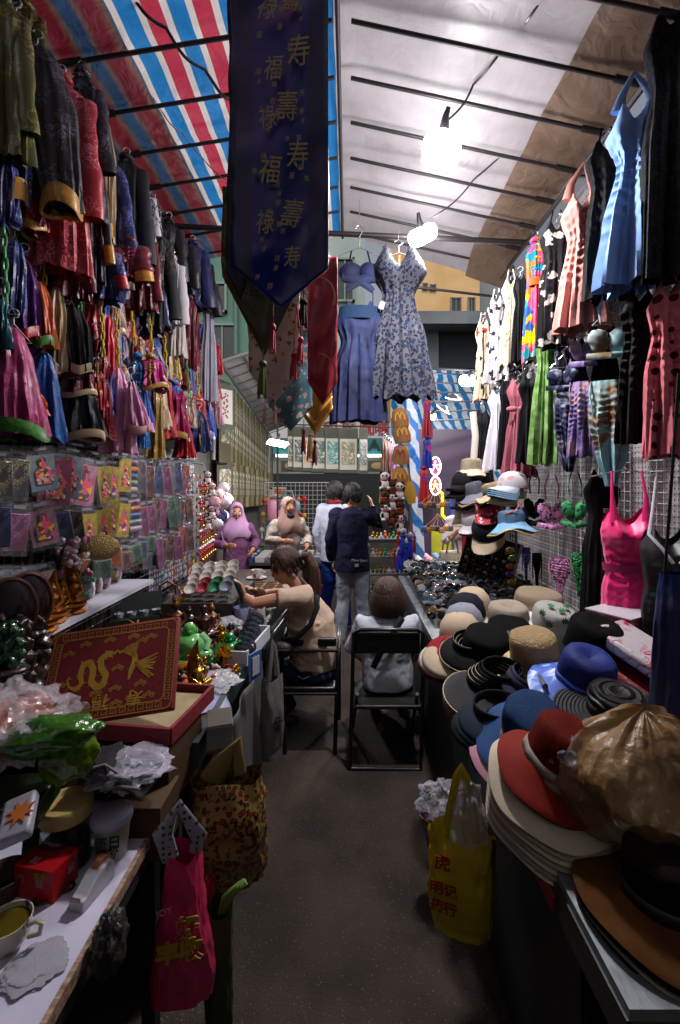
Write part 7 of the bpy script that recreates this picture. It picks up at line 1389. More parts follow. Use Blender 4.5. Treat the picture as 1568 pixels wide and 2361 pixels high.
t = T('sling_bag', 'black sling bag in the lap of the seated woman', 'bag', P(650, 1498, 2.85)); mb = MB(); mb.ell((0, 0, 0), (.07, .04, .05), n=16); mb.build('bag_body', M('#0c0c0e', .5, bump=.4), t); mb = MB(); mb.tube([(-.05, -.038, .01), (.05, -.038, .01)], .003); mb.build('zip', metal('#6c6c6c'), t)
# ---- small person on folding chair, from behind
w2 = Pr('person with a dark bob and pale top seated on the folding chair, seen from behind', onZ(892, 1690, 0)); L = w2.L; Yq = 2.98
hp = L(893, 1570, Yq); ch_ = L(892, 1470, Yq+.02); nk = L(893, 1422, Yq+.03); hd = L(895, 1378, Yq+.06)
mb = MB(); mb.tube([hp, ch_, nk], [.14, .13, .045], 18, flat=.8, up=(0, 1, 0)); mb.tube([nk, hd], .045, 12); HMx = HM(178, 12, 0, 1.0); merge(mb, headm(), HMx, hd)
kk = []
for s_ in (-1, 1):
    sh_ = L(893+s_*58, 1438, Yq+.02); el = L(893+s_*76, 1500, Yq+.08); wr = L(893+s_*40, 1530, Yq+.3); mb.tube([ch_.lerp(sh_, .4), sh_, el, wr], [.05, .048, .04, .028], 12); hand(mb, wr, (-s_*.4, .9, -.1), (0, .1, 1), .85, .5, -s_)
    k_ = L(893+s_*34, 1590, Yq+.4); f_ = L(893+s_*30, 1665, Yq+.42); f_.z = .06-w2.c.z; mb.tube([hp, k_, f_], [.09, .06, .04], 12); kk.append((k_, f_, sh_, el))
remesh(mb.build('body', SKIN, w2.t), .007); face(w2.t, HMx, hd, SKIN)
PT2 = cloth('#a8acb8', bs=10); mb = MB(); mb.tube([hp+Vector((0, 0, -.03)), hp.lerp(ch_, .5), ch_, nk+Vector((0, 0, -.02))], [.168, .162, .16, .07], 22, flat=.78, up=(0, 1, 0))
for k_, f_, sh_, el in kk: mb.tube([ch_.lerp(sh_, .5), sh_, sh_.lerp(el, .5), sh_.lerp(el, .95)], [.08, .066, .062, .068], 14)
mb.tube([L(840, 1440, Yq+.02), L(893, 1426, Yq+.02), L(946, 1440, Yq+.02)], .045, 12)
wrinkle(remesh(mb.build('top', PT2, w2.t), .008), .03, .12)
mb = MB(); 
for k_, f_, sh_, el in kk: mb.tube([hp+Vector((0, 0, -.02)), k_, f_], [.12, .075, .055], 14)
mb.ell(hp+Vector((0, .02, -.04)), (.165, .14, .09), n=16); remesh(mb.build('trousers', M('#101014', .8), w2.t), .009)
for k_, f_, sh_, el in kk: mb = MB(); mb.ell(f_+Vector((0, .04, -.02)), (.04, .1, .035), n=14); mb.build('shoe', M('#18181c', .6), w2.t)
mb = MB(); hairshell(mb, HMx, hd+Vector((0, 0, 0)), r=(.1, .11, .112), sd=3, nape=.3, n=36); mb.tube([hd+Vector((0, -.02, .03)), hd+Vector((0, -.025, -.04)), hd+Vector((0, -.02, -.105))], [.1, .115, .105], 30, flat=.75, up=(0, 1, 0)); remesh(mb.build('hair', HAIR('#1c0f0a', '#4a2a1c'), w2.t), .006)
mb = MB()
for i in range(90): a = PI*(-.12+1.24*(i/89)); c_, s_ = math.cos(a), -math.sin(a); mb.tube([hd+Vector((c_*.075, s_*.085*1.0, .085)), hd+Vector((c_*.104, s_*.108-.01, .03)), hd+Vector((c_*.116, s_*.098-.015, -.05)), hd+Vector((c_*.108, s_*.085-.018, -.105-.008*math.sin(i*2.3)))], [.004, .007, .007, .002], 5)
mb.build('hair_strands', HAIR('#1c0f0a', '#4a2a1c'), w2.t)
mb = MB(); mb.tube([L(928, 1425, Yq-.09), L(905, 1462, Yq-.13), L(880, 1500, Yq-.135), L(860, 1540, Yq-.14)], .02, 8, flat=.3, up=(0, 1, 0)); mb.build('shoulder_strap', M('#0c0c10', .6), w2.t)
# ---- generic stander
def stander(label, x, yf, top, Y, yaw, build=1.0, armL=None, armR=None, leg=1):
    p = Pr(label, P(x, yf, Y)); p.t.rotation_euler = (0, 0, R(yaw)); H = (yf-top)*Y/F; k = H/1.7; p.k = k; p.H = H
    hip = Vector((0, 0, .92*k)); chs = Vector((0, 0, 1.28*k)); nk = Vector((0, 0, 1.46*k)); hd = Vector((0, -.015, 1.585*k)); p.hd = hd
    mb = MB(); mb.tube([hip, Vector((0, 0, 1.08*k)), chs, nk], [.15*k*build, .135*k*build, .16*k*build, .05*k], 18, flat=.68, up=(0, 1, 0)); mb.tube([nk, hd], .05*k, 12)
    p.sh = []; p.arms = []
    for s_, arm in ((-1, armL), (1, armR)):
        sh_ = Vector((s_*.165*k*build, 0, 1.385*k)); el, wr = arm or (Vector((s_*.23*k, .02, 1.12*k)), Vector((s_*.22*k, -.06, .88*k))); mb.tube([chs.lerp(sh_, .5), sh_, sh_.lerp(el, .5), el, el.lerp(wr, .4), wr], [.06*k, .055*k, .046*k, .038*k, .036*k, .026*k], 12)
        d = (wr-el); hand(mb, wr, d, Vector((s_, .2, .1)), .95*k, .5, -s_); p.arms.append((sh_, el, wr))
    p.legs = []
    for s_ in (-1, 1): kn_ = Vector((s_*.09*k, -.02, .5*k)); an = Vector((s_*.1*k+(.03 if s_ > 0 else -.02), .05*s_*leg, .08*k)); mb.tube([Vector((s_*.08*k, 0, .92*k)), kn_, kn_.lerp(an, .4), an], [.09*k, .058*k, .055*k, .036*k], 12); mb.ell(an+Vector((0, -.05, -.04)), (.04, .1, .035), n=12); p.legs.append((kn_, an))
    p.mb = mb; p.hip, p.chs, p.nk = hip, chs, nk; return p
def top_(p, m, hem=.84, name='jacket', sl=1.0, ease=1.15, hemw=1.0, b=1.0):
    k = p.k; mb = MB(); mb.tube([Vector((0, 0, hem*k)), Vector((0, 0, 1.08*k)), p.chs, Vector((0, 0, 1.40*k)), p.nk+Vector((0, 0, -.0))], [.18*k*hemw*b, .165*k*b, .178*k*b, .15*k*b, .06*k], 22, flat=.72, up=(0, 1, 0))
    for sh_, el, wr in p.arms: mb.ell(sh_+Vector((0, 0, -.01)), (.078*k*ease, .07*k*ease, .07*k*ease), n=14); q = el.lerp(wr, sl*.92); mb.tube([p.chs.lerp(sh_, .6), sh_, sh_.lerp(el, .5), el, q], [.075*k*ease, .066*k*ease, .06*k*ease, .052*k*ease, .045*k*ease], 14)
    return wrinkle(remesh(mb.build(name, m, p.t), .009), .035, .13)
def pants(p, m, name='trousers'):
    k = p.k; mb = MB(); mb.ell(p.hip, (.165*k, .12*k, .1*k), n=16)
    for kn_, an in p.legs: mb.tube([Vector((kn_.x*.9, 0, .9*k)), kn_, kn_.lerp(an, .5), an+Vector((0, 0, .0))], [.098*k, .074*k, .07*k, .062*k], 14)
    return wrinkle(remesh(mb.build(name, m, p.t), .009), .035, .13)
def shoes(p, m, sole):
    for kn_, an in p.legs: mb = MB(); mb.ell(an+Vector((0, -.05, -.02)), (.048, .125, .05), n=14); mb.build('shoe', m, p.t); mb = MB(); mb.ell(an+Vector((0, -.05, -.06)), (.052, .13, .02), n=14); mb.build('sole', sole, p.t)
# man in navy jacket, back view
k = 1.0; p = stander('standing man in a navy jacket and pale trousers seen from behind, right arm raised', 812, 1492, 1116, 4.9, 174, .98, armL=(Vector((-.27, -.1, 1.26)), Vector((-.20, -.2, 1.5))))
HMx = HM(12, 0, 0, p.k); merge(p.mb, headm(), HMx, p.hd); remesh(p.mb.build('body', SKIN, p.t), .008); face(p.t, HMx, p.hd, SKIN)
top_(p, cloth('#12152c', bs=10), .80, 'jacket', hemw=1.05); pants(p, cloth('#8a929c', bs=12)); shoes(p, M('#b8bcc0', .5), M('#a8c41c', .4))
mb = MB(); hairshell(mb, HMx, p.hd+Vector((0, 0, .005)), r=(.092, .108, .105), sd=5, nape=.1, n=36); remesh(mb.build('hair', HAIR('#060505', '#181412'), p.t), .007); tufts(p, HMx, p.hd, HAIR('#060505', '#181412'), 200, (.094, .11, .107), sd=5)
text('Move Sport', .035, M('#a8a8ac'), parent=p.t, loc=(-.09, .148, .93*p.k), rot=(R(90), 0, R(180))); mb = MB(); mb.box((-.06, .15, .88*p.k), (.04, .003, .03)); mb.build('printed_mark', M('#8c8c94'), p.t, False)
# person in white and red top beside him
p = stander('person with dark hair in a white top with red collar behind the man in navy', 772, 1455, 1112, 5.35, 150, .95)
HMx = HM(0, 5, 0, p.k); merge(p.mb, headm(), HMx, p.hd); remesh(p.mb.build('body', SKIN, p.t), .009); face(p.t, HMx, p.hd, SKIN); top_(p, cloth('#a4a8b8', bs=10), .8, 'top'); pants(p, cloth('#1c3a8c')); shoes(p, M('#8c8c90', .5), M('#c8c8cc', .5))
mb = MB(); mb.tube([(.075*math.cos(a), .065*math.sin(a), 1.475*p.k) for a in [2*PI*i/16 for i in range(17)]], .014, 8, cap=False); mb.build('red_collar', cloth('#9c1420'), p.t)
mb = MB(); hairshell(mb, HMx, p.hd, r=(.095, .11, .108), sd=7, nape=.1, n=36); remesh(mb.build('hair', HAIR('#060505', '#181412'), p.t), .008); tufts(p, HMx, p.hd, HAIR('#060505', '#181412'), 200, (.097, .112, .11), sd=6)
# headscarf women
def hijab(label, x, yf, top, Y, yaw, hy, m, dress, sk, gl=True, arm=None, mask=False, wide=1.0):
    p = stander(label, x, yf, top, Y, yaw, .9, armL=(Vector((-.22, -.03, 1.07)), Vector((-.12, -.22, 1.08))), armR=(Vector((.22, -.02, 1.07)), Vector((.13, -.23, 1.0)))); HMx = HM(hy, 4, 0, p.k); hd = p.hd
    merge(p.mb, headm(), HMx, hd); remesh(p.mb.build('body', sk, p.t), .008); face(p.t, HMx, hd, sk, gl)
    top_(p, dress, .3, 'long_dress', hemw=1.4*wide, b=.92, sl=.8); k = p.k; mb = MB(); h = MB()
    h.ell((0, .014, .012), (.092, .108, .118), n=36, f=lambda d: (.62 if (d.y < -.40 and -.66 < d.z < .56 and abs(d.x) < .62) else 1)+.03*noise.noise(d*4)); merge(mb, h, HMx, hd); h = MB()
    for e in (1.0, 1.12): h.tube([(.066*e*math.cos(a), -.062-.028*(1-abs(math.cos(a)))+.01*e, .004+.088*e*math.sin(a)) for a in [2*PI*q/24 for q in range(25)]], .0085, 8, cap=False)
    merge(mb, h, HMx, hd)
    f = HMx@Vector((0, -1, 0)); vs = []; n = 40
    for i, (z, r, fx) in enumerate([(-.0, .09, 0), (-.06, .098, .1), (-.12, .12, .1), (-.19, .165, .15), (-.24, .178, .2), (-.30, .17, .25), (-.35, .145, .3), (-.39, .10, .5)]):
        for j in range(n):
            a = 2*PI*j/n; q = 1+(.09*math.sin(a*5+i*.9)+.05*math.sin(a*11+i*1.7))*min(1, i/3); zz_ = z*k-(.05*math.sin(a*2+1) if i > 5 else 0)
            if i > 5 and math.sin(a) > 0: zz_ = zz_*.85
            vs.append(hd+Vector((r*q*math.cos(a)*k*(1.0), r*q*.62*math.sin(a)*k, zz_)))
    mb.add(vs, [(i*n+j, i*n+(j+1) % n, (i+1)*n+(j+1) % n, (i+1)*n+j) for i in range(7) for j in range(n)]); o = mb.build('headscarf', m, p.t); s_ = o.modifiers.new('s', 'SOLIDIFY'); s_.thickness = .006; sb = o.modifiers.new('b', 'SUBSURF'); sb.levels = 1; sb.render_levels = 1
    return p
p = hijab('woman in a lilac headscarf and purple dress with glasses behind the counter', 545, 1475, 1160, 5.1, 22, -4, cloth('#8c6a88', bs=9), cloth('#5c3656', bs=9), SKIN2)
mb = MB(); mb.tube([(-.17, -.08, 1.36*p.k), (-.15, -.16, 1.2*p.k), (-.02, -.2, .95*p.k)], .008, 6, flat=.5); mb.build('bag_strap', M('#3a2c3c', .6), p.t)
p = hijab('woman in a beige headscarf and tan dress turning right, dark mask under her chin', 664, 1470, 1147, 5.0, 26, 8, cloth('#7a6058', bs=9), cloth('#8a8076', bs=9), SKIN2)
mb = MB(); m_ = HM(8, 4, 0, p.k); q = MB(); q.ell((0, -.06, -.1), (.055, .05, .04), n=16); merge(mb, q, m_, p.hd); mb.build('face_mask', M('#15161c', .8), p.t)
# woman in white shirt and red scarf, head behind the hats
p = stander('woman in a white shirt with a red scarf holding a handbag beside the hat rack', 1072, 1460, 1140, 5.3, -5, .95, armL=(Vector((-.22, -.06, 1.05)), Vector((-.1, -.22, 1.22))))
HMx = HM(-10, 5, 0, p.k); merge(p.mb, headm(), HMx, p.hd); remesh(p.mb.build('body', SKIN, p.t), .009); face(p.t, HMx, p.hd, SKIN); top_(p, cloth('#b4b0b4', bs=10), .78, 'shirt', sl=.3); pants(p, cloth('#7c101c'), 'red_trousers'); shoes(p, M('#2c2c30', .5), M('#1c1c20', .5))
mb = MB(); hairshell(mb, HMx, p.hd, r=(.095, .11, .11), sd=9, nape=.5, n=36); remesh(mb.build('hair', HAIR('#100c0a', '#241a14'), p.t), .009)
mb = MB(); mb.tube([(.14, -.06, 1.38*p.k), (.0, -.12, 1.43*p.k), (-.12, -.06, 1.4*p.k)], .035, 10); mb.tube([(-.03, -.16, 1.36*p.k), (-.02, -.19, 1.1*p.k), (-.03, -.2, .75*p.k)], [.03, .045, .05], 10, flat=.4); mb.tube([(.14, -.13, 1.1*p.k), (.17, -.17, .92*p.k), (.05, -.2, .82*p.k)], [.03, .06, .04], 12, flat=.5); mb.build('red_scarf', cloth('#840f1c', bs=10), p.t)
t = T('handbag', 'beige woven handbag carried by the woman in the red scarf', 'handbag', P(1038, 1290, 5.0), R(15)); mb = MB(); mb.prism([(-.15, -.1), (.15, -.1), (.11, .1), (-.11, .1)], .1); o = mb.build('bag_body', M('#8c7a60', .6, 'tiles', '#a08c70', s=60), t); b = o.modifiers.new('b', 'BEVEL'); b.width = .02; b.segments = 3
for y in (-.05, .05): mb = MB(); mb.tube([(-.07, y, .08), (-.05, y, .2), (.0, y, .25), (.05, y, .2), (.07, y, .08)], .009); mb.build('handle', M('#4a3a2c', .5), t)
mb = MB(); mb.box((.03, -.06, -.02), (.03, .006, .06)); mb.build('leather_tag', M('#8c6c48', .6), t)
# ================= background =================
WIN = M('#1c2422', .15, coat=.4); FRM = M('#7c8c84', .5)
def building(label, x0, x1, y, z1, m, wins, wm=WIN, depth=4, name='building', z0=0, fm=FRM):
    t = T(name, label, 'building', ((x0+x1)/2, y, 0)); W = x1-x0
    mb = MB(); mb.box((0, depth/2, (z0+z1)/2), (W, depth, z1-z0)); mb.build('wall', m, t, False); mb = MB(); mb.box((0, depth/2, z1+.1), (W+.2, depth+.2, .2)); mb.build('roof', M('#55585a', .8), t, False)
    for (x, z, w_, h_) in wins:
        cx_ = x-(x0+x1)/2; mb = MB()
        for q in (-1, 1): mb.box((cx_+q*w_/2, -.04, z), (.06, .12, h_+.06)); mb.box((cx_, -.04, z+q*h_/2), (w_+.06, .12, .06))
        mb.box((cx_, -.03, z), (.04, .08, h_)); f = mb.build('window', fm, t, False); mb = MB(); mb.box((cx_, -.02, z), (w_-.06, .02, h_-.06)); mb.build('pane', wm, f, False)
    return t
YB2 = 13.0
def zz(y, Y): return H0-(y-CY)*Y/F
def xx(x, Y): return (x-CX)*Y/F
gw = []
for (a, b, c, d) in [(482, 655, 522, 720), (482, 750, 545, 850), (395, 655, 460, 720), (395, 750, 460, 850), (590, 655, 650, 730), (590, 770, 650, 850)]: gw.append(((xx(a, YB2)+xx(c, YB2))/2, (zz(b, YB2)+zz(d, YB2))/2, (c-a)*YB2/F, (d-b)*YB2/F))
bt = building('pale green building with dark windows behind the left stall', xx(250, YB2), xx(600, YB2), YB2, 12, M('#6d8f80', .8, 'mot', '#5c7c70', s=1), gw)
mb = MB(); mb.tube([(xx(546, YB2)-bt.location.x, -.1, 2), (xx(546, YB2)-bt.location.x, -.1, 11)], .06); mb.build('drain_pipe', M('#5c7a6c', .6), bt)
building('white corrugated building with pale ribs behind the runners', xx(602, YB2), xx(842, YB2), YB2+.2, 11, M('#a8b4b0', .7, 'mot', '#8c9c98', s=.8), [(xx(795, YB2), zz(640, YB2), .5, 1.2), (xx(700, YB2), zz(700, YB2), .6, 1.2)])
# orange building
YO = 24; ow = []
for (a, b, c, d) in [(1040, 688, 1062, 728), (1080, 688, 1094, 726), (975, 655, 985, 668), (992, 658, 1004, 670), (990, 745, 1006, 760)]: ow.append(((xx(a, YO)+xx(c, YO))/2, (zz(b, YO)+zz(d, YO))/2, (c-a)*YO/F, (d-b)*YO/F))
building('orange plastered building with peeling stains high on the right', xx(900, YO), xx(1106, YO), YO, 16, M('#d8aa74', .85, 'mot', '#e6c494', s=.6), ow, M('#30383a', .3), fm=M('#7c7c74', .6))
building('plain pale grey tower beside the orange building', xx(1107, YO), xx(1400, YO), YO+.5, 18, M('#8c9098', .8, 'mot', '#7c8088', s=.3), [(xx(1200, YO), 10, 1.2, 1.5)])
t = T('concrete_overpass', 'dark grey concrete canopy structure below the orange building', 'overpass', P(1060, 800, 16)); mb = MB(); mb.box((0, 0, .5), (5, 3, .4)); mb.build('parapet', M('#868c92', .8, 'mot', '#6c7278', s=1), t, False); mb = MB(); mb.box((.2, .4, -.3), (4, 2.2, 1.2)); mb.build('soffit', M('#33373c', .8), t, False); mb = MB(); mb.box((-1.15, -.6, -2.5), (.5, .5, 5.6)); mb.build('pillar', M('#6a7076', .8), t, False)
# restaurant front
YS = 12.9; t = T('restaurant_front', 'curry restaurant front with teal and white sign across the alley', 'shop front', (0, YS, 0))
def bxp(mb, a, b, c, d, y=0, th=.1, m=0): mb.box(((xx(a, YS)+xx(c, YS))/2, y, (zz(b, YS)+zz(d, YS))/2), ((c-a)*YS/F, th, (d-b)*YS/F), m)
mb = MB(); bxp(mb, 600, 975, 980, 1011, 0, .2); sg = mb.build('white_sign', M('#b8b4b4', .5, emit=0), t, False)
for i, ch in enumerate('印度咖喱'): text(ch, .44, M('#8c1c24', .5), 'sign_character', t, (xx([762, 804, 846, 880][i], YS), -.115, zz(993, YS)+.02), ext=.01, bold=.006)
mb = MB(); bxp(mb, 600, 1012, 980, 1048, -.01, .24); mb.build('teal_sign', M('#1c6a68', .5), t, False)
text('INDIA', .42, M('#0e1c1e', .5), 'sign_lettering', t, (xx(822, YS), -.16, zz(1029, YS)), ext=.01, bold=.012, wide=1.15)
for a, c in ((640, 668), (785, 880), (700, 730)): mb = MB(); mb.tube([(xx(a, YS), -.3, zz(1052, YS)), (xx(c, YS), -.3, zz(1052, YS))], .035); mb.build('tube_light', M((1, 1, .97), emit=5), t)
mb = MB(); bxp(mb, 600, 1055, 980, 1092, .1, .1); mb.build('fascia', M('#6c7068', .7, 'mot', '#80847c', s=2), t, False)
for i, x in enumerate((670, 770, 870)):
    mb = MB(); bxp(mb, x-22, 1062, x+22, 1086, .04, .02); p = mb.build('menu_picture', M('#3a3830', .6), t, False); mb = MB(); mb.ell((xx(x, YS), .02, zz(1074, YS)), (.17, .01, .1), n=20); mb.build('dish_photo', M('#8c7c4c', .6, 'multi', '#8c5c30', s=12), p)
mb = MB(); bxp(mb, 560, 1092, 980, 1251, .0, .05); mb.build('shop_glass', M('#07090b', .6), t, False)
mb = MB()
for x in (605, 735, 862, 975): bxp(mb, x-3, 1092, x+3, 1260, .5, .08)
bxp(mb, 600, 1092, 980, 1098, .5, .08); mb.build('window_frames', M('#8a8e8c', .4), t, False)
for i, (x, y) in enumerate([(652, 1106), (717, 1106), (726, 1108), (805, 1106), (812, 1108)]):
    mb = MB(); mb.ell((xx(x, YS), .2, zz(y, YS)), (.09, .09, .06), n=14); mb.build('globe_lamp', M((1, .98, .92), emit=4), t)
for x, y, w_, h_, c in [(742, 1122, 12, 12, '#b03c6c'), (742, 1140, 16, 18, '#c8b41c'), (733, 1185, 16, 22, '#7c8c1c'), (628, 1135, 24, 14, '#b8b0a8'), (735, 1160, 12, 9, '#2c6ca8'), (735, 1205, 18, 10, '#9cb01c')]:
    mb = MB(); bxp(mb, x-w_/2, y-h_/2, x+w_/2, y+h_/2, .45, .02); p = mb.build('sticker', M(c, .5), t, False)
mb = MB(); mb.box((-.5, .3, .6), (7, .5, 1.2)); mb.build('lower_wall', M('#15120f', .9), t, False)
# scroll display hanging across
SCM = M('#5c6056', .8, 'mot', '#4a4e46', s=3); 
for i, x in enumerate([672, 690, 712, 738, 768, 803, 838]):
    if i == 2: nm = 'rosy painting of a robed figure'
    else: nm = ['narrow strip', 'misty panda painting', '', 'grey pine landscape', 'turquoise tree landscape', 'village scene painting', 'slim crane painting'][i]
    s_ = 6.0/F; w_ = [18, 30, 30, 38, 38, 44, 20][i]*s_; h_ = 102*s_
    t = T('scroll_painting', nm+' on a grey scroll before the restaurant sign', 'scroll', P(x, 982+i, 6.0-.03*i), R(rnd.uniform(-6, 6)), group='hanging scrolls in front of the restaurant')
    mb = MB(); mb.box((0, 0, -h_/2), (w_, .006, h_)); mb.build('scroll_mount', SCM, t, False); mb = MB(); mb.box((0, -.006, -h_*.58), (w_*.86, .004, h_*.68)); mb.build('paper', M('#b8b4a4', .8), t, False)
    mb = MB(); mb.box((0, -.011, -h_*.55), (w_*.68, .003, h_*.5)); mb.build('painting', M(['#8c8c84', '#8c9090', '#b8a888', '#8ca09c', '#a8c4c0', '#a4b0a0', '#b0a8a0'][i], .8, 'tie', ['#50584c', '#3c4044', '#b05c34', '#3c5048', '#2c7c78', '#7c6c50', '#5c6c7c'][i], c3='#c8c8bc', s=14), t, False)
    mb = MB(); mb.tube([(-w_*.55, 0, -h_), (w_*.55, 0, -h_)], .011); mb.build('roller', M('#15100e', .4), t)
t = T('scroll_rail', 'thin rail carrying the scrolls in front of the restaurant', 'rail'); mb = MB(); mb.tube([P(640, 978, 6), P(900, 985, 6)], .01); mb.tube([P(640, 978, 6), P(640, 1330, 6)], .012); mb.build('pipe', PIPE, t)
# left scroll stall
for i in range(46):
    Y = 5.3+i*.065; x = -1.42; low = i >= 30; ii = i-30 if low else i
    Y = 5.3+ii*(.1 if not low else .17); z = 2.86-.115*(Y-5.3) if not low else 1.93-.03*(Y-5.3); h_ = .95 if not low else .55
    t = T('hanging_scroll', ['green gold silk scroll in the upper row of the far left stall', 'small ink painted scroll in the lower row of the far left stall'][int(low)], 'scroll', (x, Y, z), R(62 if low else 75), group='scrolls crowded along the far left stall, %s row' % ('lower' if low else 'upper'))
    mb = MB(); mb.box((0, 0, -h_/2), (.26, .006, h_)); mb.build('silk_mount', M(['#4a4428', '#6a6038', '#3a3a28', '#80744c'][i % 4], .6), t, False); mb = MB(); mb.box((0, -.006, -h_*.45), (.19, .004, h_*.6)); mb.build('painting', M('#a8a490', .8, 'tie', '#4c4a44', c3='#b8b4a4', s=10), t, False); mb = MB(); mb.tube([(-.15, 0, -h_), (.15, 0, -h_)], .013); mb.build('roller', M('#15100e', .4), t)
t = T('scroll_painting', 'large white scroll with red plum blossoms at the corner of the far left stall', 'scroll', P(520, 888, 5.1), R(55)); mb = MB(); mb.box((0, 0, -.24), (.24, .01, .5)); mb.build('scroll_mount', SCM, t, False); mb = MB(); mb.box((0, -.008, -.24), (.18, .006, .38)); mb.build('paper', M('#c0bcb4', .8), t, False)
mb = MB(); [mb.ell((.03*math.sin(i*1.7)-.01, -.014, -.1-.016*i), (.014, .003, .012), n=7) for i in range(17)]; mb.build('blossoms', M('#8c1c1c', .6), t)
t = T('stall_awning', 'small white awning frame with clipped ribs over the far left scrolls', 'awning'); mb = MB(); A = P(500, 850, 5.0); 
mb.tube([P(492, 1060, 5.0), P(496, 880, 5.0), P(508, 835, 5.0), P(580, 812, 5.2)], .022, 8); mb.tube([P(508, 835, 5.0), P(620, 1000, 8.0)], .016, 8); mb.tube([P(560, 818, 5.2), P(660, 985, 8.0)], .016, 8)
for i in range(14): a = P(508, 835, 5.0).lerp(P(620, 1000, 8.0), i/13); b = P(560, 818, 5.2).lerp(P(660, 985, 8.0), i/13); mb.tube([a, b], .008, 6)
mb.build('frame', M('#6a6a6a', .5), t); mb = MB(); vs = [P(508, 835, 5.0), P(620, 1000, 8.0), P(660, 985, 8.0), P(565, 815, 5.2)]; mb.add([v+Vector((0, 0, .03)) for v in vs], [(0, 1, 2, 3)]); mb.build('canopy', M('#9c9a94', .7), t, False)
mb = MB(); mb.tube([P(620, 1000, 8.0), P(618, 1200, 8.0)], .03); mb.build('post', M('#8c8a84', .5), t)
mb = MB(); mb.box((-1.6, 7.2, 1.3), (.03, 5.0, 2.6)); tag(mb.build('side_wall', M('#6a6660', .8, 'mot', '#4c4a46', s=2)), 'grey back wall of the far left scroll stall', 'wall')
lamp('square hanging lamp between the scrolls and the cream runner', P(640, 1022, 4.7), 0, 15, .2, (R(-12), R(10), R(20)), (1, .7, .12))
# stall beyond with grid, pink bags
grid('wire_grid', 'wire grid with pink handbags behind the woman in the beige headscarf', 0, 0, 1, 0, 1, .06, .003, M('#a8a8a8', .4)); g_ = [o for o in bpy.data.objects if o.name.startswith('wire_grid')][-1]; g_.location = P(610, 1290, 6.6); g_.rotation_euler = (0, 0, R(-90)); g_.scale = (1, 1.05, 1.1)
for i, (x, y, c, nm) in enumerate([(648, 1190, '#c8809c', 'pink cartoon shaped handbag hanging on the far grid'), (630, 1180, '#b87890', 'narrow pink purse beside the pink handbag'), (640, 1225, '#8c9cc0', 'pale blue bag below the pink handbag'), (665, 1170, '#6a7488', 'grey blue plush bag on the far grid')]):
    t = T('handbag', nm, 'handbag', P(x, y, 6.4)); mb = MB(); mb.ell((0, 0, 0), (.17 if i != 1 else .09, .06, .12 if i != 1 else .17), n=18, f=lambda d: 1/(max(abs(d.x), abs(d.z), .6)**.5)); mb.build('bag_body', M(c, .5), t); mb = MB(); mb.tube([(-.08, 0, .1), (-.05, 0, .22), (.05, 0, .22), (.08, 0, .1)], .015); mb.build('handle', M(c, .5), t)
for i in range(26):
    x = 606+(i % 7)*16+rnd.uniform(-4, 4); y = 1150+(i//7)*34+rnd.uniform(-6, 6); c = [('red', '#a01c24'), ('gold', '#b08020'), ('white', '#b8b4ac'), ('green', '#3c7040'), ('purple', '#5c3c7c'), ('orange', '#b8541c')][i % 6]
    t = T('hanging_charm', c[0]+' charm with a tassel on the far wire grid', 'charm', P(x, y, 6.5), group='charms hanging on the far wire grid'); mb = MB(); mb.ell((0, 0, 0), (.035, .02, .04), n=10); mb.build('charm', M(c[1], .4), t); mb = MB(); mb.tube([(0, 0, .07), (0, 0, -.03), (.005, 0, -.12)], [.003, .008, .016], 6); mb.build('tassel', M(c[1], .6), t)
t = T('trinket_table', 'far table of red and blue souvenir boxes between the two headscarved women', 'table', P(650, 1290, 5.9)); mb = MB(); mb.box((0, 0, 0), (1.2, .7, .03)); mb.build('tabletop', M('#3a3634', .6), t, False); mb = MB(); mb.box((0, -.3, -.4), (1.2, .02, .75)); mb.build('front_panel', M('#15181a', .7), t, False)
for i in range(24):
    c = [('red', '#8c1c24'), ('blue', '#2c4c7c'), ('white', '#b0aca8'), ('grey', '#5c6470')][i % 4]; tt = T('souvenir_box', c[0]+' souvenir box on the far table', 'box', t.location+Vector((-.5+(i % 8)*.14, -.25+(i//8)*.22, .02)), rnd.uniform(-.2, .2), group='souvenir boxes on the far table'); mb = MB(); mb.box((0, 0, .03), (.11, .16, .06)); mb.build('carton', M(c[1], .4), tt, False); mb = MB(); mb.box((0, 0, .063), (.08, .12, .006)); mb.build('picture', M('#a8a098', .4, 'multi', c[1], s=20), tt, False)
t = T('notice_board', 'small white halal notice with orange print in the restaurant window', 'sign', P(622, 1135, 9.0)); mb = MB(); mb.box((.1, 0, 0), (.42, .02, .2)); mb.build('panel', M('#b0aca4', .5), t, False); mb = MB(); mb.box((.2, -.015, .02), (.2, .01, .1)); mb.build('orange_block', M('#b04c20', .5), t, False); text('حلال', .08, M('#7c8c1c'), parent=t, loc=(-.04, -.015, 0))
t = T('price_sign', 'handwritten price card by the beige headscarf', 'sign', P(700, 1235, 5.6)); mb = MB(); mb.box((0, 0, 0), (.14, .01, .2)); mb.build('card', M('#a8a49c', .6), t, False); text('55', .07, M('#1c1c20'), parent=t, loc=(0, -.01, .04)); text('$10', .07, M('#1c1c20'), parent=t, loc=(0, -.01, -.04))
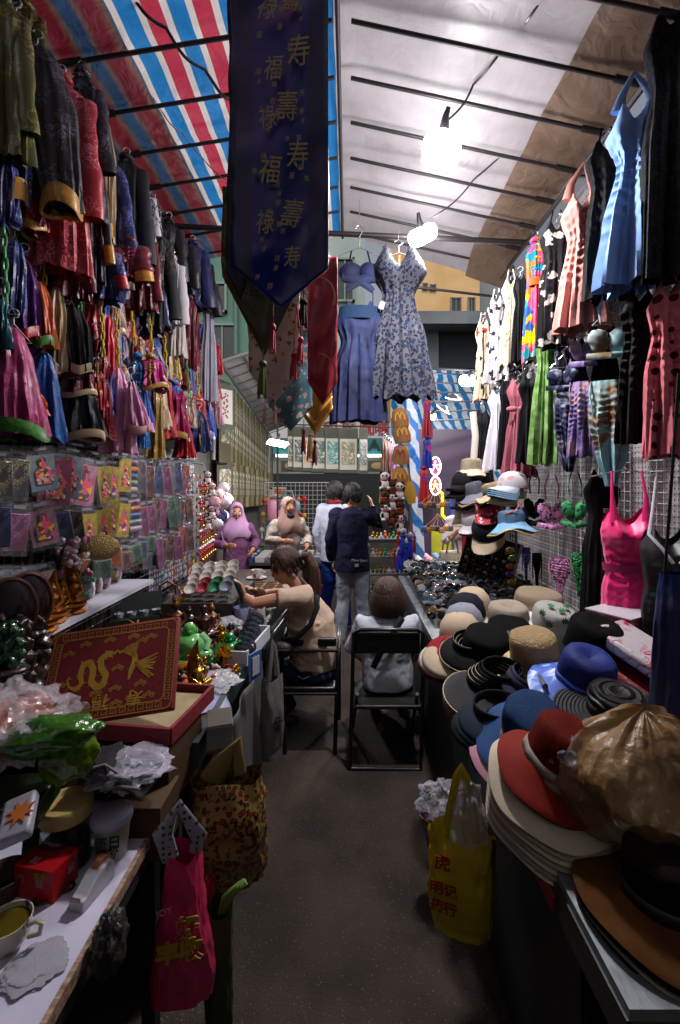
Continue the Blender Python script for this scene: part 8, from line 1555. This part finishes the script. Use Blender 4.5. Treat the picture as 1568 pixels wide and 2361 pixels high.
# clothes rack of pants right of restaurant
for i in range(7):
    c = ['#8c5c30', '#1c1c24', '#b05c30', '#24408c', '#a85c80', '#2c5c3c', '#b8b0a8'][i]; garment('long', 885+i*5, 1010+i*4, 20, 150, 0, M(c, .7, 'mot', '#3a3038', s=9), '%s garment edge in the row behind the paper bags' % ['brown', 'black', 'orange', 'blue', 'pink', 'green', 'white'][i], 'clothes', 'clothes hung edge on by the restaurant', Y=5.6+i*.06, yaw=60)
for i, (x, y, w_, h_, c) in enumerate([(985, 920, 20, 90, '#8c1c30'), (985, 1010, 22, 70, '#1c2c8c'), (978, 1080, 22, 80, '#9c1828')]): garment('qipao', x, y, w_, h_, 0, M(c, .6, 'multi', '#24308c' if i % 2 == 0 else '#9c1828', s=7), '%s red and blue child costume hanging on the far post' % ['topmost', 'middle', 'lowest'][i], 'costume', 'red and blue costumes on the far post', Y=5.2, hang=False)
# aisle oddments
t = T('plastic_stool', 'pink plastic stool behind the standing man', 'stool', P(763, 1420, 5.6)); t.location.z = 0; mb = MB(); mb.box((0, 0, .44), (.26, .26, .03)); mb.build('seat', M('#a83c6c', .4), t, False)
for a in (-1, 1):
    for b in (-1, 1): mb = MB(); mb.tube([(a*.1, b*.1, .43), (a*.15, b*.15, 0)], .018, 8); mb.build('leg', M('#a83c6c', .4), t)
t = T('wicker_basket', 'pink plastic basket full of clear film on the floor by the right counter', 'basket', P(1015, 1905, 1.9)); t.location.z = .28
lathe_o([(.05, -.1), (.085, .05), (.09, .055), (.08, .05), (.045, -.09), (0, -.09)], 'basket', M('#5c2c44', .5, 'tiles', '#3a1c2c', s=60), t, 28, sy=.8); crumple('film_bag', 'clear plastic film bulging out of the pink basket', 'plastic bag', t.location+Vector((.0, 0, .05)), (.08, .07, .06), film('#b0b0b8', .4), 21, rough=.5)
t, W, H = bag('yellow_bag', 'bright yellow shopping bag with red Chinese print hanging on the right counter', 1064, 1915, 140, 220, 1.42, M('#a89408', .6, 'mot', '#b8a40c', s=5, bump=.4, bs=9), rot=-22, puff=.075, handles=M('#b09c14', .5), sd=9, hz=.2, flare=1.05, hw=.5)
RDM = M('#8c2414', .6)
text('虎', .05, RDM, 'red_print', t, (-.045, -.072, -.06), bold=.001); text('明记', .04, RDM, 'red_print', t, (-.04, -.082, -.13), bold=.001); text('药行', .04, RDM, 'red_print', t, (-.04, -.086, -.18), bold=.001)
mb = MB(); mb.ell((.02, .0, .02), (.055, .05, .13), n=30, f=lambda d: 1+.4*noise.noise(d*2.5)); mb.build('clear_film', film('#c0bcc4', .4), t)
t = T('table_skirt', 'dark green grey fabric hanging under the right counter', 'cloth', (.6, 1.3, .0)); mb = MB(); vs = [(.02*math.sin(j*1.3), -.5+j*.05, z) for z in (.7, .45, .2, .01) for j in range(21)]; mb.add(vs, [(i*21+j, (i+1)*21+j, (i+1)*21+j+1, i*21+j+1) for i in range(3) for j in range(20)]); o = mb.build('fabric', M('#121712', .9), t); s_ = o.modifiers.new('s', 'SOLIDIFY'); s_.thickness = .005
# ---- chairs
BM_ = M('#101012', .35, metal=.3, coat=.3)
ch = T('folding_chair', 'black folding chair with its back to the camera under the small seated person', 'chair', onZ(890, 1700, 0), R(0)); c0 = ch.location
def L_(x, y, Y): return P(x, y, Y)-c0
Yb = onZ(890, 1775, 0).y; Yf = Yb+.42
mb = MB(); mb.tube([L_(807, 1772, Yb), L_(812, 1600, Yb+.06), L_(815, 1460, Yb+.1), L_(830, 1452, Yb+.1), L_(962, 1452, Yb+.1), L_(975, 1460, Yb+.1), L_(974, 1600, Yb+.06), L_(970, 1775, Yb), L_(807, 1772, Yb)], .0125, 10); mb.build('back_frame', BM_, ch)
mb = MB(); 
for x0, x1 in ((824, 815), (962, 972)): mb.tube([L_(x0, 1600, Yb+.03), Vector((L_(x1, 1600, Yb).x, Yf-c0.y, .02))], .011, 8)
mb.build('front_legs', BM_, ch); mb = MB(); mb.box((L_(890, 1600, Yb+.2)), (.4, .36, .025)); o = mb.build('seat', M('#0c0c0e', .5, bump=.3), ch); b = o.modifiers.new('b', 'BEVEL'); b.width = .01; b.segments = 3
mb = MB(); mb.box(L_(893, 1482, Yb+.105), (.40, .02, .13)); o = mb.build('backrest', M('#0c0c0e', .4, bump=.3), ch); b = o.modifiers.new('b', 'BEVEL'); b.width = .01; b.segments = 3
ac = T('armchair_stool', 'black framed chair with armrests under the woman with the phone', 'chair', onZ(710, 1700, 0)); c0 = ac.location; Yb = onZ(657, 1738, 0).y
for sx, (x0, y0, x1, y1) in enumerate([(650, 1470, 657, 1738), (779, 1490, 772, 1740)]):
    mb = MB(); mb.tube([L_(x1, y1, Yb), L_(x0, y0+30, Yb+.02), L_(x0+2, y0+8, Yb+.05), Vector((L_(x0, y0, Yb).x, Yb+.38-c0.y, L_(x0, y0, Yb).z)), Vector((L_(x0, y0, Yb).x, Yb+.42-c0.y, 0))], .0135, 10); mb.build('leg_frame', BM_, ac)
mb = MB(); mb.box(L_(714, 1562, Yb+.2), (.36, .4, .045)); o = mb.build('seat', M('#0b0b0d', .35, bump=.2), ac); b = o.modifiers.new('b', 'BEVEL'); b.width = .015; b.segments = 3
mb = MB(); mb.box(L_(714, 1480, Yb+.03), (.34, .03, .055)); o = mb.build('backrest', M('#0b0b0d', .4), ac); b = o.modifiers.new('b', 'BEVEL'); b.width = .012; b.segments = 3
mb = MB(); mb.tube([L_(650, 1500, Yb), L_(779, 1500, Yb)], .011); mb.tube([L_(655, 1600, Yb), L_(776, 1600, Yb)], .01); mb.build('crossbar', BM_, ac)
